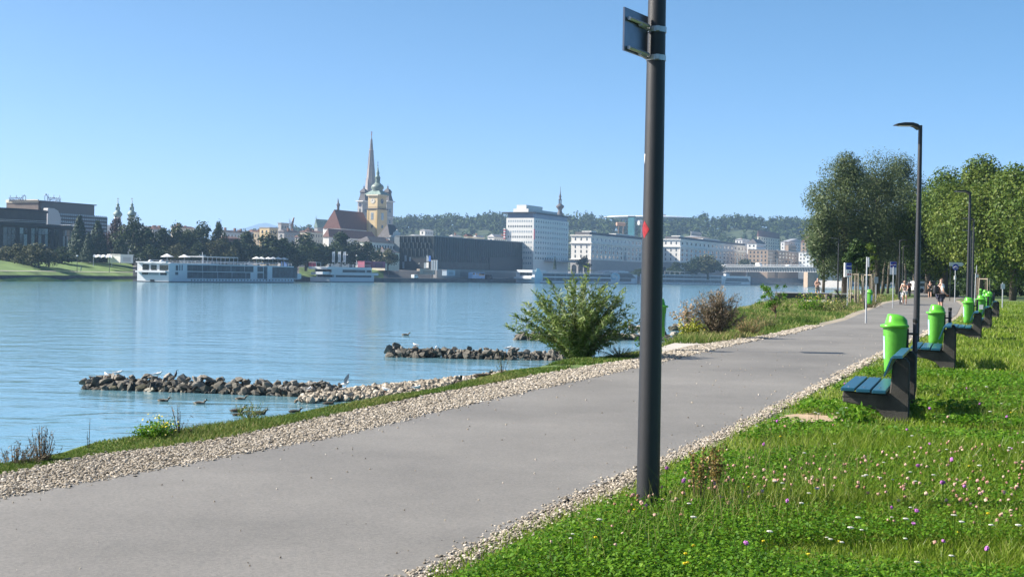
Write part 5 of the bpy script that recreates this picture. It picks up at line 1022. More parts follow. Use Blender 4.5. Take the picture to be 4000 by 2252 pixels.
for x in np.linspace(x0, x1, 9): MB().tube([(x, 3.2, s.zd), (x + .2, 3.2, zt_)], .09, 5).build("awning_post", M_hull, aw)
x, z_ = s.R(791, 985, 5); MB().tube([(x, 5, s.zd), (x, 5, z_)], .14, 6).bx(x - 1.8, x + 1.8, 4.9, 5.1, z_ - 1.3, z_ - 1.05).build("mast", M_hull, s.t)
x0 = s.R(1132, 1080)[0]; x1 = s.R(1181, 1080)[0]; MB().prism([(x0, s.z(1132, 1090)), (x1 - 1.5, s.z(1132, 1090)), (x1, s.z(1132, 1087)), (x1, s.z(1132, 1068)), (x0, s.z(1132, 1065))], .5, s.W - .5).build("bow_platform", M_hull, s.t)
s = Ship("tour_boat", "white triple deck tour boat with sunlit stern, moored right of the long cruise ship", 1290, 605, 1486, 1212, 1100, 1082, "boat", bow=7)
X, W = s.X, s.W; zf = lambda py: s.L(1290, py)[1]
def sblock(p0, q0, q1, p1, name, m_, yo=.6, x0=None):
    xa = s.R(p0, q1)[0] if x0 is None else x0; xb = s.R(p1, q1)[0]; return MB().bx(xa, xb, yo, W - yo, zf(q1), zf(q0)).build(name, m_, s.t)
sblock(1290, 1073, 1081.8, 1465, "lower_saloon", M_hull, .6, 4); sblock(1290, 1063, 1072.8, 1478, "middle_deck", M_hull, .0, .5); sblock(1290, 1051, 1062.8, 1458, "upper_saloon", M_hull, .8, 2.5); sblock(1290, 1041, 1050.8, 1452, "top_deck", M_hull, .2, -2.0)
MB().bx(-5.5, .3, .6, W * .4, zf(1071), zf(1061)).build("stern_balcony", M_hull, s.t)
def sglaz(p0, p1, q0, q1, yo): xa = s.R(p0, q1)[0]; xb = s.R(p1, q1)[0]; MB().bx(xa, xb, yo - .1, yo - .04, zf(q1), zf(q0)).build("glazing", M_sglass, s.t)
sglaz(1316, 1454, 1074, 1081.5, .6); sglaz(1344, 1432, 1052, 1062.5, .8); sglaz(1437, 1456, 1052, 1062, .8)
MB().bx(3.8, 3.95, 1.5, W - 1.5, zf(1081), zf(1074)).build("stern_glazing", M_dpane, s.t); MB().bx(2.3, 2.46, 1.2, W - 1.2, zf(1062), zf(1052)).build("stern_glazing", M_dpane, s.t)
rl = MB()
for k in (.6, 1.1): rl.tube([(-1.8, .3, zf(1041) + k), (s.R(1450, 1045)[0], .3, zf(1041) + k)], .05, 4)
rl.build("railing", M_rail, s.t); x = s.R(1411, 1040, 3)[0]; MB().tube([(x, W / 2, zf(1041)), (x - .4, W / 2, zf(1012))], .14, 6).bx(x - 1.6, x + 1.4, W / 2 - .1, W / 2 + .1, zf(1025), zf(1023)).build("mast", M_hull, s.t); MB().bx(s.R(1300, 1035)[0] - 9, s.R(1300, 1035)[0] - 5, 3, 7, zf(1026), zf(1025)).tube([(s.R(1300, 1035)[0] - 8.8, 3.1, zf(1041)), (s.R(1300, 1035)[0] - 8.8, 3.1, zf(1026))], .1, 5).tube([(s.R(1300, 1035)[0] - 5.2, 3.1, zf(1041)), (s.R(1300, 1035)[0] - 5.2, 3.1, zf(1026))], .1, 5).build("deck_frame", M_hull, s.t)
s = Ship("river_cruise_ship", "pale cruise ship with a curled emblem on its side, behind the willow bush", 2088, 815, 2515, 2016, 1105, 1064, bow=14, ang=math.radians(55.5))
M_em = mat("pale_teal_paint", (.38, .55, .62), rough=.4)
s.glaz(2120, 2385, 1067, 1078, n=18); s.glaz(2120, 2385, 1083, 1096, n=18); x0, za_ = s.R(2420, 1080); x1 = s.R(2478, 1080)[0]; MB().prism([(x0, s.z(2420, 1085)), (x1 + 2, s.z(2420, 1085)), (x1 - 2, s.z(2420, 1074)), (x1 - 5, s.z(2420, 1068)), (x0, s.z(2420, 1068))], -.2, -.06).build("glazing", M_sglass, s.t); s.glaz(2420, 2465, 1087, 1099)
xc, zc_ = s.R(2398, 1081); q = MB(); q.tube([(xc + 4.2 * math.cos(a) * (1 - .03 * i), -.2, zc_ + 2.6 * math.sin(a) * (1 - .03 * i)) for i, a in enumerate(np.linspace(.5, 5.6, 18))], .55, 6); q.prism([(xc + 3.5, zc_ - 3), (xc + 9, zc_), (xc + 3.5, zc_ + 3), (xc + 6, zc_)], -.2, -.07); q.build("emblem", M_em, s.t)
xe, ze = s.R(2098, 1079); MB().prism([(xe - 3, ze - 5), (xe + 2, ze - 5), (xe + 6, ze), (xe + 2, ze + 5), (xe - 1, ze + 5)], -.2, -.06).build("emblem", M_em, s.t)
MB().bx(-.2, -.06, 2, s.W - 3, s.L(2050, 1075)[1], s.L(2050, 1064)[1]).build("stern_window", M_dpane, s.t); MB().bx(-3, -.05, .4, s.W - .4, s.L(2050, 1086)[1] - .3, s.L(2050, 1086)[1] + .8).build("balcony", M_hull, s.t); MB().bx(-1, 14, 1, s.W - 1, s.zd + .01, s.L(2050, 1053)[1]).build("stern_house", M_hull, s.t)
rl = MB()
for k in (.6, 1.15): rl.tube([(4, .2, s.zd + k), (s.X - 14, .2, s.zd + k)], .05, 4)
for x in np.arange(4, s.X - 14, 2.5): rl.tube([(x, .2, s.zd), (x, .2, s.zd + 1.15)], .05, 4)
rl.build("railing", M_rail, s.t)
aw = MB(); xs = [s.R(px, 1055, 4)[0] for px in (2352, 2380, 2420, 2440)]; zz_ = [s.zd + 1.2, s.zd + 2.4, s.zd + 2.6, s.zd + 2.4]; aw.tube([(x, 4, z) for x, z in zip(xs, zz_)], .14, 6).tube([(x, s.W - 4, z) for x, z in zip(xs, zz_)], .14, 6)
for x in np.linspace(xs[0], xs[-1], 10): z = float(np.interp(x, xs, zz_)); aw.tube([(x, 4, s.zd), (x, 4, z)], .07, 5).tube([(x, 4, z), (x, s.W - 4, z)], .05, 5)
aw.build("awning_frame", M_hull, s.t); MB().bx(s.R(2432, 1055)[0], s.R(2470, 1055)[0], 3, s.W - 3, s.zd + 1.4, s.zd + 2.1).build("white_canopy", M_white, s.t)
s = Ship("river_cruise_ship", "low white cruise ship with a dark glass bow, moored right of the foreground lamp post", 2540, 935, 2948, 2500, 1110, 1070, bow=16, ang=math.radians(57))
s.glaz(2560, 2818, 1073, 1085, n=22); s.glaz(2560, 2818, 1089, 1102, n=22); x0 = s.R(2832, 1090)[0]; x1 = s.R(2928, 1090)[0]; zq = lambda py: s.z(2832, py)
MB().prism([(x0, zq(1099)), (x1, zq(1099)), (x1 - 4, zq(1085)), (x0, zq(1085))], -.2, -.06).build("bow_glazing", M_sglass, s.t); s.ports(2600, 2815, 1106, 22); s.glaz(2832, 2895, 1103, 1107, "window")
MB().prism([(s.R(2823, 1090)[0], zq(1108)), (s.R(2829, 1090)[0], zq(1108)), (s.R(2838, 1090)[0], zq(1076)), (s.R(2832, 1090)[0], zq(1076))], -.25, -.06).build("white_frame", M_hull, s.t)
xw = s.R(2842, 1070, 3)[0]; MB().bx(xw - 3, xw + 4, 3, s.W - 3, s.zd + .01, s.zd + 1.6).bx(xw - 4, xw + 5, 2.6, s.W - 2.6, s.zd + 2.6, s.zd + 2.9).build("wheelhouse", M_hull, s.t); MB().bx(xw - 2.9, xw + 3.9, 2.95, s.W - 2.95, s.zd + 1.61, s.zd + 2.59).build("wheelhouse_window", M_sglass, s.t)
xm = s.R(2910, 1070, 5)[0]; MB().tube([(xm, s.W / 2, s.zd), (xm + .8, s.W / 2, s.zd + 5.5)], .14, 6).bx(xm - 1, xm + 2.4, s.W / 2 - .1, s.W / 2 + .1, s.zd + 4.6, s.zd + 4.8).build("mast", M_hull, s.t)
aw = MB(); xs = [s.R(px, 1062, 4)[0] for px in (2597, 2650, 2680, 2712)]; aw.tube([(x, 4, s.zd + 2.3) for x in xs], .13, 6)
for x in np.linspace(xs[0], xs[-1], 7): aw.tube([(x, 4, s.zd), (x, 4, s.zd + 2.3)], .09, 5)
aw.build("awning_frame", M_hull, s.t); s.t.location.z = 0

# ------------------------------------------------------------------ far trees
rgp = np.random.default_rng(300)
M_ft = [tintmat("far_leaf_green", [(.010, .022, .009), (.019, .038, .013), (.036, .060, .018), (.065, .088, .026)], trans=.2), tintmat("far_leaf_olive", [(.024, .030, .012), (.045, .052, .02), (.072, .08, .03), (.10, .105, .04)], trans=.2), tintmat("far_leaf_copper", [(.025, .016, .018), (.05, .03, .03), (.08, .05, .045)], trans=.2), tintmat("far_leaf_conifer", [(.012, .03, .016), (.025, .05, .026), (.05, .085, .045)], trans=.1)]
def proto_broad(seed, mi, k=34, nl=2300, ls=.062):
    rg = np.random.default_rng(seed); bl = crown_blobs(rg, .52, .52, .06, 1.0, k, .15); V, t_ = blobleaves(bl, nl, ls, .75, rg, .55); return quads("crown", V, M_ft[mi], t_, meshonly=True)
def proto_con(seed):
    rg = np.random.default_rng(seed); n = 2300; u = rg.random(n) ** .7; z = 1 - u; tier = (np.floor(z * 13) + .5) / 13; rr = (.06 + .50 * (1 - z)) * (.55 + .45 * np.abs(np.cos((z - tier) * 13 * 1.4))) * (.5 + .5 * rg.random(n)); a = rg.random(n) * 6.283
    P = np.stack([rr * np.cos(a), rr * np.sin(a), .04 + .96 * z - rr * .10], 1); N_ = np.stack([np.cos(a) * .5, np.sin(a) * .5, np.full(n, .8)], 1) + rg.normal(size=(n, 3)) * .4
    return quads("crown", leafquads(P, N_, .075 * (.6 + .7 * rg.random(n)), .6, rg), M_ft[3], np.clip(rg.normal(.45, .25, n), 0, 1), meshonly=True)
PB = {0: [proto_broad(i, 0) for i in range(5)], 1: [proto_broad(10 + i, 1) for i in range(3)], 2: [proto_broad(20, 2)], 3: [proto_con(30), proto_con(31)]}
TRK = MB().tube([(0, 0, -.1), (0, 0, .5), (0, 0, .8)], [.035, .022, .008], 7).mesh("trunk", M_bark, True)
def ftree(px, top, base, wpx, Y, kind, label, i):
    top = top + (base - top) * .06; wpx = wpx * (1.1 if kind == 3 else 1.5); zt_ = D(px, top, Y)[2]; zb_ = D(px, base, Y)[2]; p = D(px, base, Y); t_ = thing(("broadleaf_tree", "small_tree", "copper_beech", "conifer_tree")[kind], label, "tree", (p[0], p[1], zb_), i * 1.9, ("trees on the far bank" if kind < 3 else "conifers by the concert hall")); Wd = wpx * Y / F; t_.scale = (Wd, Wd, zt_ - zb_)
    obj("crown", PB[kind][i % len(PB[kind])], t_); obj("trunk", TRK, t_); return t_
FT = [(25, 958, 1040, 75, 470, 1, "olive small tree at the left edge in front of the concert hall"), (70, 945, 1042, 80, 466, 1, "second olive tree in front of the concert hall windows"), (108, 950, 1045, 70, 462, 1, "olive tree before the middle of the concert hall"), (150, 943, 1048, 95, 458, 1, "rounded dark olive tree, the rightmost in front of the concert hall"), (190, 965, 1046, 70, 470, 1, "low dark tree at the right corner of the concert hall"),
      (240, 960, 1040, 80, 495, 0, "dark bushy tree between the concert hall and the conifers"), (308, 828, 1010, 100, 520, 3, "left dark conifer in front of the office block"), (380, 850, 1010, 105, 525, 3, "right dark conifer in front of the office block"), (345, 900, 1015, 70, 512, 3, "lower conifer between the two tall conifers"), (452, 846, 1010, 85, 545, 2, "reddish copper beech below the left onion tower"),
      (520, 836, 1020, 105, 535, 0, "tallest green tree below the right onion tower"), (575, 868, 1020, 80, 545, 0, "tree right of the tallest one below the onion tower"), (470, 930, 1020, 60, 520, 0, "low tree beneath the copper beech"), (583, 952, 1025, 85, 515, 0, "rounded lower tree behind the left end of the cruise ship"), (635, 885, 1025, 80, 560, 0, "tree behind the cruise ship's left umbrella"), (690, 866, 1025, 90, 565, 0, "tall tree between the two ship umbrellas"), (735, 880, 1025, 75, 570, 0, "tree right of the second umbrella"), (700, 945, 1030, 90, 530, 1, "lighter low tree behind the umbrellas"),
      (790, 859, 1030, 100, 585, 0, "broad tall tree whose top rises over the roofs above the ship's middle"), (852, 860, 1030, 50, 590, 0, "narrow tree top beside the broad tall tree"), (856, 928, 1035, 105, 565, 1, "pale olive round tree above the ship's awning"), (920, 920, 1035, 80, 590, 0, "dark tree right of the pale olive tree"), (962, 902, 1040, 95, 600, 0, "dark tree below the long grey roof"), (1045, 903, 1040, 125, 610, 0, "wide dark tree above the ship's bow umbrellas"), (1105, 925, 1045, 85, 615, 0, "dark tree behind the blue container"), (1195, 905, 1045, 115, 640, 0, "tall dark tree above the bright pink box"), (1255, 940, 1045, 80, 650, 0, "dark tree behind the left flag"), (1330, 904, 1045, 105, 670, 0, "tall dark tree below the big red roof"), (1385, 935, 1045, 85, 668, 0, "dark tree right below the red church roof"), (1435, 940, 1045, 80, 672, 0, "tree in front of the white town house"), (1515, 968, 1048, 62, 690, 1, "loose leafed tree at the left corner of the museum"), (1150, 955, 1045, 70, 620, 0, "low dark tree left of the bright pink box"), (1290, 960, 1045, 70, 655, 0, "low dark tree behind the flags"), (640, 960, 1030, 80, 540, 0, "low dark bush tree left of the second umbrella"), (770, 950, 1030, 80, 560, 0, "low dark tree behind the ship's mast"),
      (2720, 1000, 1080, 85, 1000, 0, "left half of the round tree in front of the right bridgehead building"), (2765, 988, 1082, 95, 1000, 1, "tallest round tree in front of the right bridgehead building"), (2640, 1022, 1082, 60, 995, 0, "low dark tree left of the round trees by the bridge"), (2283, 996, 1058, 46, 930, 0, "spiky tree before the arcade of the left bridgehead building"), (2916, 1008, 1048, 62, 1160, 1, "pale tree at the right end of the right bridgehead building"), (2167, 996, 1050, 13, 840, 3, "tiny cypress-like conifer beside the museum's right end"), (2500, 1045, 1078, 60, 960, 0, "dark shrub row beneath the left bridgehead building")]
for i, a in enumerate(FT): ftree(*a, i)
for i, (px, top, w_, Y, lab) in enumerate(((1010, 955, 120, 660, "dark undergrowth behind the bow umbrellas"), (760, 930, 140, 640, "dark undergrowth behind the ship's middle"), (560, 940, 150, 600, "dark undergrowth behind the left trees"), (1200, 965, 130, 690, "dark undergrowth behind the pink box"), (1370, 970, 140, 700, "dark undergrowth behind the flags"), (420, 950, 110, 590, "dark undergrowth under the conifers"), (880, 945, 120, 650, "dark undergrowth under the pale olive tree"), (1100, 960, 110, 670, "dark undergrowth behind the blue container"), (660, 940, 120, 620, "dark undergrowth behind the left umbrellas"), (280, 960, 110, 560, "dark undergrowth right of the concert hall"))):
    t_ = ftree(px, top, 1045, w_, Y, 0, lab, i + 50); t_.name = "undergrowth"
# air
M_haze = bpy.data.materials.new("haze"); M_haze.use_nodes = True; t = M_haze.node_tree; t.nodes.remove(t.nodes["Principled BSDF"])
pv = nd(t, "ShaderNodeVolumePrincipled"); pv.inputs["Color"].default_value = (0.46, 0.69, 1.0, 1); pv.inputs["Density"].default_value = 0.0001; pv.inputs["Anisotropy"].default_value = 0.1
t.links.new(pv.outputs[0], t.nodes["Material Output"].inputs["Volume"])
hz = MB().bx(-6000, 7000, -120, 15000, -7, 560).build("haze", M_haze); stuff(hz)

# ================================================================== NEAR VEGETATION
M_blade = tintmat("meadow_blade", [(0.035, 0.085, 0.006), (0.090, 0.175, 0.012), (0.185, 0.275, 0.024), (0.27, 0.34, 0.06), (0.38, 0.36, 0.13)], trans=0.45, rough=0.38)
M_clover = tintmat("clover_leaf", [(0.035, 0.11, 0.006), (0.085, 0.21, 0.011), (0.18, 0.32, 0.025)], trans=0.42, rough=0.55)
M_dry = tintmat("dry_grass_blade", [(0.055, 0.12, 0.015), (0.12, 0.19, 0.035), (0.27, 0.25, 0.09), (0.42, 0.36, 0.19)], trans=0.3, rough=0.7)
def polar(rg, n, r0, r1, a0, a1):
    r = r0 * (r1 / r0) ** rg.random(n); a = a0 + (a1 - a0) * rg.random(n); return np.stack([r * np.sin(a), r * np.cos(a)], 1), r
def blades(P, h, wd, lean, rg):
    n = len(P); a = rg.random(n) * 6.283; s = np.stack([np.cos(a), np.sin(a), np.zeros(n)], 1) * wd[:, None] / 2
    b = rg.random(n) * 6.283; L = np.stack([np.cos(b), np.sin(b), np.zeros(n)], 1) * (h * lean)[:, None]
    base = np.concatenate([P, np.full((n, 1), -.02)], 1); mid = base + L * .35 + np.array([0, 0, 1]) * (h * .6)[:, None]; top = base + L + np.array([0, 0, 1]) * h[:, None]
    return np.concatenate([np.stack([base - s, base + s, mid + s * .8, mid - s * .8], 1), np.stack([mid - s * .8, mid + s * .8, top + s * .12, top - s * .12], 1)])
def noise2(P, sc_, seed):
    rg = np.random.default_rng(seed); v = np.zeros(len(P))
    for k in range(7):
        f = rg.normal(size=2) * sc_; v += np.sin(P @ f + rg.random() * 6.283) / 2.6
    return v
DIRT = np.array([G(x, y)[:2] for x, y in [(2990, 1648), (3060, 1618), (3130, 1610), (3240, 1606), (3290, 1618), (3262, 1640), (3170, 1643), (3080, 1655), (3020, 1670)]])
dc = DIRT.mean(0)
def inmeadow(P, m=0.0):
    q = (P - dc) / np.array([0.50, 0.55]); ok = (P[:, 0] > xat(GR, P[:, 1]) + m) & (P[:, 1] > 3); return ok & ((q ** 2).sum(1) > 1)
rg = np.random.default_rng(100)
P, r = polar(rg, 400000, 5.6, 125, -0.06, 0.47); P = P + 0
k = inmeadow(P, -0.14); P = P[k]; r = r[k]
edge_d = P[:, 0] - xat(GR, P[:, 1]); keep = rg.random(len(P)) < np.clip(0.16 + (edge_d + .1) / 0.5, 0, 1) * (edge_d > noise2(P, 2.2, 15) * .08 - .05); P, r, edge_d = P[keep], r[keep], edge_d[keep]
tall = np.clip(0.5 + 0.6 * noise2(P, 1.1, 5), 0, 1) * np.clip((edge_d - .2) / 1.2, 0.12, 1)
tall = tall * np.where(r > 14, 0.45, 1.0)
h = (0.045 + 0.12 * tall) * (0.55 + 0.9 * rg.random(len(P))); wd = (0.0042 + 0.0032 * rg.random(len(P))) * np.clip(r / 9, 1, 6)
h = h * np.clip(r / 25, 1, 1.3); td = np.clip(0.47 + 0.17 * rg.normal(size=len(P)) + 0.09 * noise2(P, .6, 8) + np.clip((edge_d < .5) * .12, 0, 1), 0, 1)
td = np.where(rg.random(len(P)) < .05, 0.75 + .25 * rg.random(len(P)), td)
stuff(quads("meadow_grass", blades(P, h, wd, 0.25 + 0.6 * rg.random(len(P)), rg), M_blade, np.r_[td, td]), "green meadow grass between the path and the right edge", "grass")
# clover leaves low in the sward
P, r = polar(rg, 240000, 5.6, 24, -0.06, 0.47); k = inmeadow(P, .25); P, r = P[k], r[k]
k = noise2(P, 1.6, 9) + (r < 12) * .8 > -0.1; P, r = P[k], r[k]; n = len(P)
Z = 0.02 + 0.09 * rg.random(n) ** .8; N_ = rg.normal(size=(n, 3)) * .45 + [0, 0, 1]
S_ = (0.014 + 0.014 * rg.random(n)) * np.clip(r / 9, 1, 2.2)
stuff(quads("clover_leaves", leafquads(np.c_[P, Z], N_, S_, .85, rg), M_clover, np.clip(rg.normal(.5, .25, n), 0, 1)), "low clover leaves in the meadow", "clover")
# blossoms
icb, icbf = ico(2)
def blossoms(name, cols, n, size, zr, a0, r0, r1, flat_, seed, label, cond=None, stemc=None):
    rg = np.random.default_rng(seed); P, r = polar(rg, n, r0, r1, a0, .46); k = inmeadow(P, .45); P, r = P[k], r[k]
    if cond is not None: k = cond(P, r, rg); P, r = P[k], r[k]
    n = len(P); z = zr[0] + (zr[1] - zr[0]) * rg.random(n); s = size * (.65 + .6 * rg.random(n)); sc_ = np.stack([s, s, s * flat_], 1)
    jit = icb * (1 + .18 * np.random.default_rng(1).normal(size=(len(icb), 1)))
    m_ = tintmat(name, cols, trans=0.2, rough=.8); o = solids(name, (jit, icbf), np.c_[P, z], sc_, rotz_random(rg, n) if flat_ > .6 else np.repeat(np.eye(3)[None], n, 0), m_, rg.random(n)); stuff(o, label, "flowers")
    st = np.full(n, .0025); A = np.c_[P, np.zeros(n)]; Bp = np.c_[P, z]; off = np.array([1, 0, 0]) * st[:, None]
    V = np.stack([A - off, A + off, Bp + off, Bp - off], 1); stuff(quads(name + "_stalks", V, M_blade, np.full(n, .4)), "thin stalks under the " + label, "stalks")
pinkpatch = lambda P, r, rg: (noise2(P, 1.3, 31) * .6 + np.exp(-((r - 9.5) / 1.5) ** 2) * 1.25 + (rg.random(len(P)) < .12) * .5 > .62)
blossoms("clover_flowers", [(0.30, 0.17, 0.10), (0.52, 0.30, 0.24), (0.60, 0.36, 0.33), (0.62, 0.48, 0.36)], 1500, .0110, (.09, .17), -.02, 7.2, 16, .85, 51, "pinkish clover flowers in the meadow", pinkpatch)
blossoms("thistle_flowers", [(0.35, 0.10, 0.36), (0.48, 0.20, 0.50)], 75, .014, (.14, .26), .02, 7, 22, .8, 52, "violet flower heads in the meadow")
blossoms("yarrow_flowers", [(0.62, 0.62, 0.52), (0.75, 0.74, 0.68)], 130, .014, (.12, .26), -.02, 7, 18, .38, 53, "flat white flower heads in the meadow")
blossoms("buttercup_flowers", [(0.70, 0.55, 0.02), (0.75, 0.62, 0.05)], 45, .010, (.08, .16), .0, 6.5, 26, .6, 54, "small yellow flowers in the meadow")
# tall seed stalks
P, r = polar(rg, 5200, 6.5, 20, .02, .46); k = inmeadow(P, .7) & (noise2(P, 1.0, 77) > .1); P = P[k]; n = len(P)
stuff(quads("seed_stalks", blades(P, .22 + .2 * rg.random(n), np.full(n, .004), .2 + .5 * rg.random(n), rg), M_dry, np.r_[rg.random(n), rg.random(n)] * .75), "thin tall grass stalks standing above the meadow", "grass stalks")
# rusty dock by the lamp post
def dock(px, py, label, seed, hh=.42, n=7):
    rg = np.random.default_rng(seed); p = G(px, py); t_ = thing("dock_plant", label, "plant", (p[0], p[1], 0)); st = MB(); LP = []
    for i in range(n):
        a = rg.random() * 6.28; l = np.array([math.cos(a), math.sin(a), 0]) * rg.uniform(.02, .10); top = l + [0, 0, hh * rg.uniform(.6, 1)]; b0 = l * .4
        st.tube([b0, top], [.004, .002], 5)
        for u in np.linspace(.45, 1, 46): LP.append(b0 + (top - b0) * u + rg.normal(size=3) * .011)
    st.build("stem", mm("dock_stem", (.12, .09, .04)), t_); LP = np.array(LP)
    quads("seed_heads", leafquads(LP, rg.normal(size=LP.shape), .022, .7, rg), tintmat("dock_seed", [(.14, .09, .03), (.26, .17, .05), (.14, .16, .04)], trans=.2), rg.random(len(LP)), t_)
dock(2725, 1975, "rusty brown dock plant in the grass right of the foreground lamp post", 3); dock(2790, 1950, "second rusty dock plant a step farther right of the lamp post", 4, .40, 9)
# broad-leaved weed in front of the nearest bench
def weed(name, px, py, z, nleaf, spread, hh, size, asp, m_, label, cat, seed, flowers=None, stems=12, up=.6):
    rg = np.random.default_rng(seed); p = G(px, py, z); t_ = thing(name, label, cat, tuple(p)); st = MB(); LP = []; tops = []
    for i in range(stems):
        a = rg.random() * 6.28; l = np.array([math.cos(a), math.sin(a) * .8, 0]) * spread * rg.random() ** .6; top = l + [0, 0, hh * rg.uniform(.55, 1)]; b0 = l * .25
        st.tube([b0, (b0 + top) / 2 + rg.normal(size=3) * .02 * spread, top], [.012 * hh + .002, .008 * hh + .001, .002], 5); tops.append(top)
        for k in range(nleaf // stems): LP.append(b0 + (top - b0) * rg.uniform(.15, 1) + rg.normal(size=3) * spread * .16)
    st.build("stem", mm("weed_stem", (.10, .12, .04)), t_); LP = np.array(LP)
    quads("foliage", leafquads(LP, rg.normal(size=LP.shape) * .7 + [0, 0, up], size * (.6 + .7 * rg.random(len(LP))), asp, rg), m_, rg.random(len(LP)), t_)
    if flowers:
        FP = np.array([tops[rg.integers(len(tops))] + rg.normal(size=3) * spread * .15 + [0, 0, .03] for _ in range(flowers[0])])
        quads("blossom", leafquads(FP, rg.normal(size=FP.shape) * .4 + [0, -.4, 1], flowers[1], .9, rg), flowers[2], rg.random(len(FP)), t_)
    return t_
M_yel = tintmat("yellow_petal", [(.55, .42, .02), (.72, .58, .05), (.75, .70, .30)], trans=.25)
weed("broadleaf_weed", 3330, 1660, 0, 240, .30, .16, .075, .5, M_clover, "leafy green weed in the grass in front of the nearest bench", "plant", 8)
weed("yellow_flower_clump", 585, 1712, -.02, 1300, .22, .12, .026, .6, M_clover, "green clump with yellow flowers on the bank edge at the left", "plant", 9, (38, .020, M_yel), 26)
weed("yellow_flower_clump", 640, 1700, -.02, 420, .14, .17, .024, .5, M_clover, "small yellow flowered clump right of the larger one on the bank edge", "plant", 10, (26, .020, M_yel), 16)
weed("bank_weed", 975, 1640, -.1, 260, .22, .20, .05, .18, M_dry, "dark grassy tuft with pale stems on the bank edge above the ducks", "plant", 11, None, 26)
weed("yellow_green_plant", 2697, 1318, 0, 700, .36, .42, .085, .45, tintmat("yellow_green_leaf", [(.09, .15, .02), (.22, .26, .03), (.40, .38, .05)]), "yellow-green plant at the slipway just right of the foreground lamp post", "plant", 12, (60, .045, M_yel), 20)
weed("green_weed", 2535, 1385, 0, 420, .35, .34, .09, .4, M_clover, "low dark green weeds at the foot of the willow bush beside the lamp post", "plant", 14, None, 20)
weed("orange_grass_clump", 2925, 1308, 0, 900, .62, .55, .12, .09, tintmat("orange_straw", [(.16, .10, .05), (.32, .20, .10), (.40, .29, .15)]), "orange brown dry grass clump right of the brown shrub", "plant", 15, None, 70, .2)
weed("dry_grass_clump", 3000, 1285, 0, 500, .5, .5, .12, .09, M_dry, "straw coloured dry grass between the orange clump and the sapling", "plant", 16, None, 50, .2)
weed("pinkish_dry_plant", 2690, 1290, -.1, 700, .55, .95, .09, .6, tintmat("dry_pink_leaf", [(.22, .15, .09), (.42, .30, .20), (.50, .40, .30)]), "beige withered plant left of the brown shrub", "plant", 17, None, 22)
weed("yellow_flower_bush", 3160, 1215, 0, 700, 1.0, .8, .14, .4, M_clover, "green plant with yellow flowers below the side path", "plant", 18, (60, .07, M_yel), 30)
weed("yellow_flower_bush", 3222, 1215, 0, 300, .7, .6, .15, .4, M_dry, "smaller yellow flowered plant right of the larger one below the side path", "plant", 19, (30, .07, M_yel), 20)
weed("dry_brush", 3400, 1200, 0, 420, 1.1, .9, .22, .09, tintmat("red_straw", [(.14, .08, .06), (.30, .18, .12), (.36, .26, .14)]), "reddish dry grass round the base of the thin grey pole", "plant", 20, None, 60, .2)
weed("dark_stump_shrub", 3290, 1215, 0, 380, 1.2, .95, .16, .3, mm and M_dry, "dark tangled shrub with bare sticks left of the thin grey pole", "plant", 23, None, 26)
for (px, py, hh, lab) in ((3300, 1205, 1.05, "bare dark stick leaning left out of the tangled shrub"),):
    p = G(px, py); s_ = MB().tube([(0, 0, -.1), (-.25, 0, hh * .6), (-.55, 0, hh)], [.07, .06, .045], 7).build("dead_branch", mm("bark_dark", (.05, .04, .03), bump=.4)); s_.location = tuple(p); tag(s_, lab, "branch")
# dry stems on the bank edge
def dry_shrub(name, px, py, z, label, seed, n, spread, hh, m_, plume=True, leafs=26, size=.022, asp=.35, pw=.022):
    rg = np.random.default_rng(seed); p = G(px, py, 0); t_ = thing(name, label, "shrub", (p[0], p[1], z)); st = MB(); LP = []; AX = []
    for i in range(n):
        a = rg.random() * 6.28; l = np.array([math.cos(a), .6 * math.sin(a), 0]) * spread * rg.random() ** .7; top = l + [0, 0, hh * rg.uniform(.5, 1) * (1 - .35 * (np.linalg.norm(l) / spread) ** 2)]; b0 = l * .15
        mid = b0 * .6 + (b0 + top) * .2 + [0, 0, top[2] * .25]
        st.tube([b0, mid, top], [.006 * hh + .003, .004 * hh + .002, .0015], 5)
        for k in range(leafs):
            u = rg.uniform(.25, 1); q = mid + (top - mid) * (u - .25) / .75 if u > .25 else mid; LP.append(q + rg.normal(size=3) * pw * hh); AX.append((top - mid) / np.linalg.norm(top - mid) + rg.normal(size=3) * .38)
    st.build("stem", mm("dry_stem", (.11, .08, .05)), t_); LP = np.array(LP)
    quads("foliage", leafquads(LP, rg.normal(size=LP.shape), size * (.6 + .8 * rg.random(len(LP))), asp, rg, np.array(AX)), m_, rg.random(len(LP)), t_); return t_
M_brown = tintmat("withered_plume", [(.09, .09, .045), (.16, .135, .085), (.26, .20, .14), (.34, .27, .20)], trans=.2, rough=.8)
dry_shrub("brown_shrub", 2800, 1318, -.1, "large brown feathery shrub by the slipway right of the foreground lamp post", 31, 115, .80, 1.52, M_brown, leafs=70, size=.075, asp=.25, pw=.028)
dry_shrub("withered_shrub", 60, 1800, -.32, "grey brown withered shrub at the left edge of the bank", 32, 80, .34, .50, M_brown, leafs=30, size=.022)
dry_shrub("withered_shrub", 165, 1790, -.32, "taller withered stems right of the shrub at the left edge", 33, 44, .20, .60, M_brown, leafs=34, size=.02)
dry_shrub("dry_stalk", 345, 1745, -.3, "single thin dry stalk standing against the water left of the yellow flowers", 34, 3, .06, .58, M_brown, leafs=12, size=.018)
dry_shrub("seed_stalks", 700, 1690, -.12, "thin stalks with drooping dark seed heads against the water by the ducks", 35, 13, .32, .40, M_brown, leafs=9, size=.04, asp=.16)
dry_shrub("dry_stalk", 1965, 1458, -.1, "pale bare twig on the bank in front of the second groyne", 36, 7, .14, .55, M_dry, leafs=6, size=.03)
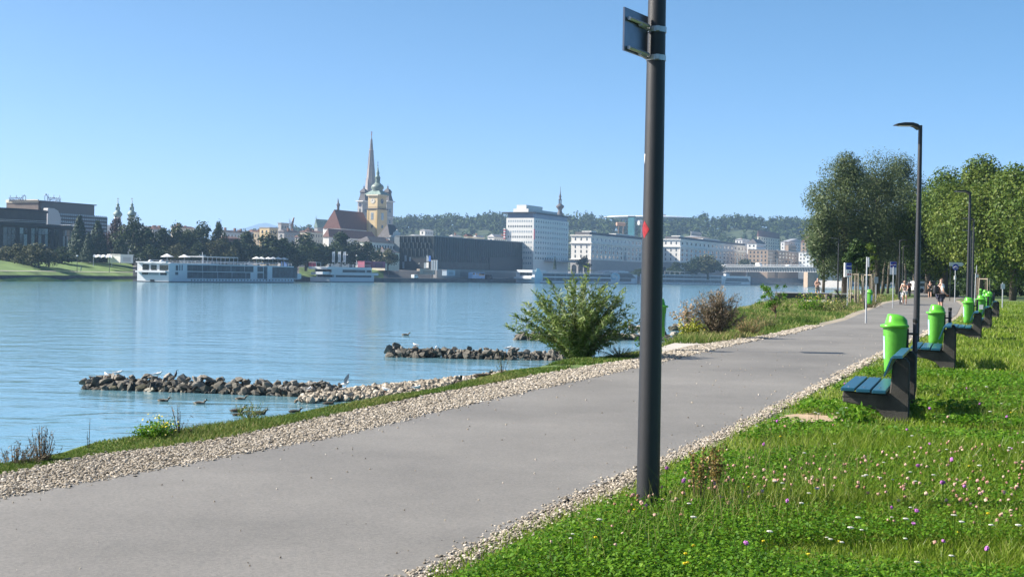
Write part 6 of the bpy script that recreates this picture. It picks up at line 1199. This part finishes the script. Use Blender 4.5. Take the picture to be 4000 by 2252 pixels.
dry_shrub("rush_tuft", 2420, 1395, -.05, "dry upright grass at the foot of the willow bush", 37, 60, .55, .30, M_dry, leafs=10, size=.06, asp=.1)
# willow bush
rg = np.random.default_rng(61); p = gx(2260, 26.2); wb = thing("willow_bush", "bushy young willow with long narrow leaves between the path and the river", "bush", (p[0], p[1], -.12)); st = MB(); LP = []; LN = []; LA = []
for i in range(125):
    a = rg.random() * 6.283; sp = rg.random() ** .5; out = np.array([math.cos(a), .7 * math.sin(a), 0]); H = 1.86 * (1 - .60 * sp ** 1.6) * rg.uniform(.72, 1.05); b0 = out * .10 * rg.random()
    tip = out * sp * 1.5 + [0, 0, H]; mid = b0 + out * sp * .45 + [0, 0, H * .55]; st.tube([b0, mid, tip], [.011, .007, .002], 5)
    for k in range(105):
        u = rg.uniform(.04, 1.0); q = b0 * (1 - u) ** 2 + 2 * u * (1 - u) * mid + u * u * tip; dr = (tip - b0) * .6 + rg.normal(size=3) * .75 + [0, 0, -.15]; dr /= np.linalg.norm(dr)
        LP.append(q + dr * .06); LA.append(dr); LN.append(rg.normal(size=3) * .8 + [0, -.2, .7])
st.build("stem", mm("willow_stem", (.13, .11, .05)), wb); LP, LN, LA = map(np.array, (LP, LN, LA))
M_willow = tintmat("willow_leaf", [(.065, .115, .018), (.13, .20, .045), (.22, .28, .09), (.36, .40, .25)], trans=.3, rough=.42)
quads("foliage", leafquads(LP, LN, 0.135 * (.6 + .7 * rg.random(len(LP))), .19, rg, LA), M_willow, np.clip(rg.normal(.45, .27, len(LP)), 0, 1), wb)
# grass fringe on the bank edge
def fringe(y0, y1, n, seed, hmul, tone, label, out=(-.05, 1.5)):
    rg = np.random.default_rng(seed); y = y0 * (y1 / y0) ** rg.random(n); u = rg.random(n); xg = xat(GL, y) - .04; xb = xat(BE, y); x = xg + (xb - xg) * (u * 1.25 - .06)
    P = np.c_[x, y]; pxx = 2000 + F * x / y; k = ~((y > 27) & (pxx > 2585) & (pxx < 3010) & (y < 36.5)) & (noise2(P, 1.5, seed) > -1.3 + (u < .25) * .8); P = P[k]; y = y[k]; n = len(P); h = (.05 + .07 * rg.random(n)) * hmul * (.8 + .35 * noise2(P, 1.2, 3)); h = np.clip(h, .02, 1)
    wdt = .006 * np.clip(y / 9, 1, 6); V = blades(P, h, wdt * np.ones(n), .3 + .6 * rg.random(n), rg); over = np.clip(xat(BE, P[:, 1]) - P[:, 0], 0, 9); V[:, :, 2] -= np.r_[over, over][:, None] * .5
    t_ = np.clip(rg.normal(tone, .2, n) + .12 * noise2(P, .9, 6), 0, 1); stuff(quads("bank_grass", V, M_dry, np.r_[t_, t_]), label, "grass")
fringe(8.5, 48, 90000, 71, .55, .24, "green and straw grass along the bank edge beside the gravel")
rg = np.random.default_rng(73); y = 32 * (150 / 32) ** rg.random(60000); xg = xat(GL, y) - .05; xb = xat(BE, y) - 2.5; u = rg.random(60000); P = np.c_[xg + (xb - xg) * u, y]
bd = P[:, 0] - xat(BE, P[:, 1]); sp_ = np.array([G(3098, 1181)[:2], G(3330, 1141)[:2]])
n = len(P); h = (.10 + .16 * rg.random(n)) * (.8 + .4 * noise2(P, .7, 4)); V = blades(P, np.clip(h, .03, 1), .018 * np.clip(y / 40, 1, 3), .3 + .6 * rg.random(n), rg); V[:, :, 2] += np.r_[np.minimum(bd, 0), np.minimum(bd, 0)][:, None] * .55
px_ok = ~((P[:, 1] > 95) & (P[:, 0] - xat(BE, P[:, 1]) < 4) & (P[:, 0] - xat(BE, P[:, 1]) > 1.0)); kk = np.r_[px_ok, px_ok]
t_ = np.clip(rg.normal(.38, .25, n) + .2 * noise2(P, .35, 6), 0, 1); stuff(quads("bank_vegetation", V[kk], M_dry, np.r_[t_, t_][kk]), "wild grass on the bank beyond the slipway", "grass")

# ------------------------------------------------------------------ trees
def near_tree(px, Y, H, W, label, seed, leafm, nl, lsize, z0=.16, k=60, br=.17, asp=.45, trunk=.25, group=None, name="broadleaf_tree"):
    rg = np.random.default_rng(seed); p = gx(px, Y); t_ = thing(name, label, "tree", (p[0], p[1], 0), 0, group); bl = crown_blobs(rg, W / 2, W / 2, H * z0, H, k, W * br)
    V, tt = blobleaves(bl, nl, lsize, asp, rg, shell=.55); quads("crown", V, leafm, tt, t_); tr = MB(); tr.tube([(0, 0, -.3), (.05, 0, H * .2), (.0, .1, H * .5), (.1, 0, H * .8)], [trunk * 1.2, trunk, trunk * .6, .05], 10)
    for i in range(9):
        q = bl[rg.integers(len(bl))]; h0 = H * rg.uniform(.15, .5); tr.tube([(0, 0, h0), (q[0] * .5, q[1] * .5, h0 + (q[2] - h0) * .6), q[:3]], [trunk * .45, trunk * .25, .03], 6)
    tr.build("trunk", M_bark, t_, smooth=True); return t_
M_silver = tintmat("willow_crown_leaf", [(.040, .062, .022), (.065, .095, .034), (.095, .130, .052), (.14, .17, .08)], trans=.25, rough=.5)
M_maple = tintmat("plane_leaf", [(.040, .075, .012), (.065, .115, .018), (.100, .150, .024), (.15, .185, .03)], trans=.3, rough=.5)
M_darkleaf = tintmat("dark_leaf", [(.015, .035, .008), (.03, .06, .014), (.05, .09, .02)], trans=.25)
NT = "large trees along the avenue"
near_tree(3298, 150, 17.4, 10.6, "tall grey-green willow at the left end of the avenue, leaning over the promenade", 1, M_silver, 42000, .29, .10, 90, .15, .3, .3, NT)
near_tree(3215, 146, 9.5, 4.2, "lower left bulge of willow hanging over the bridge end of the promenade", 2, M_silver, 7000, .34, .12, 34, .22, .3, .15, NT)
near_tree(3425, 156, 17.0, 12.5, "dark tall tree right of the grey-green willow, with a rounded top", 3, M_silver, 34000, .29, .10, 80, .16, .3, .3, NT)
near_tree(3508, 172, 18.0, 10.5, "feathery tree between the dark tall tree and the first lamp post", 4, M_silver, 24000, .30, .12, 60, .16, .3, .3, NT)
near_tree(3690, 150, 13.8, 11.0, "yellowish green plane tree right of the tall lamp, its branches hanging low over the path", 5, M_maple, 42000, .27, .12, 80, .16, .7, .3, NT)
near_tree(3825, 138, 14.4, 12, "tallest plane tree behind the far lamp posts on the right", 6, M_maple, 42000, .27, .16, 80, .16, .7, .3, NT)
near_tree(3955, 128, 13.0, 12, "plane tree at the right edge of the photograph, its crown cut by the frame", 7, M_maple, 42000, .27, .16, 80, .16, .7, .3, NT)
near_tree(4090, 120, 12.5, 10, "tree beyond the right edge whose branches reach into the photograph", 8, M_maple, 14000, .30, .18, 60, .17, .7, .3, NT)
near_tree(3620, 190, 13.6, 9.0, "tree in the second row closing the avenue behind the tall lamp post", 9, M_maple, 20000, .32, .2, 60, .17, .7, .3, NT)
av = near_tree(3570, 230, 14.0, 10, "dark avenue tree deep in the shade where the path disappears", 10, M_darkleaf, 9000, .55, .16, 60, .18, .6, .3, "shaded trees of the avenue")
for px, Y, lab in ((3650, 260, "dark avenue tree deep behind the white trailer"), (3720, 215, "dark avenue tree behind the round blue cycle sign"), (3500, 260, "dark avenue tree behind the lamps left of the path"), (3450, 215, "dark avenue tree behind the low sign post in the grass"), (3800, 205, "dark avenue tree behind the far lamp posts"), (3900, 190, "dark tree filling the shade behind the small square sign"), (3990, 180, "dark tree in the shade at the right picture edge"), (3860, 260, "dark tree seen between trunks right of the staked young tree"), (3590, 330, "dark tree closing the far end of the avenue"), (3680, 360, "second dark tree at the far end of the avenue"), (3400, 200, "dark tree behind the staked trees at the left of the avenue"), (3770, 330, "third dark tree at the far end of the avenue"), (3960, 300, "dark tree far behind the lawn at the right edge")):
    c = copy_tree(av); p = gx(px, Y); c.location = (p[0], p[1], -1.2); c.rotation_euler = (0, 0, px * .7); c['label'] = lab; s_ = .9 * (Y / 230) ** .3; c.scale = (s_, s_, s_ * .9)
# low shrubbery under the avenue trees
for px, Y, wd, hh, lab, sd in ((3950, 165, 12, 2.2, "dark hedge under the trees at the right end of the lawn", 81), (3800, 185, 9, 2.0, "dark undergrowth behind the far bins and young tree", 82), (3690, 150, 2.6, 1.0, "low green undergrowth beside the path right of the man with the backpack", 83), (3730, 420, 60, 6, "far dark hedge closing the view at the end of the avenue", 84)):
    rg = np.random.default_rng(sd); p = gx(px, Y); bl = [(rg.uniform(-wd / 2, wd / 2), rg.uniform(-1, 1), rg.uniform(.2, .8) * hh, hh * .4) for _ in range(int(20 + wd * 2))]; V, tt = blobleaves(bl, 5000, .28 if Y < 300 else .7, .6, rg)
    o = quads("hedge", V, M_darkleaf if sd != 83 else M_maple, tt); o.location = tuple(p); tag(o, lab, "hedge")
# avenue trunks
tk = MB().tube([(0, 0, -.3), (.05, 0, 1.5), (.0, .05, 3), (.1, 0, 4.2)], [.20, .16, .14, .12], 10).mesh("trunk", M_bark, True)
for i, (px, Y, lab) in enumerate(((3445, 172, "pale leaning trunk in the dark left of the blue sign"), (3467, 178, "second pale trunk in the dark left of the blue sign"), (3540, 190, "thin sunlit trunk deep in the avenue"), (3412, 165, "dark trunk behind the thin grey pole"), (3812, 150, "thick dark trunk right of the far lamp posts"), (3950, 150, "dark trunk behind the small square sign"))):
    p = gx(px, Y); t_ = thing("bare_trunk", lab, "tree", (p[0], p[1], 0), i * 1.3, "bare trunks of the avenue"); o = obj("trunk", tk, t_); o.rotation_euler = (.04, .05 * (-1) ** i, 0)
# young staked trees
def staked(px, Y, H, label, seed, lm, cr, nst=3, stH=2.0, nl=1300):
    rg = np.random.default_rng(seed); p = gx(px, Y); t_ = thing("young_tree", label, "tree", (p[0], p[1], 0), 0, "young trees held by stakes"); bl = crown_blobs(rg, cr, cr, H * .42, H, 16, cr * .4); V, tt = blobleaves(bl, nl, .24, .6, rg, .3); quads("crown", V, lm, tt, t_)
    MB().tube([(0, 0, -.2), (0, 0, H * .75)], [.05, .02], 8).build("trunk", M_bark, t_)
    for i in range(nst):
        a = 6.283 * i / nst + .5; MB().tube([(.55 * math.cos(a), .55 * math.sin(a), -.2), (.45 * math.cos(a), .45 * math.sin(a), stH)], .045, 7).build("stake", mm("pale_stake", (.32, .27, .20)), t_)
    MB().tube([(.45 * math.cos(6.283 * i / nst + .5), .45 * math.sin(6.283 * i / nst + .5), stH - .08) for i in range(nst + 1)], .03, 5).build("crossbar", mm("pale_stake", (.32, .27, .20)), t_)
staked(3848, 106, 4.6, "young light green tree between stakes behind the far bins", 91, M_maple, 1.15)
staked(3345, 92, 4.4, "young dark green tree between many pale stakes by the blue and white sign", 92, M_darkleaf, 1.2, 6, 2.1, 2200)
staked(3396, 96, 4.7, "slim young tree with yellowish leaves between stakes behind the thin grey pole", 93, M_maple, .55, 3, 2.1, 500)
# sapling
rg = np.random.default_rng(95); p = gx(3027, 48.5); t_ = thing("sapling", "small green sapling on the bank right of the brown shrub", "tree", (p[0], p[1], 0)); tr = MB(); tr.tube([(0, 0, -.2), (.03, 0, .4), (-.02, 0, .75)], [.022, .018, .012], 7); bl = []
for i in range(26):
    a = rg.random() * 6.283; e = np.array([math.cos(a) * rg.uniform(.2, .55) - .1, math.sin(a) * .35, rg.uniform(.5, 1.45)]); tr.tube([(0, 0, rg.uniform(.3, .6)), e * [.5, .5, .8], e], [.012, .008, .003], 5); bl.append((*e, rg.uniform(.09, .17)))
tr.build("trunk", mm("sapling_bark", (.16, .09, .06)), t_); V, tt = blobleaves(bl, 2000, .06, .5, rg, .1); quads("crown", V, M_clover, tt, t_)

# ================================================================== BIRDS AND PEOPLE
M_dbody = mat("duck_brown", (.05, .038, .026), rough=.8, var=.5, vs=14); M_dpale = mat("duck_grey_flank", (.24, .21, .17), rough=.8, var=.3, vs=9); M_dhead = mat("duck_dark_head", (.012, .02, .014), rough=.4); M_bill = mat("bill", (.30, .24, .05), rough=.5)
M_gull = mat("gull_white", (.70, .70, .69), rough=.8, var=.06, vs=9); M_gwing = mat("gull_grey_wing", (.33, .34, .37), rough=.8, var=.12, vs=9); M_corm = mat("cormorant_black", (.010, .010, .012), rough=.45); M_leg = mat("bird_leg", (.35, .10, .05), rough=.6)
def wing(mb, pts, th=.012):
    return mb.prism(pts, -th, th)
def duck_proto(mb_, label):
    t_ = thing("duck", label, "duck"); skin("body", [(-.27, 0, .075), (-.16, 0, .045), (0, 0, .03), (.12, 0, .045), (.185, 0, .10), (.20, 0, .15)], [(i, i + 1) for i in range(5)], [.015, .07, .10, .085, .045, .038], mb_, t_, 2, 2)
    for y in (-.075, .075): o = skin("wing", [(-.2, y, .10), (-.05, y * 1.1, .09), (.08, y, .08)], [(0, 1), (1, 2)], [.015, .04, .03], M_dbody, t_, 1, 1)
    h = skin("head", [(.20, 0, .155), (.215, 0, .19), (.25, 0, .195)], [(0, 1), (1, 2)], [.04, .047, .035], M_dhead, t_, 1, 1); MB().prism([(.27, .175), (.35, .168), (.35, .178), (.27, .205)], -.02, .02).build("bill", M_bill, h); return t_
def gull_proto(label, raised=False):
    t_ = thing("gull", label, "gull"); skin("body", [(-.20, 0, .15), (-.08, 0, .155), (.03, 0, .17), (.11, 0, .20), (.15, 0, .255), (.185, 0, .275)], [(i, i + 1) for i in range(5)], [.02, .055, .07, .055, .035, .038], M_gull, t_, 2, 2)
    for s_ in (-1, 1):
        if raised: w_ = MB(); w_.add([(.06, s_ * .04, .2), (-.06, s_ * .05, .2), (-.02, s_ * .10, .42), (.14, s_ * .14, .62), (.16, s_ * .12, .45)], [(0, 1, 2, 3, 4)]); w_.add([(.06, s_ * .06, .2), (-.06, s_ * .07, .2), (-.02, s_ * .12, .42), (.14, s_ * .155, .62), (.16, s_ * .14, .45)], [(4, 3, 2, 1, 0)]); w_.build("wing", M_gwing, t_)
        else: skin("wing", [(-.30, s_ * .02, .15), (-.12, s_ * .055, .175), (.07, s_ * .055, .19)], [(0, 1), (1, 2)], [.01, .03, .028], M_gwing, t_, 1, 1)
        MB().tube([(.0, s_ * .03, 0), (.01, s_ * .03, .11)], .007, 5).build("leg", M_leg, t_)
    MB().prism([(.21, .262), (.26, .262), (.21, .285)], -.01, .01).build("bill", M_leg, t_); return t_
def perch(o, px, py, Y, sc_, rz, label=None): p = D(px, py, Y); o.location = tuple(p); sc_ = sc_ * (.78 if o.name.startswith('gull') else 1); o.scale = (sc_,) * 3; o.rotation_euler = (0, 0, rz); o['label'] = label or o['label']; return o
def onwater(o, px, py, sc_, rz, label): p = G(px, py, WZ); o.location = (p[0], p[1], WZ - .015); o.scale = (sc_ * 1.25,) * 3; o.rotation_euler = (0, 0, rz); o['label'] = label; o['group'] = "birds on the water"; return o
dm = duck_proto(M_dpale, "drake"); df = duck_proto(M_dbody, "brown duck"); first = {0: True, 1: True}
for px, py, k, s_, rz, lab in ((639, 1567, 0, .66, .1, "pale duck with a dark head, leftmost of the swimming ducks"), (781, 1577, 0, .68, .0, "grey duck swimming second from the left below the rocks"), (941, 1560, 0, .64, .1, "grey duck close under the biggest rocks"), (926, 1608, 1, .74, .0, "dark duck swimming just above another dark duck by the bank"), (931, 1622, 1, .58, .1, "dark duck half hidden behind a grass tuft of the bank"), (1015, 1617, 1, .74, .0, "dark duck right of the pair by the grass tuft"), (1086, 1634, 1, .5, .2, "dark duck of which only the head shows above the bank grass"), (1234, 1565, 1, .62, .1, "brown duck close to the pebble spit"), (1284, 1578, 1, .66, .0, "dark duck right of the brown one by the pebble spit"), (1153, 1610, 1, .66, .3, "dark duck near the bank, alone between two groups"), (1335, 1590, 1, .56, 1.2, "duck close to the bank with its neck up, below the spit"), (1245, 1606, 1, .5, .2, "low dark duck partly hidden by the bank below the spit"), (1585, 1309, 0, .95, .0, "single pale duck far out on the open river")):
    src = (dm, df)[k]
    o = src if first[k] else copy_tree(src); first[k] = False; onwater(o, px, py, s_, rz, lab)
g0 = gull_proto("gull"); g1 = gull_proto("gull", True)
for i, (px, py, Y, s_, rz, lab) in enumerate(((415, 1474, 50.0, .95, 2.2, "leftmost gull on the nearest groyne, facing away"), (462, 1468, 50.2, 1.0, .1, "gull with dark grey back on the nearest groyne, second from the left"), (616, 1474, 49.7, 1.05, .1, "white gull left of the cormorant"), (1208, 1528, 48.8, .85, 1.2, "white gull sitting among the small stones of the spit"), (1341, 1528, 48.2, .8, .4, "white gull sitting below the one with raised wings"), (1623, 1356, 73.5, 1.1, 2.6, "gull on top of the second groyne"), (1703, 1364, 73.4, .9, 1.4, "small white gull low on the second groyne"), (1986, 1369, 73.3, 1.2, .2, "white gull at the willow end of the second groyne"), (1505, 1532, 46.5, .95, 2.7, "gull with grey wings low over the pebble spit"), (1628, 1524, 45.5, .9, .3, "gull at the right of the pebble spit near the bank"))):
    o = g0 if i == 0 else copy_tree(g0); perch(o, px, py, Y, s_, rz, lab); o['group'] = "gulls on the groynes"
perch(g1, 1348, 1513, 48.3, 1.05, .0, "gull with both wings raised on the pebble spit"); g1['group'] = "gulls on the groynes"
t_ = thing("cormorant", "black cormorant standing upright on the nearest groyne", "cormorant"); skin("body", [(-.10, 0, -.02), (-.05, 0, .10), (0, 0, .24), (.03, 0, .36), (.03, 0, .47), (.055, 0, .53)], [(i, i + 1) for i in range(5)], [.02, .05, .08, .06, .026, .032], M_corm, t_, 2, 2); MB().prism([(.08, .52), (.17, .51), (.17, .53), (.08, .55)], -.012, .012).build("bill", M_bill, t_); perch(t_, 686, 1478, 49.2, .6, 0)
t_ = thing("swan", "white swan whose long neck rises behind the grassy bank edge", "swan"); skin("body", [(-.45, 0, .40), (-.25, 0, .36), (0, 0, .36), (.18, 0, .40), (.24, 0, .55), (.20, 0, .72), (.20, 0, .88), (.27, 0, .96), (.33, 0, .95)], [(i, i + 1) for i in range(8)], [.03, .14, .17, .12, .055, .036, .036, .05, .03], M_gull, t_, 2, 2); MB().prism([(.35, .90), (.47, .87), (.47, .90), (.36, .965)], -.022, .022).build("bill", mat("swan_bill", (.10, .04, .02), rough=.5), t_)
for y in (-.07, .07): MB().tube([(0, y, 0), (0, y, .25)], .015, 6).build("leg", M_corm, t_)
perch(t_, 1806, 1535, 24, 1.05, -.15); t_.location.z = D(1825, 1466, 24)[2] - 1.03
o = copy_tree(df); perch(o, 1790, 1506, 24.5, .75, 1.4, "dark duck standing left of the swan's neck"); o = copy_tree(df); perch(o, 1886, 1476, 22, .6, .2, "brown duck sitting in the bank grass right of the swan")

M_skin = mat("skin", (.48, .29, .21), rough=.55, var=.06); M_hair = mat("dark_hair", (.03, .02, .015), rough=.6); M_blond = mat("blond_hair", (.40, .27, .14), rough=.6); M_shoe = mat("shoe", (.3, .3, .3), rough=.6)
def person(px, Y, label, rz, arms, legs, lean=0.0, head=(0, 0), top=None, bottom=None, hair=None, sc_=1.0, sleeves=1, shorts=.5):
    p = gx(px, Y); t_ = thing("person", label, "person", (p[0], p[1], 0), rz); t_.scale = (sc_,) * 3; l = lean
    J = {'pel': (0, 0, .95), 'bel': (l * .4, 0, 1.12), 'che': (l, 0, 1.32), 'nec': (l * 1.35, 0, 1.50), 'hea': (l * 1.6 + head[0] + .02, head[1], 1.62 - abs(head[0]) * .4), 'top': (l * 1.7 + head[0] * 1.3, head[1], 1.735 - abs(head[0]) * .5)}
    for s_, n_ in ((1, 'L'), (-1, 'R')):
        J['sh' + n_] = (l * 1.1, s_ * .175, 1.43); e, w_, h_ = arms[n_]; J['el' + n_] = e; J['wr' + n_] = w_; J['ha' + n_] = h_; k_, a_ = legs[n_]
        J['hi' + n_] = (0, s_ * .095, .90); J['kn' + n_] = (k_[0], s_ * .11 + k_[1], .50 + k_[2]); J['an' + n_] = (a_[0], s_ * .11 + a_[1], .08 + a_[2]); J['to' + n_] = (a_[0] + .17, s_ * .13 + a_[1], .035 + a_[2])
    Rr = dict(pel=(.15, .11), bel=(.135, .10), che=(.16, .115), nec=.055, hea=(.085, .10), top=.07, sh=.065, el=.045, wr=.032, ha=.042, hi=.095, kn=.06, an=.042, to=.038)
    N_ = list(J); ix = {n: i for i, n in enumerate(N_)}; E_ = [('pel', 'bel'), ('bel', 'che'), ('che', 'nec'), ('nec', 'hea'), ('hea', 'top')]
    for n_ in 'LR': E_ += [('che', 'sh' + n_), ('sh' + n_, 'el' + n_), ('el' + n_, 'wr' + n_), ('wr' + n_, 'ha' + n_), ('pel', 'hi' + n_), ('hi' + n_, 'kn' + n_), ('kn' + n_, 'an' + n_), ('an' + n_, 'to' + n_)]
    rad = [Rr.get(n, Rr.get(n[:2])) for n in N_]; skin("body", [J[n] for n in N_], [(ix[a], ix[b_]) for a, b_ in E_], rad, M_skin, t_, 2, 0)
    def cloth(name, ns, es, grow, m_):
        i2 = {n: i for i, n in enumerate(ns)}; rr = []
        for n in ns:
            r = Rr.get(n, Rr.get(n[:2], .07)); r = r if hasattr(r, '__len__') else (r, r); rr.append((r[0] + grow, r[1] + grow))
        skin(name, [J[n] for n in ns], [(i2[a], i2[b_]) for a, b_ in es], rr, m_, t_, 1, 0)
    mid = lambda a, b_, f: tuple(np.array(J[a]) * (1 - f) + np.array(J[b_]) * f)
    if top:
        ns = ['bel', 'pel', 'che', 'shL', 'shR']; es = [('pel', 'bel'), ('bel', 'che'), ('che', 'shL'), ('che', 'shR')]
        for n_ in 'LR': J['mu' + n_] = mid('sh' + n_, 'el' + n_, .62 * sleeves); ns.append('mu' + n_); es.append(('sh' + n_, 'mu' + n_))
        cloth("shirt", ns, es, .014, top)
    if bottom:
        ns = ['pel', 'hiL', 'hiR']; es = [('pel', 'hiL'), ('pel', 'hiR')]
        for n_ in 'LR': J['th' + n_] = mid('hi' + n_, 'kn' + n_, .55 + shorts * .5); ns.append('th' + n_); es.append(('hi' + n_, 'th' + n_))
        cloth("shorts", ns, es, .022, bottom)
    hx = J['hea']; hm = skin("hair", [(hx[0] - .035, hx[1], hx[2] + .02), (hx[0] - .015, hx[1], hx[2] + .10)], [(0, 1)], [.095, .08], hair or M_hair, t_, 1, 0)
    for n_ in 'LR':
        a_ = J['an' + n_]; to = J['to' + n_]; skin("shoe", [(a_[0] - .04, a_[1], a_[2] - .04), to], [(0, 1)], [.048, .042], M_shoe, t_, 1, 0)
    return t_, J
WALK = {'L': ((.12, 0, .02), (.10, 0, 0)), 'R': ((-.02, 0, 0), (-.22, 0, .04))}; STAND = {'L': ((.02, .02, 0), (.0, .02, 0)), 'R': ((.03, 0, 0), (.03, 0, 0))}
t_, J = person(3672, 64, "standing man in a white t-shirt and dark shorts, wearing the backpack", .15, {'L': ((.05, .23, 1.14), (.24, .20, 1.02), (.33, .19, 1.0)), 'R': ((.03, -.24, 1.14), (.20, -.22, .98), (.29, -.2, .95))}, STAND, .02, top=M_white, bottom=mat("navy_cloth", (.03, .035, .06), rough=.8), hair=M_hair, sc_=1.02)
bp = thing("backpack", "black backpack on the back of the standing man", "backpack", t_.location, .15); skin("bag", [(-.21, 0, 1.02), (-.24, 0, 1.2), (-.20, 0, 1.42)], [(0, 1), (1, 2)], [(.12, .17), (.13, .18), (.09, .15)], M_black, bp, 2, 1)
for y in (-.12, .12): MB().tube([(-.16, y, 1.42), (0, y, 1.53), (.13, y, 1.40), (.10, y, 1.18), (-.12, y, 1.05)], .022, 6).build("strap", M_black, bp)
rb = skin("pouch", [(.32, .05, .98), (.42, .0, .97)], [(0, 1)], [.06, .05], mat("red_pouch", (.55, .05, .03), rough=.6), None, 1, 0); rb.location = t_.location; rb.rotation_euler = (0, 0, .15); tag(rb, "small red pouch in the hands of the man with the backpack", "pouch")
def bicycle(px, Y, rz, label, m_):
    p = gx(px, Y); t_ = thing("bicycle", label, "bicycle", (p[0], p[1], 0), rz); 
    for x in (-.52, .52):
        w_ = MB().tube([(x + .33 * math.cos(a), 0, .345 + .33 * math.sin(a)) for a in np.linspace(0, 6.283, 25)], .018, 6).build("wheel", M_tyre, t_); s_ = MB()
        for k in range(8): a = k * math.pi / 8; s_.tube([(x + .32 * math.cos(a), 0, .345 + .32 * math.sin(a)), (x - .32 * math.cos(a), 0, .345 - .32 * math.sin(a))], .004, 3)
        s_.build("spokes", M_galv, w_)
    f = MB(); bb = (-.08, 0, .30); st_ = (-.2, 0, .82); hd = (.34, 0, .85); hd2 = (.38, 0, .68)
    for a, b_ in ((bb, st_), (bb, hd2), (st_, hd), (bb, (-.52, 0, .345)), (st_, (-.52, 0, .345)), (hd, (.52, 0, .345))): f.tube([a, b_], .02, 6)
    f.build("frame", m_, t_); MB().tube([hd, (.32, 0, 1.0)], .015, 6).tube([(.28, -.28, 1.02), (.33, 0, 1.0), (.28, .28, 1.02)], .014, 6).build("handlebar", M_black, t_); MB().prism([(-.34, .86), (-.06, .88), (-.06, .91), (-.34, .92)], -.07, .07).build("saddle", M_black, t_)
    MB().tube([(-.08, -.12, .3), (-.08, .12, .3)], .012, 6).bx(-.10, .02, .10, .16, .10, .13).build("crank", M_galv, t_); return t_
fz = math.radians(-112)
t_, J = person(3534, 94, "blond woman in light clothes bending over the bicycle she pushes", fz, {'L': ((.30, .24, 1.16), (.42, .16, .98), (.47, .10, .96)), 'R': ((.28, -.26, 1.16), (.40, -.30, .98), (.46, -.30, .96))}, {'L': ((.10, 0, .02), (.06, 0, 0)), 'R': ((.02, 0, 0), (-.14, 0, .02))}, .16, (.08, 0), top=mat("pale_top", (.62, .56, .52), rough=.8), bottom=mat("pale_grey_shorts", (.55, .54, .52), rough=.8), hair=M_blond, sc_=.98, sleeves=.35)
bicycle(3519, 93.4, fz, "white bicycle pushed by the blond woman", M_white)
person(3192, 114, "shirtless man in grey shorts on the side path, arms folded", math.radians(-80), {'L': ((.06, .25, 1.18), (.24, .10, 1.24), (.27, -.06, 1.26)), 'R': ((.06, -.25, 1.16), (.25, -.06, 1.19), (.27, .10, 1.20))}, WALK, .02, bottom=mat("grey_green_shorts", (.20, .20, .17), rough=.8), sc_=1.02)
t_, J = person(3552, 150, "cyclist in a bright red top riding into the shaded avenue", math.radians(70), {'L': ((.25, .2, 1.2), (.38, .2, 1.05), (.42, .2, 1.04)), 'R': ((.25, -.2, 1.2), (.38, -.2, 1.05), (.42, -.2, 1.04))}, {'L': ((.28, 0, .05), (.10, 0, .18)), 'R': ((.2, 0, -.05), (.0, 0, .05))}, .14, top=mat("red_shirt", (.70, .06, .02), rough=.8), bottom=M_black, sc_=1.0)
bicycle(3552, 150, math.radians(70), "bicycle under the cyclist in the red top", M_black)
person(3632, 135, "dark dressed person walking in the shade of the avenue", math.radians(75), {'L': ((0, .22, 1.16), (.1, .22, .92), (.13, .22, .85)), 'R': ((0, -.22, 1.16), (-.08, -.22, .92), (-.1, -.22, .85))}, WALK, .02, top=M_black, bottom=M_black)
p = gx(3588, 205); tr = vehicle("white_trailer", "white trailer with a rounded top parked deep in the avenue shade", 3588, 205, 0, 2.6, 1.75, 2.0, M_white, [(0, .1), (1, .1), (1, .7), (.9, .93), (.7, 1), (.3, 1), (.1, .93), (0, .7)], .2, "trailer", [(.15, .85, .5, .8)], (.5,))
